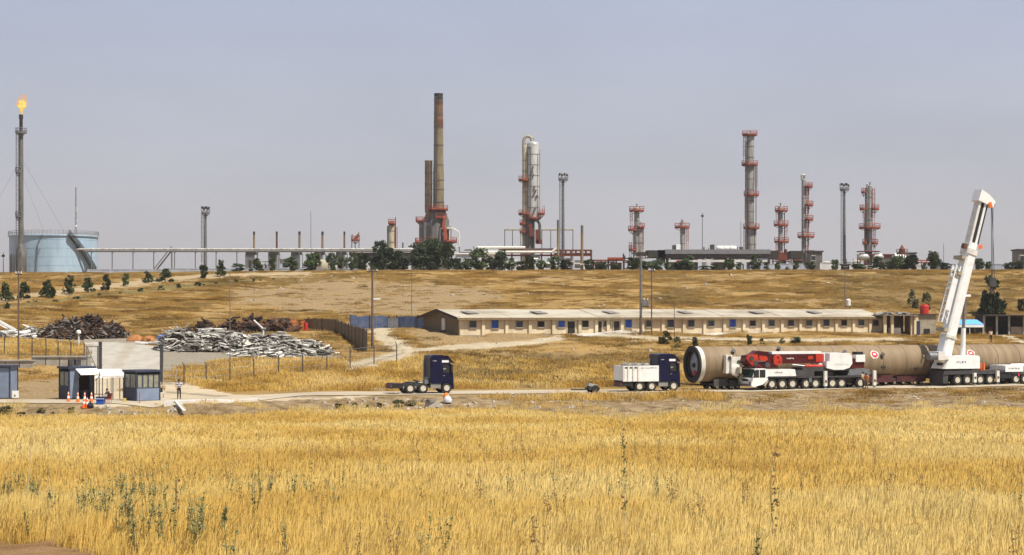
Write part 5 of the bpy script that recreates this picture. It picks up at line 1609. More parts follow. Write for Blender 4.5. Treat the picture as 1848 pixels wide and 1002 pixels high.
# --- huts right of the long building
def hut(px, Y, w, d, name, cat, lab, rz=R(14)):
    p = gpt(px, Y)
    return thing(name, lab, cat, p, rz)
zt = lambda py, Y, p: PZ(py, Y) - p.z
def huts():
    # open porch
    t = hut(1594, 292, 0, 0, 'lean_to', 'shed', 'open-fronted lean-to with junk on its grey roof, joined to the end of the long building'); p = t.location
    Wd = 57 / F * 292 / .95; h = zt(570, 292, p)
    MB().bb(0, Wd, 3.6, 3.9, -1.2, h).build('rear_wall', M['brown_board'], t)
    MB().bb(-.3, Wd + .3, -.7, 4.2, h, h + .16).build('roof', M['scrap_grey'], t)
    for x in (.3, 1.5, Wd - .3): MB().bb(x - .22, x + .22, -.1, .3, -1.2, h).build('pillar', M['stucco'], t)
    MB().bb(1.8, 3.4, 1, 2, -1, .9).build('white_cabinet', M['offwhite'], t)
    b = MB(); r_ = random.Random(6)
    for k in range(12): b.box((r_.uniform(0, Wd), r_.uniform(0, 3.5), h + .35), (r_.uniform(.5, 1.6), .6, r_.uniform(.1, .45)), rz=r_.uniform(0, 3), ry=r_.uniform(-.3, .3))
    b.build('roof_junk', M['scrap_pale'], t)
    # block hut
    t = hut(1653, 293, 0, 0, 'block_hut', 'hut', 'small grey block hut with dark doorway under the red water tank'); p = t.location
    Wd = 37 / F * 293 / .95; h = zt(569, 293, p)
    MB().bb(0, Wd, 0, 4, -1.5, h).build('wall', M['block'], t)
    MB().bb(-.2, Wd + .25, -.3, 4.2, h + .002, h + .2).build('roof', M['wood_dark'], t)
    MB().bb(-.35, .35, -.12, -.003, -1.2, h - .05).build('corner_pier', M['stucco'], t)
    MB().bb(.05, .62, -.16, -.123, .1, h - .9).build('door', M['cabin_dark'], t)
    MB().bb(1.3, 2.3, -.08, -.003, -.6, 1.0).build('opening', M['interior'], t)
    w = thing('water_tank', 'bright red ribbed water tank on top of the block hut', 'water tank', Vector((PX(1668, 294.5), 294.5, p.z + h + .2)))
    r = .68; hh = PZ(550, 294.5) - (p.z + h + .2)
    MB().lathe([(r, 0), (r * 1.03, .15), (r, .3), (r, .5), (r * 1.03, .6), (r, .7), (r, .95), (r * 1.03, 1.05), (r, 1.15), (r, hh - .15), (r * .9, hh - .05), (.25, hh), (.25, hh + .08), (0, hh + .08)], 20).build('body', M['red_tank'], w)
    MB().lathe([(.27, hh + .02), (.27, hh + .1), (0, hh + .12)], 12).build('lid', M['rust'], w)
    # blue awning
    t = hut(1722, 294, 0, 0, 'awning', 'awning', 'bright sky blue awning behind the crane luffing cylinder', R(8)); p = t.location
    Wd = 52 / F * 294; h1, h0 = zt(577, 294, p), zt(585, 294, p)
    MB().add([(0, -.8, h0), (Wd, -.8, h0), (Wd, 2, h1), (0, 2, h1), (0, -.8, h0 - .1), (Wd, -.8, h0 - .1), (Wd, 2, h1 - .1), (0, 2, h1 - .1)], [(0, 1, 2, 3), (7, 6, 5, 4), (0, 4, 5, 1), (1, 5, 6, 2), (2, 6, 7, 3), (3, 7, 4, 0)]).build('canopy', M['sky_blue'], t)
    MB().bb(0, Wd, -.82, -.78, h0 - .5, h0 - .1).build('valance', M['white'], t)
    for x in (.08, Wd / 2, Wd - .08): MB().cyl((x, -.72, -.6), (x, -.72, h0 - .1), .06, n=6).build('post', M['offwhite'], t)
    MB().bb(.4, Wd - .3, 2, 2.2, -.6, h0 - .3).build('rear_wall', M['wood_dark'], t)
    # dark shelter
    t = hut(1775, 296, 0, 0, 'dark_shelter', 'shed', 'wide dark timber shelter with pale posts at the right edge behind the vessel', R(4)); p = t.location
    Wd = 110 / F * 296; h = zt(570, 296, p)
    MB().bb(-.3, Wd, -1, 5, h - .05, h + .16).build('roof', M['wood_dark'], t)
    MB().bb(0, Wd, 4, 4.2, -1, h - .06).bb(0, .2, 0, 4, -1, h - .06).build('rear_wall', M['wood_dark'], t)
    for x in (.1, 2.1, 4.05, 6.4, 8.5): MB().bb(x - .14, x + .14, -.1, .18, -1, h - .06).build('post', M['concrete'], t)
    MB().bb(4.4, Wd, .2, .45, -1, zt(590, 296, p)).build('low_wall', M['block'], t)
    MB().bb(.7, 1.8, 1, 2, -1, 1.0).build('crate_stack', M['scrap_brown'], t)
huts()

# --- blue and brown sheet fences left of the building
def sheet_fence(pts, tops, m, name, lab, pitch=.9):
    """pts: ground points; tops: z of the top at each"""
    o = pts[0]
    t = thing(name, lab, 'fence', o)
    r_ = random.Random(len(lab))
    for (a, za), (b_, zb) in zip(list(zip(pts, tops))[:-1], list(zip(pts, tops))[1:]):
        d = Vector((b_.x - a.x, b_.y - a.y, 0)); n = max(1, int(d.length / pitch)); ang = math.atan2(d.y, d.x)
        bd = MB()
        for i in range(n):
            q = a + d * ((i + .5) / n); g_ = float(H(q.x, q.y)) - .5; z = za + (zb - za) * (i + .5) / n + r_.uniform(-.1, .1)
            bd.box((q.x - o.x, q.y - o.y, (g_ + z) / 2 - o.z), (d.length / n * .97, .06 + .03 * (i % 2), z - g_), rz=ang)
        bd.build('sheet_panel', M[m], t)
        for i in range(0, n + 1, 3):
            q = a + d * (i / n); g_ = float(H(q.x, q.y)) - .5; z = za + (zb - za) * i / n + .15
            MB().box((q.x - o.x, q.y - o.y - .08, (g_ + z) / 2 - o.z), (.12, .12, z - g_), rz=ang).build('post', M['wood_dark'], t)
    return t
a, b_, c_ = gpt(662, 241), gpt(607, 264), gpt(548, 268)
sheet_fence([a, b_, c_], [PZ(596, 241), PZ(578, 264), PZ(574, 268)], 'brown_board', 'board_fence', 'brown board fence running down the slope beside the pale scrap heap')
a, b_, c_ = gpt(632, 270), gpt(703, 271), gpt(766, 269)
sheet_fence([a, b_], [PZ(570, 270), PZ(571, 271)], 'blue_sheet', 'sheet_fence', 'dusty blue sheet fence behind the brown utility pole')
sheet_fence([gpt(716, 271), c_], [PZ(571, 271), PZ(570, 269)], 'blue_sheet', 'sheet_fence', 'blue sheet fence meeting the dark gable of the long building')
t = sheet_fence([gpt(699, 270.4), gpt(719, 270.4)], [PZ(574, 271), PZ(574, 271)], 'grey_metal', 'sheet_gate', 'pale grey sheet gate between the two blue fences'); t['category'] = 'gate'

# --- chain-link fences
M['wire'] = mat('fence_wire', (.22, .21, .19), None, rough=.6, metal=.4)
def chain_fence(pxs, Ys, h, lab, sub=4, name='chain_fence'):
    pts = [gpt(p, y) for p, y in zip(pxs, Ys)]
    o = pts[0]
    t = thing(name, lab, 'fence', o)
    for p in pts:
        q = p - o
        MB().cyl((q.x, q.y, q.z - .2), (q.x, q.y, q.z + h), .06, n=6).cyl((q.x, q.y, q.z + h), (q.x - .2, q.y, q.z + h + .3), .045, n=5).build('post', M['dark'], t)
    b = MB()
    for p, q in zip(pts[:-1], pts[1:]):
        for k in range(4):
            zz = .15 + (h - .2) * k / 3
            b.cyl(p - o + Vector((0, 0, zz)), q - o + Vector((0, 0, zz)), .018, n=4, caps=False)
        d = q - p; n = max(3, int(d.length / .45))
        for i in range(n):
            u, v = i / n, min(1, (i + 2.2) / n)
            for z0, z1 in ((.1, h - .1), (h - .1, .1)):
                b.cyl(p - o + d * u + Vector((0, 0, z0)), p - o + d * v + Vector((0, 0, z1)), .006, n=3, caps=False)
    b.build('wire_mesh', M['wire'], t)
    return t
chain_fence([292, 332, 372, 415, 458, 503, 546, 590, 632, 675, 716], [203, 204, 205, 206.5, 208, 210, 212, 214, 216, 219, 221.5], 2.15, 'chain-link fence on dark posts in front of the pale scrap heap')
chain_fence([-30, 8, 33, 58, 83, 105, 128, 152], [225, 224.5, 224, 223.5, 223, 222.5, 222, 221.5], 2.0, 'chain-link fence on thin posts above the concrete retaining wall at left')
def gates():
    for p, Y, y0, lab in ((181, 209, 618, 'tall dark gate post left of the pale gravel driveway'), (291.5, 206, 622, 'thick dark gate post right of the pale gravel driveway')):
        g_ = gpt(p, Y); h = PZ(y0, Y) - g_.z
        t = thing('gate_post', lab, 'gate post', g_)
        MB().bb(-.16, .16, -.16, .16, -.3, h).build('post', M['dark'], t)
        MB().bb(-.2, .2, -.2, .2, h + .002, h + .1).build('cap', M['grey_metal'], t)
        MB().cyl((.2, -.1, h * .3), (.2, .1, h * .3), .06, n=6).cyl((.2, -.1, h * .8), (.2, .1, h * .8), .06, n=6).build('hinge', M['grey_metal'], t)
    g_ = gpt(179, 209.2); w = 22 / F * 209; h = PZ(625, 209) - g_.z
    t = thing('open_gate', 'open tubular gate leaf with diagonal brace left of the gravel driveway', 'gate', g_, R(8))
    b = MB()
    for z in (.3, h): b.cyl((-w, 0, z), (-.15, 0, z), .06, n=6)
    for x in (-w, -.15): b.cyl((x, 0, .2), (x, 0, h), .06, n=6)
    b.cyl((-w, 0, h), (-.15, 0, .3), .05, n=6)
    b.build('frame', M['grey_metal'], t)
    b = MB()
    for k in range(10): b.cyl((-w + k * w / 10, 0, .3), (-w + k * w / 10, 0, h), .012, n=3)
    b.build('wire_mesh', M['wire'], t)
    g_ = gpt(325, 203); t = thing('white_gate_frame', 'small pale barred frame leaning by the chain-link fence right of the driveway', 'gate frame', g_ + Vector((-1.1, 0, 0)))
    b = MB()
    for x in (-.7, 0, .7): b.cyl((x, 0, 0), (x, 0, 1.9), .03, n=5)
    for z in (.3, 1.1, 1.9): b.cyl((-.7, 0, z), (.7, 0, z), .03, n=5)
    b.build('bars', M['concrete'], t)
gates()
def retaining():
    for p0, p1, Y, y0, lab in ((-40, 62, 212.5, 652, 'lower length of grey concrete retaining wall at the left edge'), (58, 160, 213.2, 645, 'taller length of concrete retaining wall behind the open booth')):
        x0, x1 = PX(p0, Y), PX(p1, Y); z1 = PZ(y0, Y)
        t = thing('retaining_wall', lab, 'wall', (x0, Y, 0))
        MB().bb(0, x1 - x0, -.3, 1.2, .2, z1).build('face', M['concrete'], t)
        MB().bb(-.05, x1 - x0 + .05, -.4, 1.25, z1 + .003, z1 + .14).build('coping', M['concrete'], t)
        b = MB()
        for k in range(1, 4): b.bb((x1 - x0) * k / 4 - .04, (x1 - x0) * k / 4 + .04, -.33, -.302, .3, z1 - .01)
        b.build('joint', M['dark'], t)
retaining()

# --- poles
def pole(px, Y, ytop, r, m, lab, arms=(), split=None, name='utility_pole', foot=None):
    g_ = ground_at(px, foot) if foot else gpt(px, Y)
    Y = g_.y
    zt_ = PZ(ytop, Y) - g_.z
    t = thing(name, lab, 'pole', g_)
    if split:
        zs = PZ(split, Y) - g_.z
        MB().cyl((0, 0, -.3), (0, 0, zs), r * 1.15, r, 10).build('shaft', M[m], t)
        MB().cyl((0, 0, zs + .001), (0, 0, zt_), r * .95, r * .75, 10).build('upper_shaft', M['grey_metal'], t)
    else: MB().cyl((0, 0, -.3), (0, 0, zt_), r * 1.15, r * .75, 10).build('shaft', M[m], t)
    for dz, w in arms:
        a = MB().bb(-w, w, -.06, .06, zt_ - dz - .06, zt_ - dz + .06).build('crossarm', M['dark'], t)
        i_ = MB()
        for x in (-w + .1, 0, w - .1): i_.lathe([(.05, 0), (.08, .05), (.05, .1), (.08, .15), (.03, .25), (0, .26)], 8, (x, 0, zt_ - dz + .06))
        i_.build('insulator', M['offwhite'], a)
    return t, zt_, Y
t, z_, Y_ = pole(672, 0, 486, .15, 'pole_brown', 'brown utility pole in front of the scrubby gap between the fences', ((.3, .7),), foot=629)
MB().bb(.15, 1.05, -.05, .05, PZ(541, Y_) - t.location.z, PZ(538, Y_) - t.location.z).build('white_plate', M['white'], t)
pole(33.5, 0, 492, .10, 'pole_brown', 'very tall dark pole at left rising from the golden grass to the blue tank', ((.2, .4),), foot=655)
t, z_, Y_ = pole(1156.5, 0, 462, .19, 'pole_brown', 'thick pole, grey above and brown below, in front of the long building', ((.3, .9),), split=570, foot=604)
t2, _, _ = pole(1176, 0, 484, .09, 'pole_brown', 'thinner brown pole right of the thick two-tone pole', ((.4, .5),), foot=605)
tf = thing('transformer', 'grey transformer box on a beam between the twin poles', 'transformer', (PX(1165.5, Y_), Y_, PZ(555, Y_)))
MB().bb(-.42, .42, -.35, .35, .1, 1.0).build('tank', M['grey_metal'], tf)
b = MB()
for x in (-.3, -.15, 0, .15, .3): b.bb(x - .03, x + .03, -.42, -.352, .2, .9)
b.build('fins', M['silver'], tf)
MB().lathe([(.06, 1.0), (.09, 1.06), (.05, 1.12), (.09, 1.18), (.03, 1.3), (0, 1.3)], 8, (-.25, 0, 0)).lathe([(.06, 1.0), (.09, 1.06), (.05, 1.12), (.09, 1.18), (.03, 1.3), (0, 1.3)], 8, (.25, 0, 0)).build('bushing', M['offwhite'], tf)
MB().bb(-.8, .85, -.1, .1, 0, .1).build('beam', M['dark'], tf)
pole(743, 0, 490, .05, 'grey_metal', 'thin grey pole on the slope above the blue fence', foot=570, name='thin_pole')
pole(415, 0, 488, .045, 'grey_metal', 'hair thin pole rising from the front fence across the scrap heap', foot=684, name='thin_pole')
pole(1525, 0, 486, .09, 'grey_metal', 'short grey pole on the brown slope above the long roof, right of centre', foot=545, name='thin_pole')
pole(1217, 0, 547, .05, 'pole_brown', 'slim post in front of the long building by the wide green bush', foot=612, name='thin_pole')
t, z_, Y_ = pole(142, 0, 603, .10, 'offwhite', 'short white post lamp beside the gravel driveway', foot=628, name='post_lamp')
MB().lathe([(.12, z_ - .02), (.3, z_ + .1), (.3, z_ + .35), (.1, z_ + .5), (0, z_ + .5)], 12).build('lamp_head', M['white'], t)
t = thing('signboard', 'small pale roof tank on legs above the long roof at right', 'tank', ground_at(1531, 557))
MB().lathe([(.42, .5), (.42, 1.5), (.2, 1.7), (0, 1.7)], 12).build('tank', M['offwhite'], t)
MB().cyl((-.3, 0, 0), (-.3, 0, .5), .05, n=5).cyl((.3, 0, 0), (.3, 0, .5), .05, n=5).build('leg', M['dark'], t)
t.name = 'small_tank'

# --- scrap heaps (uncountable: one object each)
def heap(name, mounds, n, mats, lab, lens=(1, 4.5), rads=(.05, .17), seed=1, flat=.25, sheets=.25):
    """mounds: (px, py_foot, half width px, height px)"""
    r_ = random.Random(seed)
    b = MB()
    org = ground_at(mounds[0][0], mounds[0][1])
    for px, py, hw, hh in mounds:
        g_ = ground_at(px, py); s = F / g_.y; w, h = hw / s, hh / s; dp = w * .55
        c = g_ - org + Vector((0, dp * .6, 0))
        b.use(0)  # mound in the first colour; dark under pale scrap as painted gap shade
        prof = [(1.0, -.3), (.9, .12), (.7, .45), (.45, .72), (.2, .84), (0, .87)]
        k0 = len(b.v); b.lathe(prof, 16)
        for i in range(k0, len(b.v)):
            x, y, z = b.v[i]; q = r_.uniform(.86, 1.14)
            b.v[i] = (c.x + x * w * q, c.y + y * dp * q, c.z + z * h * r_.uniform(.85, 1.1))
        for i in range(int(n * hw * hh / 1500)):
            u, v = r_.uniform(-1, 1), r_.uniform(-1, .35)
            rr = math.hypot(u, v)
            if rr > 1: continue
            zz = h * max(.03, (1 - rr ** 1.7)) * r_.uniform(.8, 1.08)
            p = c + Vector((u * w, v * dp, zz))
            b.use(r_.choices(range(len(mats)), [3] + [4] * (len(mats) - 1))[0] if len(mats) > 1 else 0)
            a = r_.gauss(0, .5) + (math.pi if r_.random() < .5 else 0); tl = r_.gauss(0, flat)
            d = Vector((math.cos(a) * math.cos(tl), math.sin(a) * math.cos(tl), math.sin(tl)))
            l = r_.uniform(*lens); rad = r_.uniform(*rads)
            if r_.random() < sheets: b.box(p, (l * .5, r_.uniform(.3, 1.0), .05), rz=a, rx=r_.uniform(-.9, .9), ry=tl)
            elif r_.random() < .6:
                mid = p + Vector((r_.gauss(0, .12), r_.gauss(0, .12), abs(r_.gauss(0, .14)))) * l * .5
                b.cyl(p - d * l / 2, mid, rad, n=6); b.cyl(mid, p + d * l / 2, rad, n=6)
            else: b.box(p, (l, rad * 2, rad * 1.6), rz=a, ry=tl)
    o = b.build(name, [M[m] for m in mats], None, org, smooth=False)
    return tag(o, lab, None, kind='stuff')
heap('scrap_debris', [(95, 611, 40, 22), (125, 610, 40, 34), (160, 610, 44, 38), (200, 611, 30, 26)], 420, ['scrap_dark', 'scrap_dark', 'scrap_brown', 'scrap_dark', 'scrap_grey'], None, (.4, 2.2), (.03, .13), 3, .5, .35)
heap('scrap_debris', [(325, 634, 44, 36), (378, 634, 48, 38), (420, 633, 40, 30)], 250, ['scrap_dark', 'scrap_pale', 'scrap_grey', 'scrap_pale', 'offwhite'], None, (.8, 3.6), (.03, .12), 5, .24, .22)  # dark mound colour stands for shade between the pale pieces
heap('scrap_debris', [(455, 641, 40, 34), (505, 642, 48, 36), (556, 642, 36, 28), (480, 646, 60, 18)], 260, ['scrap_dark', 'scrap_pale', 'scrap_grey', 'scrap_pale', 'offwhite'], None, (.8, 3.8), (.035, .13), 8, .22, .28)  # gap shade again painted by the dark mound behind pale pieces
heap('scrap_debris', [(20, 612, 40, 14), (52, 608, 16, 16)], 200, ['scrap_grey', 'white', 'scrap_pale'], None, (.6, 2.8), (.08, .2), 9, .3, .5)
heap('spoil_dirt', [(244, 616, 18, 13), (268, 616, 14, 12)], 30, ['orange_soil'], None, (.2, .5), (.1, .2), 10)
heap('scrap_debris', [(370, 602, 20, 20), (420, 601, 26, 24), (455, 600, 24, 26), (500, 599, 34, 24)], 130, ['scrap_dark', 'scrap_dark', 'scrap_brown'], None, (.5, 2.2), (.1, .35), 11, .5, .3)

def drum(px, py, h_px, m, lab, lying=False, name='steel_drum', r=None, group=None):
    g_ = ground_at(px, py); s = F / g_.y; h = h_px / s; r = r or h * .36
    t = thing(name, lab, 'drum' if 'drum' in name else 'tank', g_, 0, group)
    pr = [(r, 0), (r * 1.04, .03), (r, .06), (r, h * .33), (r * 1.04, h * .36), (r, h * .39), (r, h * .64), (r * 1.04, h * .67), (r, h * .7), (r, h - .05), (r * 1.04, h - .02), (r * .96, h), (0, h - .02)]
    if lying: MB().lathe([(a, b_ - h / 2) for a, b_ in pr], 16, (0, 0, r), 'X').build('shell', M[m], t)
    else: MB().lathe(pr, 16).build('shell', M[m], t)
    MB().cyl((r * .4, -.02, h - .02) if not lying else (h / 2, 0, r * 1.4), (r * .4, -.02, h + .03) if not lying else (h / 2 + .05, 0, r * 1.4), .05, n=8).build('bung', M['dark'], t)
M['orange_rust'] = mat('orange_rusted_tank', (.42, .15, .045), (.28, .10, .04), 2, .8)
drum(527, 596, 20, 'orange_rust', 'orange rusted upright tank behind the pale scrap heap', name='rusty_tank', r=.62)
drum(545, 596, 19, 'orange_rust', 'second orange rusted tank with pale end, right of the first behind the scrap', name='rusty_tank', r=.5)
drum(552, 597, 15, 'red_tank', 'narrow red drum at the right end of the row behind the scrap', r=.3)
drum(570, 596, 15, 'scrap_dark', 'black upright drum right of the orange tanks')
drum(357, 600, 14, 'scrap_dark', 'dark drum at the left end of the row behind the pale scrap heap')
drum(394, 600, 13, 'scrap_brown', 'lone brown drum behind the left pale scrap heap', lying=True)
drum(480, 598, 17, 'scrap_brown', 'rusty brown drum behind the middle of the scrap heap')
drum(446, 612, 8, 'red_mark', 'small red drum lying on the pale scrap heap', name='red_drum', r=.25)
drum(291, 618, 10, 'blue_paint', 'bright blue drum left of the pale scrap heap', name='blue_drum', r=.5, lying=True)
drum(305, 628, 7, 'blue_paint', 'dark blue drum low at the left foot of the pale scrap heap', name='blue_drum', r=.3, lying=True)
drum(406, 598, 8, 'blue_paint', 'small blue drum on top of the left pale scrap heap', name='blue_drum', r=.3, lying=True)
# long white pole stuck up in the scrap
g_ = ground_at(472, 632)
t = thing('leaning_pole', 'long white pole leaning out of the pale scrap heap', 'pole', g_)
p1 = Vector((PX(458, g_.y) - g_.x, 0, PZ(578, g_.y) - g_.z)); p0 = Vector((PX(476, g_.y) - g_.x, -.3, PZ(594, g_.y) - g_.z))
MB().cyl((.2, -.5, 0), p0, .13, n=8).cyl(p0, p1, .11, n=8).build('shaft', M['offwhite'], t)
MB().cyl(p0 + Vector((-.3, 0, 0)), p0 + Vector((.3, 0, 0)), .18, n=8).build('joint', M['scrap_grey'], t)
# wrecked white van body by the blue drum
g_ = ground_at(268, 622); t = thing('white_sheets', 'flat white panels lying left of the bright blue drum', 'panels', g_)
MB().box((-.8, 0, .25), (1.6, 1.2, .12), ry=.12).box((.9, .3, .35), (1.7, 1.1, .12), ry=-.1).build('panel', M['white'], t)
g_ = ground_at(314, 622); t = thing('scrap_tank', 'bulging white tank at the left shoulder of the pale scrap heap', 'tank', g_)
MB().lathe([(0, -1.1), (.5, -1.0), (.85, -.6), (.9, 0), (.85, .6), (.5, 1.0), (0, 1.1)], 16, (0, 0, 1.0), 'X').build('shell', M['offwhite'], t)
MB().bb(-.7, -.5, -.6, .6, 0, .5).bb(.5, .7, -.6, .6, 0, .5).build('saddle', M['scrap_grey'], t)
g_ = ground_at(18, 610); t = thing('lattice_boom', 'white lattice boom sloping down at the far left edge', 'boom', g_)
a, b_ = Vector((PX(-30, g_.y) - g_.x, 0, PZ(570, g_.y) - g_.z)), Vector((PX(34, g_.y) - g_.x, 0, PZ(605, g_.y) - g_.z))
bm_ = MB()
for dx, dz in ((0, 0), (0, .5), (.3, .25)):
    bm_.cyl(a + Vector((0, dx, dz)), b_ + Vector((0, dx, dz)), .08, n=5)
for i in range(14):
    bm_.cyl(a.lerp(b_, i / 14), a.lerp(b_, (i + 1) / 14) + Vector((0, 0, .5)), .04, n=4)
bm_.build('lattice', M['white'], t)

# --- guard booths on the pad
def booth(px, Y, wx, wy, h, rz, lab, glazed, name='guard_booth'):
    g_ = gpt(px, Y)
    t = thing(name, lab, 'booth', g_, rz)
    c = .06
    # corner posts, base and roof frame
    b = MB()
    for x in (0, wx):
        for y in (0, wy): b.bb(x - .06, x + .06, y - .06, y + .06, .1, h)
    b.bb(-.06, wx + .06, -.06, wy + .06, .0, .099)
    b.build('frame', M['cabin_dark'], t)
    MB().bb(-.18, wx + .18, -.18, wy + .18, h + .002, h + .2).build('roof', M['cabin_dark'], t)
    MB().bb(.07, wx - .07, wy - .05, wy, .1, h).bb(wx - .05, wx, .07, wy - .07, .1, h).build('rear_wall', M['cabin'], t)
    return t, g_
def glazing(t, x0, x1, z0, z1, n, side='front'):
    w = (x1 - x0) / n
    for i in range(n):
        a, b_ = x0 + i * w, x0 + (i + 1) * w
        if side == 'front':
            f = MB().bb(a, a + .06, -.05, .02, z0, z1).bb(b_ - .06, b_, -.05, .02, z0, z1).bb(a + .061, b_ - .061, -.05, .02, z0, z0 + .06).bb(a + .061, b_ - .061, -.05, .02, z1 - .06, z1).build('window', M['cabin_dark'], t)
            MB().bb(a + .06, b_ - .06, -.02, -.005, z0 + .06, z1 - .06).build('pane', M['glass_pale'], f)
        else:
            f = MB().bb(-.05, .02, a, a + .06, z0, z1).bb(-.05, .02, b_ - .06, b_, z0, z1).bb(-.05, .02, a + .061, b_ - .061, z0, z0 + .06).bb(-.05, .02, a + .061, b_ - .061, z1 - .06, z1).build('window', M['cabin_dark'], t)
            MB().bb(-.02, -.005, a + .06, b_ - .06, z0 + .06, z1 - .06).build('pane', M['glass_pale'], f)
# open booth
Y1 = 177.5
t, g_ = booth(125, Y1, 2.45, 2.1, 2.85, R(38), 'dark open-doored guard booth with white awning behind the traffic cones', False)
MB().bb(-.03, .03, .07, 2.03, .1, 1.2).build('side_panel', M['cabin_dark'], t)  # shade of this side put into its colour, darker than the front
glazing(t, .1, 2.0, 1.2, 2.6, 2, 'side')
MB().bb(.07, .95, -.03, .03, .1, 2.8).build('front_panel', M['cabin'], t)
MB().bb(1.0, 2.38, .8, .85, .1, 2.8).build('interior_shade_sheet', M['interior'], t)  # near-black sheet: shade inside the booth put into its colour
MB().bb(1.3, 2.1, .3, .7, .1, .85).build('desk', M['cabin_dark'], t)
MB().add([(.55, -1.3, 2.35), (2.7, -1.3, 2.35), (2.7, -.06, 2.9), (.55, -.06, 2.9), (.55, -1.3, 2.29), (2.7, -1.3, 2.29), (2.7, -.06, 2.84), (.55, -.06, 2.84)],
         [(0, 1, 2, 3), (7, 6, 5, 4), (0, 4, 5, 1), (1, 5, 6, 2), (2, 6, 7, 3), (3, 7, 4, 0)]).build('awning', M['white'], t)
MB().cyl((.6, -1.2, 2.3), (.6, -.06, 1.7), .03, n=5).cyl((2.6, -1.2, 2.3), (2.6, -.06, 1.7), .03, n=5).build('awning_strut', M['grey_metal'], t)
MB().box((.3, .4, 3.35), (.35, .35, .7)).box((1.2, .8, 3.4), (.5, .4, .55)).cyl((1.2, .8, 3.05), (1.2, .8, 3.2), .05, n=6).build('rooftop_lamp', M['dark'], t)
# glazed booth
t, g_ = booth(246, 173.5, 2.35, 2.3, 2.65, R(38), 'glazed grey-blue guard booth nearest the standing man', True)
MB().bb(-.03, .03, .07, 2.2, .1, 1.2).build('side_panel', M['cabin_dark'], t)  # darker copy of the cabin colour stands for shade on this side
glazing(t, .08, 2.22, 1.2, 2.5, 2, 'side')
MB().bb(.07, 2.28, -.03, .03, .1, 1.2).build('front_panel', M['cabin_pale'] if 'cabin_pale' in M else M['cabin'], t)
glazing(t, .08, 2.27, 1.2, 2.5, 4, 'front')
MB().bb(.5, 1.9, 1.2, 1.25, 1.2, 2.4).build('pale_curtain', M['cloth_cream'], t)
# plain cabin cut by the left edge
t, g_ = booth(-62, 179, 4.2, 2.3, 2.95, R(-3), 'plain grey-blue cabin cut by the left picture edge', False)
MB().bb(.07, 4.13, -.03, .03, .1, 2.9).build('front_panel', M['cabin'], t)
MB().bb(-.03, .03, .07, 2.2, .1, 2.9).build('side_panel', M['cabin'], t)
MB().bb(1.2, 2.0, -.06, -.031, .15, 2.1).build('door', M['cabin_dark'], t)
# canopies
def canopy(px, Y, wpx, y_lo, y_hi, d, lab, rz=R(20)):
    g_ = gpt(px, Y); s = F / Y; w = wpx / s; z0, z1 = PZ(y_lo, Y) - g_.z, PZ(y_hi, Y) - g_.z
    t = thing('canopy', lab, 'canopy', g_, rz)
    MB().add([(0, -d / 2, z0), (w, -d / 2, z0), (w, d / 2, z1), (0, d / 2, z1), (0, -d / 2, z0 - .06), (w, -d / 2, z0 - .06), (w, d / 2, z1 - .06), (0, d / 2, z1 - .06)],
             [(0, 1, 2, 3), (7, 6, 5, 4), (0, 4, 5, 1), (1, 5, 6, 2), (2, 6, 7, 3), (3, 7, 4, 0)]).build('roof_sheet', M['white'], t)
    MB().bb(0, w, -d / 2 - .04, -d / 2 - .002, z0 - .22, z0).build('valance', M['offwhite'], t)
    for x, y in ((.1, -d / 2 + .1), (w - .1, -d / 2 + .1), (.1, d / 2 - .1), (w - .1, d / 2 - .1), (w * .5, -d / 2 + .1)):
        MB().cyl((x, y, 0), (x, y, (z0 if y < 0 else z1) - .06), .05, n=6).build('post', M['grey_metal'], t)
canopy(180, 176.5, 41, 677, 667, 2.4, 'white sloping canopy on posts between the two guard booths')
t = thing('tent_top', 'low pale tent top behind the white sloping canopy', 'tent', gpt(170, 188))
w = 28 / F * 188; z0, z1 = PZ(682, 188) - t.location.z, PZ(674, 188) - t.location.z
MB().add([(0, -1, z0), (w, -1, z0), (w, 1, z0), (0, 1, z0), (w / 2, 0, z1)], [(0, 1, 4), (1, 2, 4), (2, 3, 4), (3, 0, 4), (3, 2, 1, 0)]).build('roof_sheet', M['offwhite'], t)
for x, y in ((.05, -.95), (w - .05, -.95), (.05, .95), (w - .05, .95)): MB().cyl((x, y, 0), (x, y, z0), .04, n=5).build('post', M['grey_metal'], t)

# --- cones, box, sign, kerb
cm = [MB().bb(-.21, .21, -.21, .21, 0, .05).lathe([(.16, .05), (.115, .36)], 14).lathe([(.085, .55), (.06, .72)], 14).lathe([(.042, .84), (.03, .93), (0, .93)], 14).mesh('cone_body', M['cone']),
      MB().lathe([(.117, .36), (.086, .55)], 14).lathe([(.062, .72), (.043, .84)], 14).mesh('cone_band', M['white'])]
for k, (px, py, lab) in enumerate(((123.5, 726, 'orange and white traffic cone in front of the open booth, leftmost of the row'), (140.5, 727, 'traffic cone before the blue front panel of the open booth'), (153, 727, 'traffic cone before the dark doorway of the open booth'),
                                   (165, 727, 'traffic cone just right of the open booth'), (151.5, 737, 'nearer traffic cone on the verge, the left one of two'), (157.5, 737.5, 'nearer traffic cone on the verge beside a black sack'))):
    p = ground_at(px, py, 160)
    t = thing('traffic_cone', lab, 'traffic cone', p, k, 'traffic cones in front of the booths')
    link_mesh('cone_body', cm[0], t, scale=(1.05,) * 3); link_mesh('reflective_band', cm[1], t, scale=(1.05,) * 3)
p = ground_at(163, 737, 160); t = thing('black_sack', 'small black sack on the verge right of the nearer cones', 'sack', p)
MB().lathe([(.05, 0), (.28, .05), (.32, .2), (.22, .42), (.07, .52), (.1, .6), (0, .6)], 12).build('bag', M['cloth_black'], t)
MB().lathe([(.08, .5), (.085, .53), (.08, .56)], 10).build('tie', M['grey_metal'], t)
p = ground_at(181, 730, 160); t = thing('cool_box', 'bright blue cool box beside the seated man', 'box', p)
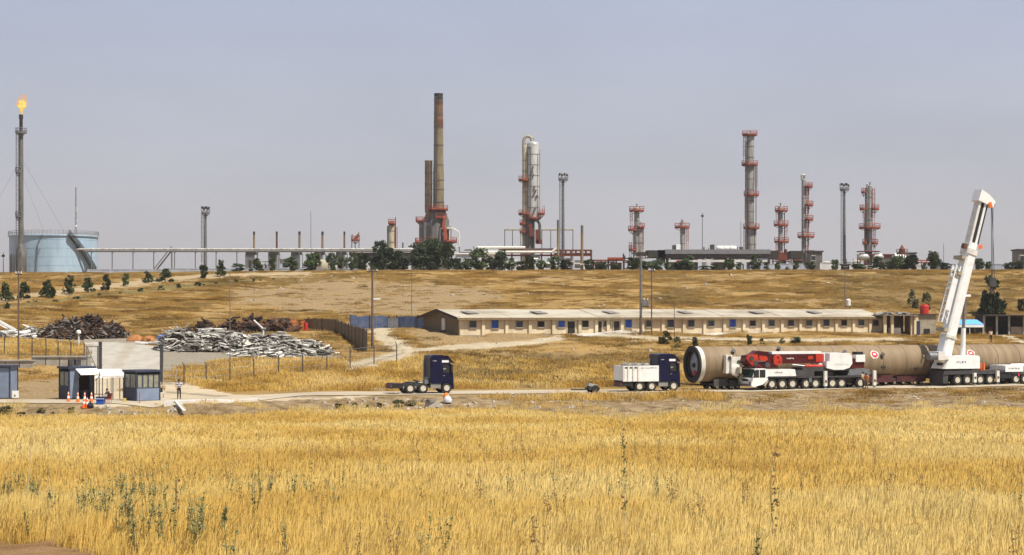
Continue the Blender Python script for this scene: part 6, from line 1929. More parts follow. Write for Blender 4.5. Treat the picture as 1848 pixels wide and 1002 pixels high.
MB().box((0, 0, .3), (.62, .42, .58), taper=1.06).build('body', M['blue_paint'], t)
MB().bb(-.35, .35, -.25, .25, .592, .68).build('lid', M['cabin_dark'], t)
MB().tube([(-.33, 0, .45), (-.36, -.27, .5), (.36, -.27, .5), (.33, 0, .45)], .02, 5).build('handle', M['white'], t)
p = ground_at(28, 722, 165); t = thing('small_sign', 'small white square signboard beside the plain cabin at left', 'sign', p)
MB().bb(-.3, .3, -.03, .03, .2, .85).build('board', M['white'], t)
MB().cyl((-.2, .04, 0), (-.2, .04, .8), .03, n=5).cyl((.2, .04, 0), (.2, .04, .8), .03, n=5).build('leg', M['grey_metal'], t)
MB().bb(-.15, .02, -.035, -.031, .3, .5).build('green_mark', M['leaf_weed'], t)
p = ground_at(252, 728, 160); t = thing('red_post', 'thin red marker post in front of the glazed booth', 'post', p)
MB().cyl((0, 0, 0), (0, 0, .95), .035, n=8).build('shaft', M['red_mark'], t); MB().lathe([(.12, 0), (.12, .05), (.03, .08)], 10).build('foot', M['dark'], t)
p = ground_at(225, 727, 160); t = thing('yellow_can', 'small yellow jerrycan left of the glazed booth', 'can', p)
MB().box((0, 0, .2), (.26, .16, .4)).build('body', mat('yellow_plastic', (.62, .50, .10), None), t); MB().cyl((.07, 0, .4), (.07, 0, .46), .04, n=8).build('cap', M['dark'], t)
p = ground_at(291, 718, 160); t = thing('folding_chair', 'small folding chair right of the glazed booth', 'chair', p, R(30))
MB().bb(-.22, .22, -.2, .2, .42, .46).build('seat', M['offwhite'], t); MB().box((0, .24, .7), (.44, .04, .4), rx=-.15).build('backrest', M['cloth_black'], t)
for x in (-.2, .2): MB().cyl((x, -.2, 0), (x, .2, .44), .02, n=5).cyl((x, .22, 0), (x, -.18, .42), .02, n=5).build('leg', M['grey_metal'], t)
# pale kerb along the pad edge
kb = MB()
ks = np.linspace(296, 466, 40)
M['kerb'] = mat('pale_kerb_cement', (.62, .60, .55), (.50, .47, .42), 1.5, .9)
for k, p in enumerate(ks):
    Y = near_edge(p) + .2; x = PX(p, Y); z = float(H(x, Y + .6)) + .16
    kb.v += [(x, Y - .15, z), (x, Y + 1.3, z), (x, Y - .2, z - .9)]
    if k:
        a = 3 * (k - 1); kb.f += [(a, a + 3, a + 4, a + 1), (a + 2, a + 5, a + 3, a)]; kb.mi += [0, 0]
tag(kb.build('kerb', M['kerb'], None), None, None, kind='structure')
p = gpt(318, near_edge(318) - .2); t = thing('concrete_chute', 'short pale concrete drain chute below the kerb', 'chute', (p.x, p.y, .05), R(-55))
MB().box((.8, 0, -.35), (1.9, .26, .1), ry=.42).build('channel', M['kerb'], t)
MB().box((.8, .155, -.3), (1.9, .05, .16), ry=.42).box((.8, -.155, -.3), (1.9, .05, .16), ry=.42).build('side_wall', M['kerb'], t)
# debris on the bank below the first truck
p = ground_at(780, 741, 160); t = thing('concrete_block', 'broken grey concrete block on the bank below the first truck', 'block', p, R(25))
MB().box((0, 0, .4), (1.2, 1.0, 1.0), ry=.15, taper=.9).box((.5, -.2, .2), (.8, .7, .6), rz=.6, ry=-.3).build('block', M['concrete'], t)
MB().box((-.2, -.3, .9), (.8, .5, .25), rz=.3).build('dark_slab', M['scrap_grey'], t)
p = ground_at(808, 728, 160); t = thing('rubbish_bag', 'orange and white rubbish bag on the road edge by the first truck', 'bag', p)
MB().lathe([(.1, 0), (.38, .08), (.42, .3), (.3, .55), (.1, .72), (0, .72)], 12, (0, -.15, 0)).build('white_bag', M['cloth_white'], t)
MB().lathe([(.1, .3), (.28, .45), (.3, .7), (.15, .95), (0, 1.0)], 12, (-.15, .1, 0)).build('orange_bag', M['hivis'], t)
M['rubble'] = mat('pale_rubble', (.42, .36, .28), (.25, .2, .15), 1, .95)
def rubble(name, n, x0, x1, y0, y1, sz, m, seed):
    r_ = random.Random(seed); b = MB()
    for i in range(n):
        p = ground_at(r_.uniform(x0, x1), r_.uniform(y0, y1), 158, 440); s = sz * r_.uniform(.4, 1.5)
        b.box(p + Vector((0, 0, s * .12)), (s, s * r_.uniform(.5, 1), s * r_.uniform(.35, .7)), rz=r_.uniform(0, 3), rx=r_.uniform(-.4, .4), taper=.6)
        for q in range(len(b.v) - 8, len(b.v)): b.v[q] = tuple(c + r_.uniform(-.2, .2) * s for c in b.v[q])
    tag(b.build(name, m, None, smooth=False), None, None, kind='stuff')
rubble('rubble', 60, 560, 860, 722, 746, .38, M['rubble'], 1)
rubble('rubble', 90, 860, 1848, 712, 742, .3, M['rubble'], 2)
rubble('rubble', 40, 180, 330, 733, 750, .3, M['concrete'], 3)
rubble('rubble', 60, 430, 1650, 497, 556, .55, M['rubble'], 5)
rubble('rubble', 70, 760, 1200, 600, 690, .35, M['concrete'], 4)
p = ground_at(1058, 709, 180); t = thing('tow_dolly', 'small dark two-wheeled tow dolly lying on the road between the trucks', 'dolly', p, R(18))
MB().bb(-1.6, .2, -.12, .12, .25, .4).bb(.1, 1.2, -.7, .7, .3, .55).build('frame', M['dark'], t)
for y in (-.75, .75): MB().lathe([(.1, -.12), (.36, -.12), (.4, -.06), (.4, .06), (.36, .12), (.1, .12)], 14, (.7, y, .4), 'Y').build('wheel', M['tyre'], t)
MB().box((.6, 0, .75), (.9, .8, .3), ry=.2).build('load', M['scrap_pale'], t)
# ------------------------------------------------------------------ vehicles on the haul road
_wm = {}
def wheel_meshes(r, w):
    k = (round(r, 3), round(w, 3))
    if k not in _wm:
        h = w / 2
        ty = MB().lathe([(r * .56, -h), (r * .9, -h), (r * .98, -h * .8), (r, -h * .5), (r, h * .5), (r * .98, h * .8), (r * .9, h), (r * .56, h)], 26, axis='Y', caps=False).mesh('tyre', M['tyre'])
        b = MB()
        for s_ in (-1, 1):
            b.lathe([(r * .57, s_ * h * .96), (r * .52, s_ * h * .9), (r * .46, s_ * h * .55), (r * .24, s_ * h * .5), (r * .22, s_ * h * .95), (r * .12, s_ * h * 1.02), (0, s_ * h * 1.02)], 20, axis='Y')
            for i in range(8):
                a = math.pi / 4 * i; b.cyl((r * .34 * math.cos(a), s_ * h * .5, r * .34 * math.sin(a)), (r * .34 * math.cos(a), s_ * h * .62, r * .34 * math.sin(a)), r * .035, n=5)
        _wm[k] = (ty, b.mesh('rim', M['rim']))
    return _wm[k]
def wheel(t, x, y, r=.52, w=.32, rot=0, z=None):
    ty, rm = wheel_meshes(r, w)
    o = link_mesh('wheel', ty, t, (x, y, r if z is None else z), rz=rot)
    link_mesh('rim', rm, o)
    return o

def glyphs(parent, x0, x1, y, z, h, m, seed, name='lettering', side=-1):
    """small painted lettering strokes too blurred in the photo to read"""
    r_ = random.Random(seed); b = MB(); x = x0
    while x < x1 - .05:
        w = h * r_.uniform(.4, .75)
        b.bb(x, x + h * .16, y, y + side * .012, z, z + h * r_.choice((1, 1, .7)))
        if r_.random() < .8: b.bb(x + h * .16, x + w, y, y + side * .0115, z + h * r_.choice((0, .42, .82)), z + h * r_.choice((.18, .6, 1)))
        x += w + h * .2
    return b.build(name, m, parent)

# ---- blue tractor units
def tractor(loc, rz, lab, group, ballast=False):
    t = thing('tractor_truck', lab, 'truck', loc, rz, group)
    W = 1.25
    # cab shell: side outline extruded, with a wheel arch cut into the outline
    prof = [(.78, .95), (.78, 3.72), (1.0, 3.8), (1.95, 3.8), (2.2, 3.68), (2.62, 3.2), (2.95, 2.75), (3.08, 1.9), (3.12, 1.25), (3.12, .42), (2.98, .38), (2.96, .62)]
    for a in np.linspace(.15, math.pi - .15, 7): prof.append((2.42 + .58 * math.cos(a), .52 + .58 * math.sin(a)))
    prof += [(1.84, .62), (1.84, .95)]
    MB().prism(prof, -W, W).build('cab', M['navy'], t)
    MB().prism([(2.63, 3.14), (2.99, 2.66), (3.115, 1.95), (3.10, 1.9), (2.97, 2.66), (2.61, 3.14)], -1.08, 1.08).build('windscreen', M['glass'], t)
    for s_ in (-1, 1):
        d = MB().prism([(1.92, 1.25), (1.92, 2.95), (2.5, 2.95), (2.88, 2.5), (2.98, 1.7), (2.98, 1.2), (2.75, 1.15)], s_ * (W + .002), s_ * (W + .022)).build('door', M['navy'], t)
        MB().prism([(2.0, 2.05), (2.0, 2.85), (2.45, 2.85), (2.8, 2.45), (2.86, 2.05)], s_ * (W + .024), s_ * (W + .034)).build('window', M['glass'], d)
        MB().bb(2.0, 2.2, s_ * (W + .024), s_ * (W + .05), 1.72, 1.77).build('handle', M['chrome'], d)
        MB().bb(2.8, 2.95, s_ * (W + .06), s_ * (W + .26), 2.1, 2.85).cyl((2.85, s_ * W, 2.75), (2.88, s_ * (W + .15), 2.7), .03, n=5).build('mirror', M['black'], t)
        MB().bb(3.1, 3.14, s_ * .78, s_ * 1.15, .75, 1.0).build('headlight', M['chrome'], t)
        MB().bb(.75, 1.8, s_ * .72, s_ * 1.2, .5, 1.08).build('fuel_tank', M['pale_steel'], t)
        MB().bb(1.9, 2.6, s_ * W, s_ * (W + .015), 3.05, 3.28).build('name_strip', M['white'], t)
        glyphs(t, 2.05, 2.4, s_ * (W + .023), 2.35, .16, M['offwhite'], 3, 'door_sticker', s_)
        glyphs(t, .95, 1.4, s_ * (W + .001), 3.18, .09, M['offwhite'], 5, 'lettering', s_)
    MB().bb(3.12, 3.18, -1.2, 1.2, .42, .72).build('bumper', M['cabin_dark'], t)
    MB().bb(3.115, 3.15, -.9, .9, 1.0, 1.75).build('grille', M['black'], t)
    MB().prism([(2.3, 3.75), (2.95, 3.05), (3.25, 2.95), (3.2, 3.05), (2.6, 3.7)], -1.1, 1.1).build('sun_visor', M['navy'], t)
    MB().bb(.72, .775, -1.15, 1.15, 1.1, 3.5).build('cab_rear_panel', M['cabin_dark'], t)
    # chassis
    b = MB()
    for y in (-.45, .45): b.bb(-3.1, 3.0, y - .06, y + .06, .68, .98)
    for x in (-3.0, -2.2, -.65, .5, 1.6): b.bb(x - .08, x + .08, -.39, .39, .72, .92)
    b.build('chassis', M['dark'], t)
    MB().bb(-3.25, -3.1, -1.15, 1.15, .5, .95).build('rear_bar', M['dark'], t)
    for s_ in (-1, 1):
        MB().bb(-3.12, -2.1, s_ * .6, s_ * 1.2, .55, 1.02).build('mudguard', M['black'], t)
        MB().bb(-3.27, -3.25, s_ * .75, s_ * 1.1, .68, .85).build('tail_light', M['red_mark'], t)
        for x in (-1.35, -.02): wheel(t, x, s_ * .98, .52, .52)
        wheel(t, 2.42, s_ * 1.05, .52, .34)
    if not ballast:
        MB().slab(octagon(-1.5, -.3, -.5, .5), 1.0, 1.14).box((-.35, 0, 1.22), (.5, .8, .14), ry=.25).bb(-1.0, -.7, -.6, .6, .98, 1.0).build('fifth_wheel', M['dark'], t)
        MB().bb(-2.9, -1.9, -.38, .38, .98, 1.02).build('deck_plate', M['rust'], t)
    b = MB()
    for k in range(4): b.tube([(.7, -.5 + .3 * k, 1.6), (.5, -.5 + .3 * k, 1.2), (.2, -.45 + .3 * k, 1.1), (-.1, -.4 + .25 * k, 1.05)], .03, 5)
    b.build('air_hose', M['offwhite'], t)
    MB().cyl((.6, .8, .7), (.6, .8, 3.3), .08, n=10).build('exhaust', M['chrome'], t)
    MB().bb(.2, .68, -.9, -.5, .95, 1.35).build('battery_box', M['grey_metal'], t)
    if ballast:
        bx = MB().bb(-3.2, 1.0, -1.22, 1.22, 1.02, 1.1).bb(-3.2, -3.12, -1.22, 1.22, 1.101, 2.62).bb(.92, 1.0, -1.22, 1.22, 1.101, 2.62).bb(-3.119, .919, -1.22, -1.14, 1.101, 2.62).bb(-3.119, .919, 1.14, 1.22, 1.101, 2.62)
        bo = bx.build('ballast_box', M['white'], t)
        for x in (-3.1, -2.6, -2.05, -1.5):
            MB().bb(x - .09, x + .09, -1.3, -1.222, 1.02, 2.6).build('rib', M['offwhite'], bo)
        for x in (-2.85, -2.3, -1.8): MB().bb(x - .14, x + .14, -1.24, -1.221, 2.35, 2.5).build('slot', M['dark'], bo)
        for k, x in enumerate((-1.15, -.7, -.25, .2)): glyphs(bo, x, x + .36, -1.221, 2.32, .13, M['dark'], 20 + k)
        MB().bb(-3.22, -3.2, -1.22, 1.22, 1.0, 1.12).bb(-3.2, -1.4, -1.26, -1.221, .98, 1.04).build('red_sill', M['rust'], bo)
        for x in (-2.2, -1.3, -.4):
            MB().lathe([(.3, -1.0), (.42, -.9), (.42, .9), (.3, 1.0)], 16, (x, 0, 2.45), 'Y').build('ballast_roll', M['scrap_grey'], bo)
    return t
gp = 'navy blue tractor trucks on the haul road'
def road_pt(px, Y): return Vector((PX(px, Y), Y, float(H(PX(px, Y), Y)) + .05))
tractor(road_pt(758, 190.3), R(19), 'bare navy blue tractor truck with empty fifth wheel, alone left of centre', gp)
tractor(road_pt(1168, 195.2), R(19), 'navy blue tractor truck carrying a ribbed white ballast box', gp, True)

# ---- the huge vessel and its bogies
VA = R(21.8)
V0 = Vector((PX(1251, 198.3), 198.3, 2.68))
VR, VL = 1.84, 56.0
def vessel():
    t = thing('pressure_vessel', 'gigantic tan cylindrical vessel lying along the road behind the cranes', 'vessel', V0, VA)
    b = MB().lathe([(VR - .12, .35), (VR, .36), (VR, VL - 2), (VR * .8, VL - .6), (VR * .4, VL - .1), (0, VL)], 72, axis='X', caps=False)
    b.build('shell', M['vessel'], t)
    MB().lathe([(VR - .25, -.12), (VR + .02, -.12), (VR + .03, .0), (VR + .03, .5), (VR + .012, .51), (VR - .25, .4)], 64, axis='X', caps=False).build('end_collar', M['vessel_white'], t)
    MB().lathe([(1.38, -.2), (VR + .06, -.2), (VR + .09, -.1), (VR + .06, .02), (VR - .3, .02), (1.38, .05)], 64, axis='X', caps=False).build('black_rim', M['black'], t)
    f = MB().lathe([(0, .12), (.6, .14), (1.1, .22), (1.45, .38)], 48, axis='X')
    f.f = [tuple(reversed(q)) for q in f.f]
    f.build('end_disc', M['vessel_face'], t)
    MB().lathe([(0, -.1), (.2, -.1), (.24, .0), (.24, .2)], 16, (0, 0, -.1), 'X').build('hub', M['dark'], t)
    b = MB()
    for y, z in ((-.35, -.95), (.1, -.95), (-.1, -.75), (-.25, -1.1)): b.box((.07, y, z), (.03, .22, .34), rx=.5)
    b.build('red_marking', M['red_mark'], t)
    d = 4.2
    k = 0
    while d < VL - 3:
        MB().lathe([(VR - .03, d - .05), (VR + .018, d - .045), (VR + .018, d + .045), (VR - .03, d + .05)], 72, axis='X').build('weld_seam', M['seam'], t)
        d += 2.95; k += 1
    def surf(x, ang, r=VR): return (x, -r * math.cos(ang), r * math.sin(ang))
    for x, a in ((3.9, .75), (6.1, .62), (12.3, .55), (17.2, .62), (21.8, .45), (21.8, -.25), (30.0, .5), (9.4, .9), (26.0, -.35), (33, -.3)):
        p, q = surf(x, a, VR - .1), surf(x, a, VR + .22)
        MB().cyl(p, q, .17, n=12).cyl(surf(x, a, VR + .22), surf(x, a, VR + .28), .23, n=12).build('nozzle', M['dark'], t)
    # round red and white emblems painted on the shell
    def emblem(x0, a0, rr):
        def disc(r0, r1, m, name, dr, n=28, par=None, ex=(0, 0), arc=(0, 2 * math.pi), wob=0):
            b = MB(); vs = []
            r_ = random.Random(5)
            for i in range(n + 1):
                th = arc[0] + (arc[1] - arc[0]) * i / n
                for r in (r0, r1):
                    r *= 1 + wob * r_.uniform(-1, 1)
                    vs.append(surf(x0 + ex[0] + r * math.cos(th), a0 + (ex[1] + r * math.sin(th)) / VR, VR + dr))
            b.add(vs, [(2 * i, 2 * i + 1, 2 * i + 3, 2 * i + 2) for i in range(n)])
            return b.build(name, m, par)
        e = disc(.02, rr * 1.28, M['offwhite'], 'emblem', .02, par=t, wob=.08)
        disc(rr * .48, rr, M['red_mark'], 'ring', .026, par=e)
        disc(.02, rr * .42, M['red_mark'], 'dot', .026, par=e, ex=(rr * .1, -rr * .2), arc=(math.pi, 2 * math.pi))
    emblem(20.9, .50, .38)
    emblem(33.2, .50, .38)
    # lifting lug frame near the open end
    b = MB()
    l = MB().bb(2.6, 3.3, -VR - .5, -VR + .3, -.9, 1.0).bb(3.1, 4.3, -VR - .75, -VR - .1, -.3, .8)
    l.build('lug_plate', M['offwhite'], t)
    MB().lathe([(.5, -VR - 1.0), (.62, -VR - .95), (.62, -VR - .7), (.42, -VR - .65), (.42, -VR)], 20, (3.6, 0, -.55), 'Y').build('trunnion', M['offwhite'], t)
    MB().cyl((3.0, -VR - .6, .7), (3.0, -VR - .45, .7), .2, n=12).cyl((3.9, -VR - .85, .3), (3.9, -VR - .7, .3), .18, n=10).build('lug_pin', M['dark'], t)
    MB().box((4.2, -VR - .4, -1.2), (1.6, .5, .5), ry=.4).build('lug_brace', M['cream'], t)
M['seam'] = mat('dark_weld_seam', (.13, .095, .06), (.20, .15, .10), 3, .8)
vessel()
def vp(d, off=0, z=.05):
    x = V0.x + d * math.cos(VA) + off * math.sin(VA); y = V0.y + d * math.sin(VA) - off * math.cos(VA)
    return Vector((x, y, float(H(x, y)) + z))
def bogie(d, L, n, lab, mcol):
    p = vp(d)
    t = thing('trailer_bogie', lab, 'trailer', p, VA, 'bogies under the vessel')
    MB().bb(0, L, -1.5, 1.5, .42, .60).build('deck', M[mcol], t)
    for y in (-1.45, 1.45): MB().bb(0, L * .45, y - .12, y + .12, .34, 1.1).bb(L * .52, L, y - .12, y + .12, .34, .95).build_each('side_box', M[mcol], t)
    for i in range(n):
        x = .5 + (L - 1) * i / (n - 1)
        for s_ in (-1, 1): wheel(t, x, s_ * 1.12, .29, .5)
    MB().prism([(L * .35, .602), (L * .65, .602), (L * .62, .75), (L * .38, .75)], -1.4, 1.4).build('saddle', M['dark'], t)
    return t
bogie(1.6, 3.4, 4, 'dark low trailer bogie under the open end of the vessel', 'dark')
M['maroon'] = mat('maroon_trailer_paint', (.085, .022, .022), (.05, .02, .02), 1.5, .6)
bogie(19.8, 7.6, 7, 'long maroon trailer bogie under the middle of the vessel', 'maroon')
bogie(44, 7.0, 7, 'trailer bogie near the right picture edge behind the raised crane', 'dark')
a, b_ = vp(1.6, 0, .5), Vector((PX(1214, 195.5), 196, .8))
t = thing('tow_bar', 'thin black tow bar from the ballast truck to the vessel bogie', 'tow bar', b_)
MB().cyl((0, 0, 0), a - b_, .07, n=8).build('bar', M['black'], t)
MB().lathe([(.14, -.05), (.2, 0), (.14, .05)], 12).build('towing_eye', M['dark'], t)

# ---- mobile cranes
def crane_carrier(t, axles, front, rear, near, cab_len=1.9, body_panel=None):
    """carrier with cab at +x; near = side (+1/-1) shown to the camera"""
    W = 1.4
    b = MB()
    for y in (-.5, .5): b.bb(rear, front - .4, y - .1, y + .1, .75, 1.1)
    for a in axles: b.bb(a - .09, a + .09, -1.0, 1.0, .48, .64)
    b.build('chassis', M['dark'], t)
    MB().bb(rear, front - cab_len - .25, -W + .02, W - .02, 1.15, 1.32).build('deck', M['dark'], t)
    for a in axles:
        for s_ in (-1, 1): wheel(t, a, s_ * 1.12, .56, .48)
    # low wide cab
    x1 = front; x0 = front - cab_len
    prof = [(x0, 1.0), (x0, 1.98), (x0 + .25, 2.16), (x1 - .42, 2.16), (x1 - .12, 1.25), (x1, 1.1), (x1, .38), (x1 - .35, .3), (x0 + .55, .55)]
    c = MB().prism(prof, -W, W).build('cab', M['white'], t)
    MB().prism([(x1 - .40, 2.08), (x1 - .115, 1.26), (x1 - .085, 1.26), (x1 - .37, 2.08)], -W + .1, W - .1).build('windscreen', M['glass_green'], t)
    for s_ in (-1, 1):
        MB().prism([(x0 + .3, 1.25), (x0 + .3, 2.05), (x0 + .95, 2.05), (x0 + .95, 1.25)], s_ * (W + .002), s_ * (W + .015)).build('door_window', M['glass'], t)
        MB().prism([(x0 + 1.03, 1.25), (x0 + 1.03, 2.05), (x1 - .47, 2.05), (x1 - .22, 1.25)], s_ * (W + .002), s_ * (W + .015)).build('side_window', M['glass'], t)
        MB().bb(x1 - .02, x1 + .03, s_ * .85, s_ * 1.25, .62, .82).build('headlight', M['chrome'], t)
        MB().bb(x1 - .3, x1 - .2, s_ * (W + .1), s_ * (W + .35), 1.5, 2.0).build('mirror', M['black'], t)
        MB().prism([(x0 - .1, .95), (x0 + .25, .4), (x0 + .5, .4), (x0 + .1, 1.0)], s_ * (W + .001), s_ * (W + .02)).build('yellow_step', M['cream'], t)
    MB().bb(x1, x1 + .12, -W, W, .34, .58).build('bumper', M['grey_metal'], t)
    MB().bb(x1 - .02, x1 + .02, -.7, .7, .85, 1.1).build('front_grille', M['dark'], t)
def outrigger(t, x, s_, zt_=1.75):
    o = MB().bb(x - .17, x + .17, s_ * 1.42, s_ * 1.72, .28, zt_).build('outrigger', M['offwhite'], t)
    MB().cyl((x, s_ * 1.57, .06), (x, s_ * 1.57, .3), .1, n=10).lathe([(.3, .0), (.3, .05), (.12, .1)], 14, (x, s_ * 1.57, 0)).build('jack_foot', M['grey_metal'], o)
    MB().bb(x - .12, x + .12, s_ * 1.721, s_ * 1.73, .65, .9).build('warning_plate', M['rust'], o)
M['glass_green'] = mat('greenish_windscreen', (.012, .045, .038), None, rough=.08, spec=.6)

def crane_folded():
    p = road_pt(1449, 199.4)
    t = thing('mobile_crane', 'folded mobile crane with dark red boom lowered over its white cab', 'crane', p, R(180 + 20.5), 'white mobile cranes beside the vessel')
    crane_carrier(t, (4.35, 3.15, 1.95, .35, -.75, -2.75, -3.85, -6.1), 6.75, -7.5, 1)
    MB().prism([(1.55, 1.36), (1.7, 2.06), (5.1, 2.06), (5.1, 1.36)], -1.38, 1.38).build('body_panel', M['white'], t)
    glyphs(t, 3.2, 4.2, 1.382, 1.68, .14, M['cabin_dark'], 31, 'lettering', 1)
    MB().bb(-.6, 1.5, -1.35, 1.35, 1.33, 1.95).build('engine_bay', M['dark'], t)
    for s_ in (-1, 1):
        outrigger(t, -1.75, s_, 1.85); outrigger(t, -7.6, s_, 1.85)
        for a in (4.35, 3.15, 1.95): MB().bb(a - .66, a + .66, s_ * .9, s_ * 1.4, 1.18, 1.25).build('mudguard', M['black'], t)
        MB().bb(-.2, .1, s_ * 1.36, s_ * 1.5, .7, 1.15).build('tool_box', M['grey_metal'], t)
    MB().lathe([(1.15, 1.35), (1.15, 1.75), (.95, 1.8)], 24, (-2.4, 0, 0)).build('slewing_ring', M['dark'], t)
    # superstructure
    b = MB().prism([(.7, 1.85), (.7, 2.2), (-1.9, 2.3), (-5.0, 2.3), (-5.0, 1.8)], -1.2, 1.2)
    b.build('turntable', M['dark'], t)
    prof = [(-2.0, 2.15), (-2.0, 2.85), (-2.35, 2.85), (-2.35, 3.68), (-4.75, 3.68), (-5.0, 3.4), (-5.05, 2.6), (-4.7, 2.15), (-4.0, 1.95), (-2.9, 1.95)]
    cw = MB().prism(prof, .5, 1.45).build('operator_cab', M['white'], t)
    glyphs(cw, -4.6, -2.9, 1.452, 2.45, .16, M['pale_grey'], 33, 'lettering', 1)
    MB().prism([(a, z) for a, z in prof], -1.45, -.5).build('counterweight', M['white'], t)
    MB().bb(-6.6, -5.1, -1.2, 1.2, 2.1, 3.1).build('winch_house', M['crane_dark_red'], t)
    MB().bb(-6.65, -5.55, .9, 1.35, 2.75, 3.5).build('rear_box', M['white'], t)
    MB().bb(-6.5, -5.7, .3, 1.2, 3.5, 3.8).build('vent', M['black'], t)
    MB().prism([(-4.6, 1.35), (-4.9, 2.0), (-7.2, 2.0), (-7.5, 1.35)], -1.25, 1.25).build('engine_cover', M['grey_metal'], t)
    # telescopic boom lowered along the carrier
    b = MB().prism([(-2.2, 2.65), (-2.0, 3.62), (5.2, 3.62), (5.2, 2.75), (4.6, 2.62)], -.48, .48).build('boom', M['crane_dark_red'], t)
    MB().bb(-1.9, 3.9, -.5, .5, 3.624, 3.88).build('boom_cover', M['white'], t)
    MB().bb(-2.15, -1.2, .482, .60, 2.75, 3.6).build('boom_pivot', M['crane_red'], t)
    MB().bb(-.9, -.3, .482, .55, 3.05, 3.4).build('red_panel', M['crane_red'], t)
    glyphs(t, 1.35, 2.2, .484, 3.1, .14, M['white'], 35, 'boom_lettering', 1)
    MB().cyl((.2, .75, 2.35), (-1.9, .75, 2.3), .19, n=14).build('luffing_cylinder', M['crane_red'], t)
    MB().cyl((1.6, .6, 2.5), (.2, .75, 2.35), .1, n=10).build('cylinder_rod', M['chrome'], t)
    MB().lathe([(.15, .5), (.5, .52), (.55, .6), (.55, .72), (.5, .8), (.15, .82)], 26, (3.35, 0, 3.02), 'Y').build('rope_reel', M['crane_red'], t)
    MB().cyl((3.35, .5, 3.3), (3.35, .86, 3.3), .1, n=8).cyl((3.2, .5, 2.85), (3.2, .86, 2.85), .08, n=8).build('reel_bolt', M['black'], t)
    # boom head
    MB().prism([(4.3, 3.0), (4.3, 3.85), (5.6, 4.0), (6.2, 3.6), (6.9, 3.5), (7.1, 2.9), (6.6, 2.4), (5.2, 2.35), (4.9, 2.7)], -.55, .55).build('boom_head', M['crane_dark_red'], t)
    MB().prism([(5.6, 2.9), (5.7, 3.6), (6.6, 3.65), (7.0, 3.2), (6.6, 2.7), (6.2, 2.45)], .56, .8).build('sheave_guard', M['crane_red'], t)
    MB().prism([(4.5, 3.0), (4.6, 3.4), (5.5, 3.5), (5.5, 3.1), (5.0, 2.9)], .56, .75).build('jib_bracket', M['crane_red'], t)
    for x, z in ((6.45, 3.2), (5.95, 2.75), (4.6, 2.55)): MB().cyl((x, .5, z), (x, .86, z), .26, n=16).build('sheave', M['dark'], t)
    MB().bb(4.7, 5.5, .56, .66, 2.86, 2.98).build('grey_strut', M['chrome'], t)
    MB().bb(3.2, 5.6, .3, .5, 2.2, 2.6).bb(5.6, 6.9, -.3, .45, 2.2, 2.34).build('hook_cradle', M['crane_dark_red'], t)
    hb = MB().slab(octagon(7.15, 7.65, -.3, .3), 1.7, 2.3).build('hook_block', M['cream'], t)
    MB().tube([(7.4, 0, 1.7), (7.4, 0, 1.45), (7.55, 0, 1.3), (7.4, 0, 1.15), (7.25, 0, 1.25)], .07, 8).build('hook', M['dark'], hb)
M['pale_grey'] = mat('pale_grey_lettering', (.55, .55, .55), None, rough=.6)
crane_folded()

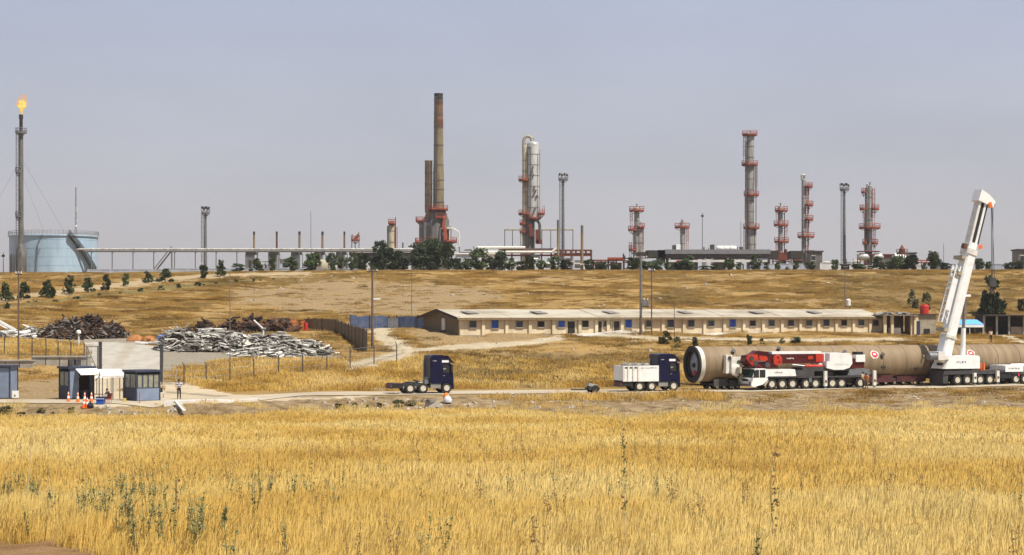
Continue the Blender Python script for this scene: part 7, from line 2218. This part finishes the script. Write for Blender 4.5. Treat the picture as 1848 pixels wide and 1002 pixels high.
def crane_raised():
    p = road_pt(1760, 207.2)
    t = thing('mobile_crane', 'white mobile crane with its long white boom raised steeply', 'crane', p, R(21.8), 'white mobile cranes beside the vessel')
    crane_carrier(t, (-3.2, -1.95, -.3, .95, 4.35, 5.5), 7.4, -4.9, -1)
    MB().bb(2.9, 5.2, -1.42, 1.42, 1.36, 2.05).build('body_panel', M['white'], t)
    glyphs(t, 3.3, 4.7, -1.422, 1.62, .18, M['cabin_dark'], 41)
    MB().bb(1.7, 3.8, -1.38, 1.38, .65, 1.34).build('engine_bay', M['black'], t)
    for s_ in (-1, 1):
        outrigger(t, -1.2, s_, 1.3); outrigger(t, 1.75, s_, 1.5)
        MB().bb(4.5, 4.7, s_ * 1.39, s_ * 1.5, .9, 1.15).build('red_reflector', M['red_mark'], t)
    MB().bb(-4.9, 2.9, -1.3, 1.3, 1.321, 1.55).build('upper_deck', M['dark'], t)
    MB().lathe([(1.2, 1.55), (1.2, 1.75)], 24, (-1.9, 0, 0)).build('slewing_ring', M['dark'], t)
    sp = MB().prism([(-4.8, 1.76), (-4.2, 2.75), (-3.5, 3.1), (-.5, 3.15), (-.35, 2.95), (-.35, 1.76)], -1.35, 1.35).build('superstructure', M['white'], t)
    glyphs(sp, -3.4, -2.2, -1.352, 2.35, .24, M['cabin'], 43)
    MB().bb(-5.0, -4.4, -1.3, 1.3, .2, 1.3).build('rear_counterframe', M['dark'], t)
    wd = MB().cyl((-6.6, -.9, 3.1), (-5.6, -.9, 3.1), .42, n=18).build('winch_drum', M['grey_metal'], t)
    MB().bb(-5.6, -4.7, -1.3, .6, 2.7, 3.6).bb(-4.7, -3.6, -1.2, 1.0, 2.75, 3.2).build('winch_frame', M['offwhite'], t)
    MB().bb(-4.6, -3.9, -.5, .5, 1.6, 2.75).build('boom_foot', M['dark'], t)
    MB().bb(.1, .55, -1.0, -.4, 1.55, 2.3).build('orange_box', M['cone'], t)
    MB().cyl((.3, -1.1, 1.55), (.3, -1.1, 3.0), .06, n=6).cyl((1.9, -1.1, 1.55), (1.9, -1.1, 2.9), .06, n=6).build('handrail', M['cream'], t)
    # boom: direction in the local xz plane
    a = R(73.8); D = Vector((math.cos(a), 0, math.sin(a))); N = Vector((-math.sin(a), 0, math.cos(a)))   # N: up/back side
    P0 = Vector((-4.15, 0, 2.9))
    def sect(l0, l1, dep, wid, m, name, n0=0.0, par=None, chamf=.18):
        c = [(-dep / 2, -wid / 2 + chamf), (-dep / 2 + chamf, -wid / 2), (dep / 2 - chamf, -wid / 2), (dep / 2, -wid / 2 + chamf), (dep / 2, wid / 2 - chamf), (dep / 2 - chamf, wid / 2), (-dep / 2 + chamf, wid / 2), (-dep / 2, wid / 2 - chamf)]
        vs = [P0 + D * l + N * (n0 + u) + Vector((0, w, 0)) for l in (l0, l1) for u, w in c]
        b = MB().add(vs, [tuple(range(7, -1, -1)), tuple(range(8, 16))] + [(i, (i + 1) % 8, 8 + (i + 1) % 8, 8 + i) for i in range(8)])
        return b.build(name, m, par or t)
    s1 = sect(-.6, 12.0, 1.2, 1.5, M['white'], 'boom_section')
    sect(2.2, 2.5, 1.38, 1.68, M['offwhite'], 'collar', par=s1); sect(11.6, 12.2, 1.38, 1.68, M['offwhite'], 'collar', par=s1)
    s2 = sect(12.2, 12.9, 1.08, 1.35, M['white'], 'boom_section')
    # upper section: two white box rails, shade put into the back one's colour, and a dark gap, seen from the side
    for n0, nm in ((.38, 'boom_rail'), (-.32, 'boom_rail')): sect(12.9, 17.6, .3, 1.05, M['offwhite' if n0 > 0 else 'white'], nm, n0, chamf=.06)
    sect(12.9, 17.5, .44, .95, M['black'], 'boom_core', .04, chamf=.05)
    sect(12.9, 17.5, .12, 1.0, M['dark'], 'boom_edge', -.60, chamf=.03)
    hp = P0 + D * 17.6
    h = MB()
    for u0, u1, l0, l1, w in ((-.95, .75, 17.6, 18.3, 1.3),):
        pass
    vs = [P0 + D * l + N * u + Vector((0, w, 0)) for w in (-.7, .7) for l, u in ((17.5, .8), (18.75, .75), (18.5, -.4), (18.0, -1.35), (17.3, -1.2), (17.4, -.6))]
    h.add(vs, [(0, 1, 2, 3, 4, 5), (11, 10, 9, 8, 7, 6)] + [(i, 6 + i, 6 + (i + 1) % 6, (i + 1) % 6) for i in range(6)])
    h.build('boom_head', M['white'], t)
    q = P0 + D * 17.45 + N * -.75
    MB().box(q + Vector((0, -.75, 0)), (.35, .12, .6), ry=-.3).build('orange_marker', M['cone'], t)
    q2 = P0 + D * 12.7 + N * -.75
    MB().box(q2 + Vector((0, -.8, 0)), (.4, .12, .45), ry=-.3).build('orange_marker', M['cone'], t)
    sh = P0 + D * 17.75 + N * -1.2
    for w in (-.35, .35): MB().lathe([(.1, w - .06), (.36, w - .06), (.30, w), (.36, w + .06), (.1, w + .06)], 18, (sh.x, 0, sh.z), 'Y').build('sheave', M['dark'], t)
    # stowed lattice jib on the back of the boom
    b = MB()
    def pt(l, u, w): return P0 + D * l + N * u + Vector((0, w, 0))
    for u, w in ((.95, -.5), (1.55, -.5), (.95, .2), (1.55, .2)): b.cyl(pt(3.6, u, w), pt(10.0, u * .85 + .1, w), .09, n=6)
    for k in range(9):
        l = 3.8 + k * .7
        b.cyl(pt(l, .95, -.5), pt(l + .65, 1.5, -.5), .06, n=5); b.cyl(pt(l, 1.5, .2), pt(l + .65, .95, .2), .06, n=5); b.cyl(pt(l, 1.5, -.5), pt(l, 1.5, .2), .05, n=5)
    b.build('stowed_jib', M['white'], t)
    MB().box(pt(6.8, 1.25, -.56), (3.6, .04, .5), ry=-a).build('jib_plate', M['white'], t)
    for l in (11.0, 9.2, 2.9): MB().box(pt(l, .95, 0), (.35, 1.6, .5), ry=-a).build('jib_bracket', M['cream'], t)
    MB().box(pt(12.3, .95, -.3), (.5, .5, .4), ry=-a).build('rope_guide', M['rust'], t)
    # luffing cylinder
    c0, c1, c2 = Vector((-1.75, -.2, 2.9)), Vector((-1.66, -.2, 6.1)), Vector((-1.45, -.2, 9.6))
    MB().cyl(c0, c1, .26, n=16).build('luffing_cylinder', M['white'], t)
    MB().cyl(c1, c2, .17, n=14).build('cylinder_rod', M['grey_metal'], t)
    MB().bb(-2.1, -1.0, -.6, .3, 9.5, 9.75).build('rod_bracket', M['white'], t)
    # hoist ropes and hook block
    zb = PZ(512, 207) - p.z
    for dx in (-.12, .1, .42):
        MB().cyl((sh.x + dx, -.35 if dx < .2 else .3, sh.z), (sh.x + .1 + dx * .7, -.2, zb + .6), .035, n=6).build('hoist_rope', M['dark'], t)
    hb = MB().slab(octagon(sh.x - .25, sh.x + .6, -.4, .1), zb - .3, zb + .65).build('hook_block', M['dark'], t)
    MB().tube([(sh.x + .15, -.15, zb - .3), (sh.x + .15, -.15, zb - .6), (sh.x + .32, -.15, zb - .8), (sh.x + .1, -.15, zb - .95), (sh.x - .08, -.15, zb - .8)], .08, 8).build('hook', M['dark'], hb)
crane_raised()
# ------------------------------------------------------------------ people
def skin_mesh(name, joints, edges, root=0, sub=1):
    """continuous limb surface grown round a skeleton: joints = [(xyz, rx, ry)]"""
    me = bpy.data.meshes.new(name)
    me.from_pydata([j[0] for j in joints], edges, [])
    o = bpy.data.objects.new(name, me)
    COL.objects.link(o)
    sk = o.modifiers.new('skin', 'SKIN')
    sk.use_smooth_shade = True
    for i, j in enumerate(joints):
        v = me.skin_vertices[0].data[i]
        v.radius = (j[1], j[2]); v.use_root = (i == root)
    sb = o.modifiers.new('sub', 'SUBSURF'); sb.levels = sb.render_levels = sub
    dg = bpy.context.evaluated_depsgraph_get()
    ev = o.evaluated_get(dg)
    nm = bpy.data.meshes.new_from_object(ev)
    bpy.data.objects.remove(o)
    b = MB()
    b.v = [tuple(v.co) for v in nm.vertices]; b.f = [tuple(p.vertices) for p in nm.polygons]; b.mi = [0] * len(b.f)
    return b

def hand(b, w, fdir, side, s=1.0):
    """palm, four curled fingers of unequal length and a thumb from the palm side"""
    d = Vector(fdir).normalized(); u = d.orthogonal().normalized() if abs(d.x) > .9 else Vector((0, 1, 0)); n = d.cross(u).normalized()
    w = Vector(w); pe = w + d * .085 * s
    b.cyl(w, pe, .028 * s, .036 * s, 8)
    for k, l in enumerate((.062, .074, .07, .055)):
        o = pe + u * (.027 - .018 * k) * s
        m_ = o + d * l * .6 * s; e_ = m_ + (d * .5 + n * side * .7) * l * .6 * s
        b.cyl(o, m_, .010 * s, .009 * s, 6); b.cyl(m_, e_, .009 * s, .007 * s, 6)
    o = w + d * .035 * s + u * .03 * s; m_ = o + (d * .6 + u * .8) * .04 * s
    b.cyl(o, m_, .011 * s, .010 * s, 6); b.cyl(m_, m_ + d * .035 * s, .010 * s, .008 * s, 6)

def person(loc, rz, lab, J, shirt, trousers, vest=None, hair='hair', h=1.76, cat='person'):
    """J: joint positions (m) for a 1.76 m figure facing -y"""
    t = thing('person', lab, cat, loc, rz)
    k = h / 1.76
    V = {n: Vector(p) * k for n, p in J.items()}
    names = ['pelvis', 'waist', 'chest', 'neck', 'skull', 'top', 'hipL', 'kneeL', 'ankL', 'toeL', 'hipR', 'kneeR', 'ankR', 'toeR', 'shL', 'elL', 'wrL', 'shR', 'elR', 'wrR']
    rad = {'pelvis': (.125, .10), 'waist': (.12, .09), 'chest': (.145, .105), 'neck': (.05, .05), 'skull': (.078, .09), 'top': (.06, .07), 'hipL': (.085, .085), 'hipR': (.085, .085), 'kneeL': (.058, .058), 'kneeR': (.058, .058),
           'ankL': (.042, .042), 'ankR': (.042, .042), 'toeL': (.038, .03), 'toeR': (.038, .03), 'shL': (.06, .06), 'shR': (.06, .06), 'elL': (.043, .043), 'elR': (.043, .043), 'wrL': (.03, .03), 'wrR': (.03, .03)}
    E = [('pelvis', 'waist'), ('waist', 'chest'), ('chest', 'neck'), ('neck', 'skull'), ('skull', 'top')]
    for s_ in 'LR': E += [('pelvis', 'hip' + s_), ('hip' + s_, 'knee' + s_), ('knee' + s_, 'ank' + s_), ('ank' + s_, 'toe' + s_), ('chest', 'sh' + s_), ('sh' + s_, 'el' + s_), ('el' + s_, 'wr' + s_)]
    def grow(nms, inflate, over={}):
        ix = {n: i for i, n in enumerate(nms)}
        return skin_mesh('body', [(V[n], (over.get(n, rad[n])[0] + inflate) * k, (over.get(n, rad[n])[1] + inflate) * k) for n in nms], [(ix[a], ix[b]) for a, b in E if a in ix and b in ix])
    b = grow(names, 0)
    for s_, sg in (('L', 1), ('R', -1)): hand(b, V['wr' + s_], V['wr' + s_] - V['el' + s_], sg, k)
    hd = V['skull']
    b.box(hd + Vector((0, -.10, -.01)) * k, (.025 * k, .03 * k, .045 * k), taper=.5)                      # nose
    for sx in (-1, 1): b.box(hd + Vector((sx * .083, .0, .0)) * k, (.018 * k, .045 * k, .06 * k))           # ears
    b.build('body', M['skin'], t)
    f = MB()
    for sx in (-1, 1): f.box(hd + Vector((sx * .032, -.088, .03)) * k, (.02 * k, .012 * k, .01 * k))
    f.box(hd + Vector((0, -.085, -.052)) * k, (.04 * k, .014 * k, .008 * k))
    f.build('face_features', M['hair'], t)
    grow(['waist', 'pelvis', 'hipL', 'kneeL', 'ankL', 'hipR', 'kneeR', 'ankR'], .014).build('trousers', M[trousers], t)
    grow(['pelvis', 'waist', 'chest', 'shL', 'elL', 'shR', 'elR'], .02, {'elL': (.048, .048), 'elR': (.048, .048)}).build('shirt', M[shirt], t)
    if vest: grow(['waist', 'chest', 'shL', 'shR'], .035, {'shL': (.05, .05), 'shR': (.05, .05)}).build('vest', M[vest], t)
    for s_ in 'LR':
        a, c = V['ank' + s_], V['toe' + s_]
        MB().cyl(a + Vector((0, .03, -.035)) * k, c + Vector((0, -.03, 0)) * k, .052 * k, .04 * k, 8).build('shoe', M['cloth_black'], t)
    hr = MB().lathe([(.088, -.02), (.1, .03), (.095, .085), (.07, .125), (.03, .145), (0, .147)], 14)
    hr.v = [(hd.x + x * k, hd.y + (y * 1.1 + .015) * k, hd.z + z * k) for x, y, z in hr.v]
    hr.build('hair', M[hair], t)
    return t
STAND = dict(pelvis=(0, 0, .95), waist=(0, .01, 1.10), chest=(0, .01, 1.34), neck=(0, 0, 1.49), skull=(0, -.02, 1.61), top=(0, -.01, 1.70), hipL=(.09, 0, .90), kneeL=(.11, -.02, .50), ankL=(.12, .02, .09), toeL=(.14, -.14, .04),
             hipR=(-.09, 0, .90), kneeR=(-.10, -.03, .50), ankR=(-.11, .01, .09), toeR=(-.14, -.15, .04), shL=(.19, .01, 1.43), elL=(.25, .05, 1.15), wrL=(.22, -.08, .92), shR=(-.19, .01, 1.43), elR=(-.26, .05, 1.15), wrR=(-.2, -.1, .95))
p1 = dict(STAND); p1.update(elL=(.28, .0, 1.16), wrL=(.12, -.2, 1.12), elR=(-.27, .02, 1.15), wrR=(-.23, -.05, .90))
g_ = ground_at(323, 721, 162)
person(g_ + Vector((0, 0, .03)), R(20), 'man in striped white shirt and black trousers standing on the sandy pad', p1, 'stripe' if 'stripe' in M else 'cloth_white', 'cloth_black', h=1.86)
SIT = dict(pelvis=(0, .1, .50), waist=(0, .1, .66), chest=(0, .04, .90), neck=(0, -.02, 1.04), skull=(0, -.06, 1.15), top=(0, -.05, 1.24), hipL=(.09, .06, .48), kneeL=(.14, -.36, .50), ankL=(.13, -.32, .09), toeL=(.14, -.48, .04),
           hipR=(-.09, .06, .48), kneeR=(-.14, -.36, .50), ankR=(-.13, -.30, .09), toeR=(-.14, -.46, .04), shL=(.19, .03, .98), elL=(.24, -.12, .74), wrL=(.12, -.32, .60), shR=(-.19, .03, .98), elR=(-.24, -.12, .74), wrR=(-.12, -.32, .60))
g_ = ground_at(194, 728, 162)
person(g_ + Vector((0, 0, .04)), R(-50), 'man in black sitting on a red chair under the white canopy', SIT, 'cloth_black', 'cloth_black')
c = thing('red_chair', 'red plastic chair under the man in black', 'chair', g_ + Vector((0, 0, .04)), R(-50))
MB().bb(-.24, .24, -.18, .3, .35, .39).build('seat', M['red_tank'], c)
MB().box((0, .31, .6), (.46, .04, .5), rx=-.12).build('backrest', M['red_tank'], c)
for x in (-.2, .2):
    for y in (-.14, .26): MB().cyl((x, y, 0), (x, y, .35), .022, n=6).build('leg', M['red_tank'], c)
p2 = dict(STAND); p2.update(elR=(-.3, -.1, 1.22), wrR=(-.22, -.32, 1.3), chest=(0, -.04, 1.34), neck=(0, -.07, 1.48), skull=(0, -.1, 1.6), top=(0, -.1, 1.69))
g_ = road_pt(1557.5, 198.6)
person(g_, R(60), 'road worker in orange vest beside the rear of the folded crane, left one of two', STAND, 'cloth_cream', 'cloth_black', 'hivis', h=1.74)
g_ = road_pt(1564, 197.9)
person(g_, R(-40), 'road worker in orange vest with raised arm behind the folded crane, right one of two', p2, 'hivis', 'stalk_brown', 'hivis', h=1.62)
g_ = ground_at(1788, 618, 220)
person(g_, R(10), 'person in pale yellow shirt and dark trousers standing above the vessel at right', STAND, 'cloth_cream', 'cloth_black', h=1.8)

# ------------------------------------------------------------------ foreground weeds and tall dry stalks
def leafy(b, p, d, n, s, r_):
    for i in range(n):
        a = r_.uniform(0, 6.28); e = r_.uniform(-.2, .9)
        v = Vector((math.cos(a) * math.cos(e), math.sin(a) * math.cos(e), math.sin(e))) * s * r_.uniform(.6, 1.4)
        w = v.cross(Vector((0, 0, 1))).normalized() * s * .22
        b.add([p, p + v * .5 + w, p + v, p + v * .5 - w], [(0, 1, 2, 3)])
def stalk_thing(px, py0, py1, Y, lab, m, lean=0.0, leaves=0, heads=0, branches=(), r0=.006, seed=1, lm='leaf_weed'):
    if Y < 30: Y, r0 = Y * 2.2, r0 * 1.9
    g_ = Vector((PX(px, Y), Y, float(H(PX(px, Y), Y))))
    t = thing('tall_stalk', lab, 'stalk', g_, 0, 'tall stalks standing above the grass')
    r_ = random.Random(seed); hgt = PZ(py0, Y) - g_.z; b = MB(); pts = []
    for i in range(9):
        u = i / 8; pts.append(Vector((lean * u * u + hgt * .022 * math.sin(u * 5 + seed) * u + r_.uniform(-.01, .01) * hgt, r_.uniform(-.01, .01), hgt * u)))
    for i in range(8): b.cyl(pts[i], pts[i + 1], r0 * (1.2 - i * .1), r0 * (1.1 - i * .1), 6)
    for u, dx, dz in branches:
        q = pts[int(u * 8)]; b.cyl(q, q + Vector((dx, 0, dz)), r0 * .7, r0 * .4, 5)
    if heads:
        b.use(1)
        for i in range(heads):
            q = pts[0].lerp(pts[8], r_.uniform(.25, 1)) + Vector((r_.uniform(-.05, .05), 0, 0)); s = r_.uniform(.012, .024)
            b.lathe([(0, -s), (s * .8, -s * .6), (s, 0), (s * .7, s * .8), (0, s * 1.3)], 7, q)
    b.build('stem', [M[m], M['stalk_brown']], t)
    if leaves:
        l = MB()
        for i in range(leaves):
            q = pts[r_.randint(1, 6)].lerp(pts[7], r_.random() * .6); leafy(l, q, None, 5, .075, r_)
        l.build('leaves', M[lm], t)
stalk_thing(1127, 742, 1010, 12.6, 'tallest pale upright stalk with green leaves low down, right of centre', 'stalk', .012, 16, 10, (), .005, 1)
stalk_thing(1394, 806, 1010, 12.6, 'pale stalk with seed heads at the lower right', 'stalk', .01, 10, 22, ((.9, -.05, .07),), .005, 2)
stalk_thing(1392, 736, 1000, 14.0, 'dark thin stalk bending right above the pale one at lower right', 'stalk_brown', .12, 0, 3, (), .0035, 3)
stalk_thing(48, 772, 905, 16.0, 'bleached white stalk leaning right at the lower left', 'stalk', .10, 0, 0, ((.6, .04, .12),), .006, 4)
stalk_thing(92, 858, 975, 14.2, 'short pale stalk curving in the left corner', 'stalk', -.03, 4, 4, (), .006, 5)
stalk_thing(1258, 752, 800, 60, 'small dark stalk at the far field edge right of centre', 'stalk_brown', .1, 0, 6, (), .011, 6)
stalk_thing(1318, 752, 812, 50, 'brown forked stalk in the far field right of the small dark one', 'stalk_brown', .2, 0, 6, ((.5, .2, .4),), .011, 7)
stalk_thing(948, 762, 815, 52, 'brown stalk in the middle field left of the tallest pale stalk', 'stalk_brown', -.1, 0, 5, (), .011, 8)
stalk_thing(488, 858, 930, 19, 'green-leaved stalk in the lower left third', 'leaf_weed', .02, 14, 0, (), .005, 9)
stalk_thing(404, 905, 1000, 13.5, 'sturdy green stalk near the bottom edge at left', 'leaf_weed', .02, 22, 0, (), .006, 10)
stalk_thing(318, 866, 960, 15, 'brown stalk with seed heads left of the sturdy green one', 'stalk_brown', .0, 3, 16, (), .005, 11)

def weed_mesh(name, seed, m, h=.72, n=40, s=.06, heads=False):
    r_ = random.Random(seed); b = MB()
    for k in range(4):
        a = r_.uniform(0, 6.28); top = Vector((math.cos(a) * .1, math.sin(a) * .1, h * r_.uniform(.7, 1.1)))
        b.cyl((0, 0, 0), top, .004, .002, 4, caps=False)
        for i in range(n // 4):
            q = top * r_.uniform(.2, 1)
            if heads:
                z = r_.uniform(.008, .016); q += Vector((r_.uniform(-.04, .04), r_.uniform(-.04, .04), 0))
                b.lathe([(0, -z), (z, 0), (0, z * 1.3)], 5, q)
            else: leafy(b, q, None, 2, s, r_)
    return b.mesh(name, m, smooth=False)
WA = [weed_mesh('green_weed', 60 + i, M['leaf_weed']) for i in range(4)] + [weed_mesh('brown_thistle', 70 + i, M['stalk_brown'], .72, 44, .03, True) for i in range(4)]
P, S, I = [], [], []
X, Y = spots(12000, 24, 90)
z = H(X, Y); px_ = 924 + X / Y * F; py_ = HY + (CAMZ - z) * F / Y
pt_ = fbm(X / 1.3, Y / 1.6, 140, 3)
left = 1 - sstep(330, 620, px_)
dg = np.clip(sstep(.40, .60, pt_) * (.03 + .97 * left) * sstep(56, 34, Y), 0, 1)
db = .014 + .045 * sstep(.48, .65, pt_)
u = rng.random(len(X)); co = gridval(dirt_corner, X, Y) < .5
k1 = (u < dg * .5) & co; k2 = (u > 1 - db * .55) & co & ~k1
for kk, o_ in ((k1, 0), (k2, 4)):
    P.append(np.stack([X[kk], Y[kk], z[kk]], -1)); I.append(o_ + rng.integers(0, 4, kk.sum()))
    s = rng.uniform(.8, 1.35, kk.sum()); S.append(np.stack([s, s, s], -1))
P, S, I = np.concatenate(P), np.concatenate(S), np.concatenate(I)
scatter('weeds', P, np.stack([np.zeros(len(P)), np.zeros(len(P)), rng.uniform(0, 6.28, len(P))], -1), S, I, WA)
# ------------------------------------------------------------------ dusty air
hm = bpy.data.materials.new('dusty_air')
hm.use_nodes = True
hn, hl = hm.node_tree.nodes, hm.node_tree.links
hn.clear()
pv = hn.new('ShaderNodeVolumePrincipled')
pv.inputs['Color'].default_value = (.92, .90, .92, 1)
pv.inputs['Density'].default_value = .0001
pv.inputs['Anisotropy'].default_value = 0.3
ho = hn.new('ShaderNodeOutputMaterial')
hl.new(pv.outputs[0], ho.inputs['Volume'])
hz = MB().bb(-1525, 1525, -30, 1520, float(ZG.min()) - 1.0, 72).build('haze', hm, smooth=False)
tag(hz, None, None, kind='stuff')
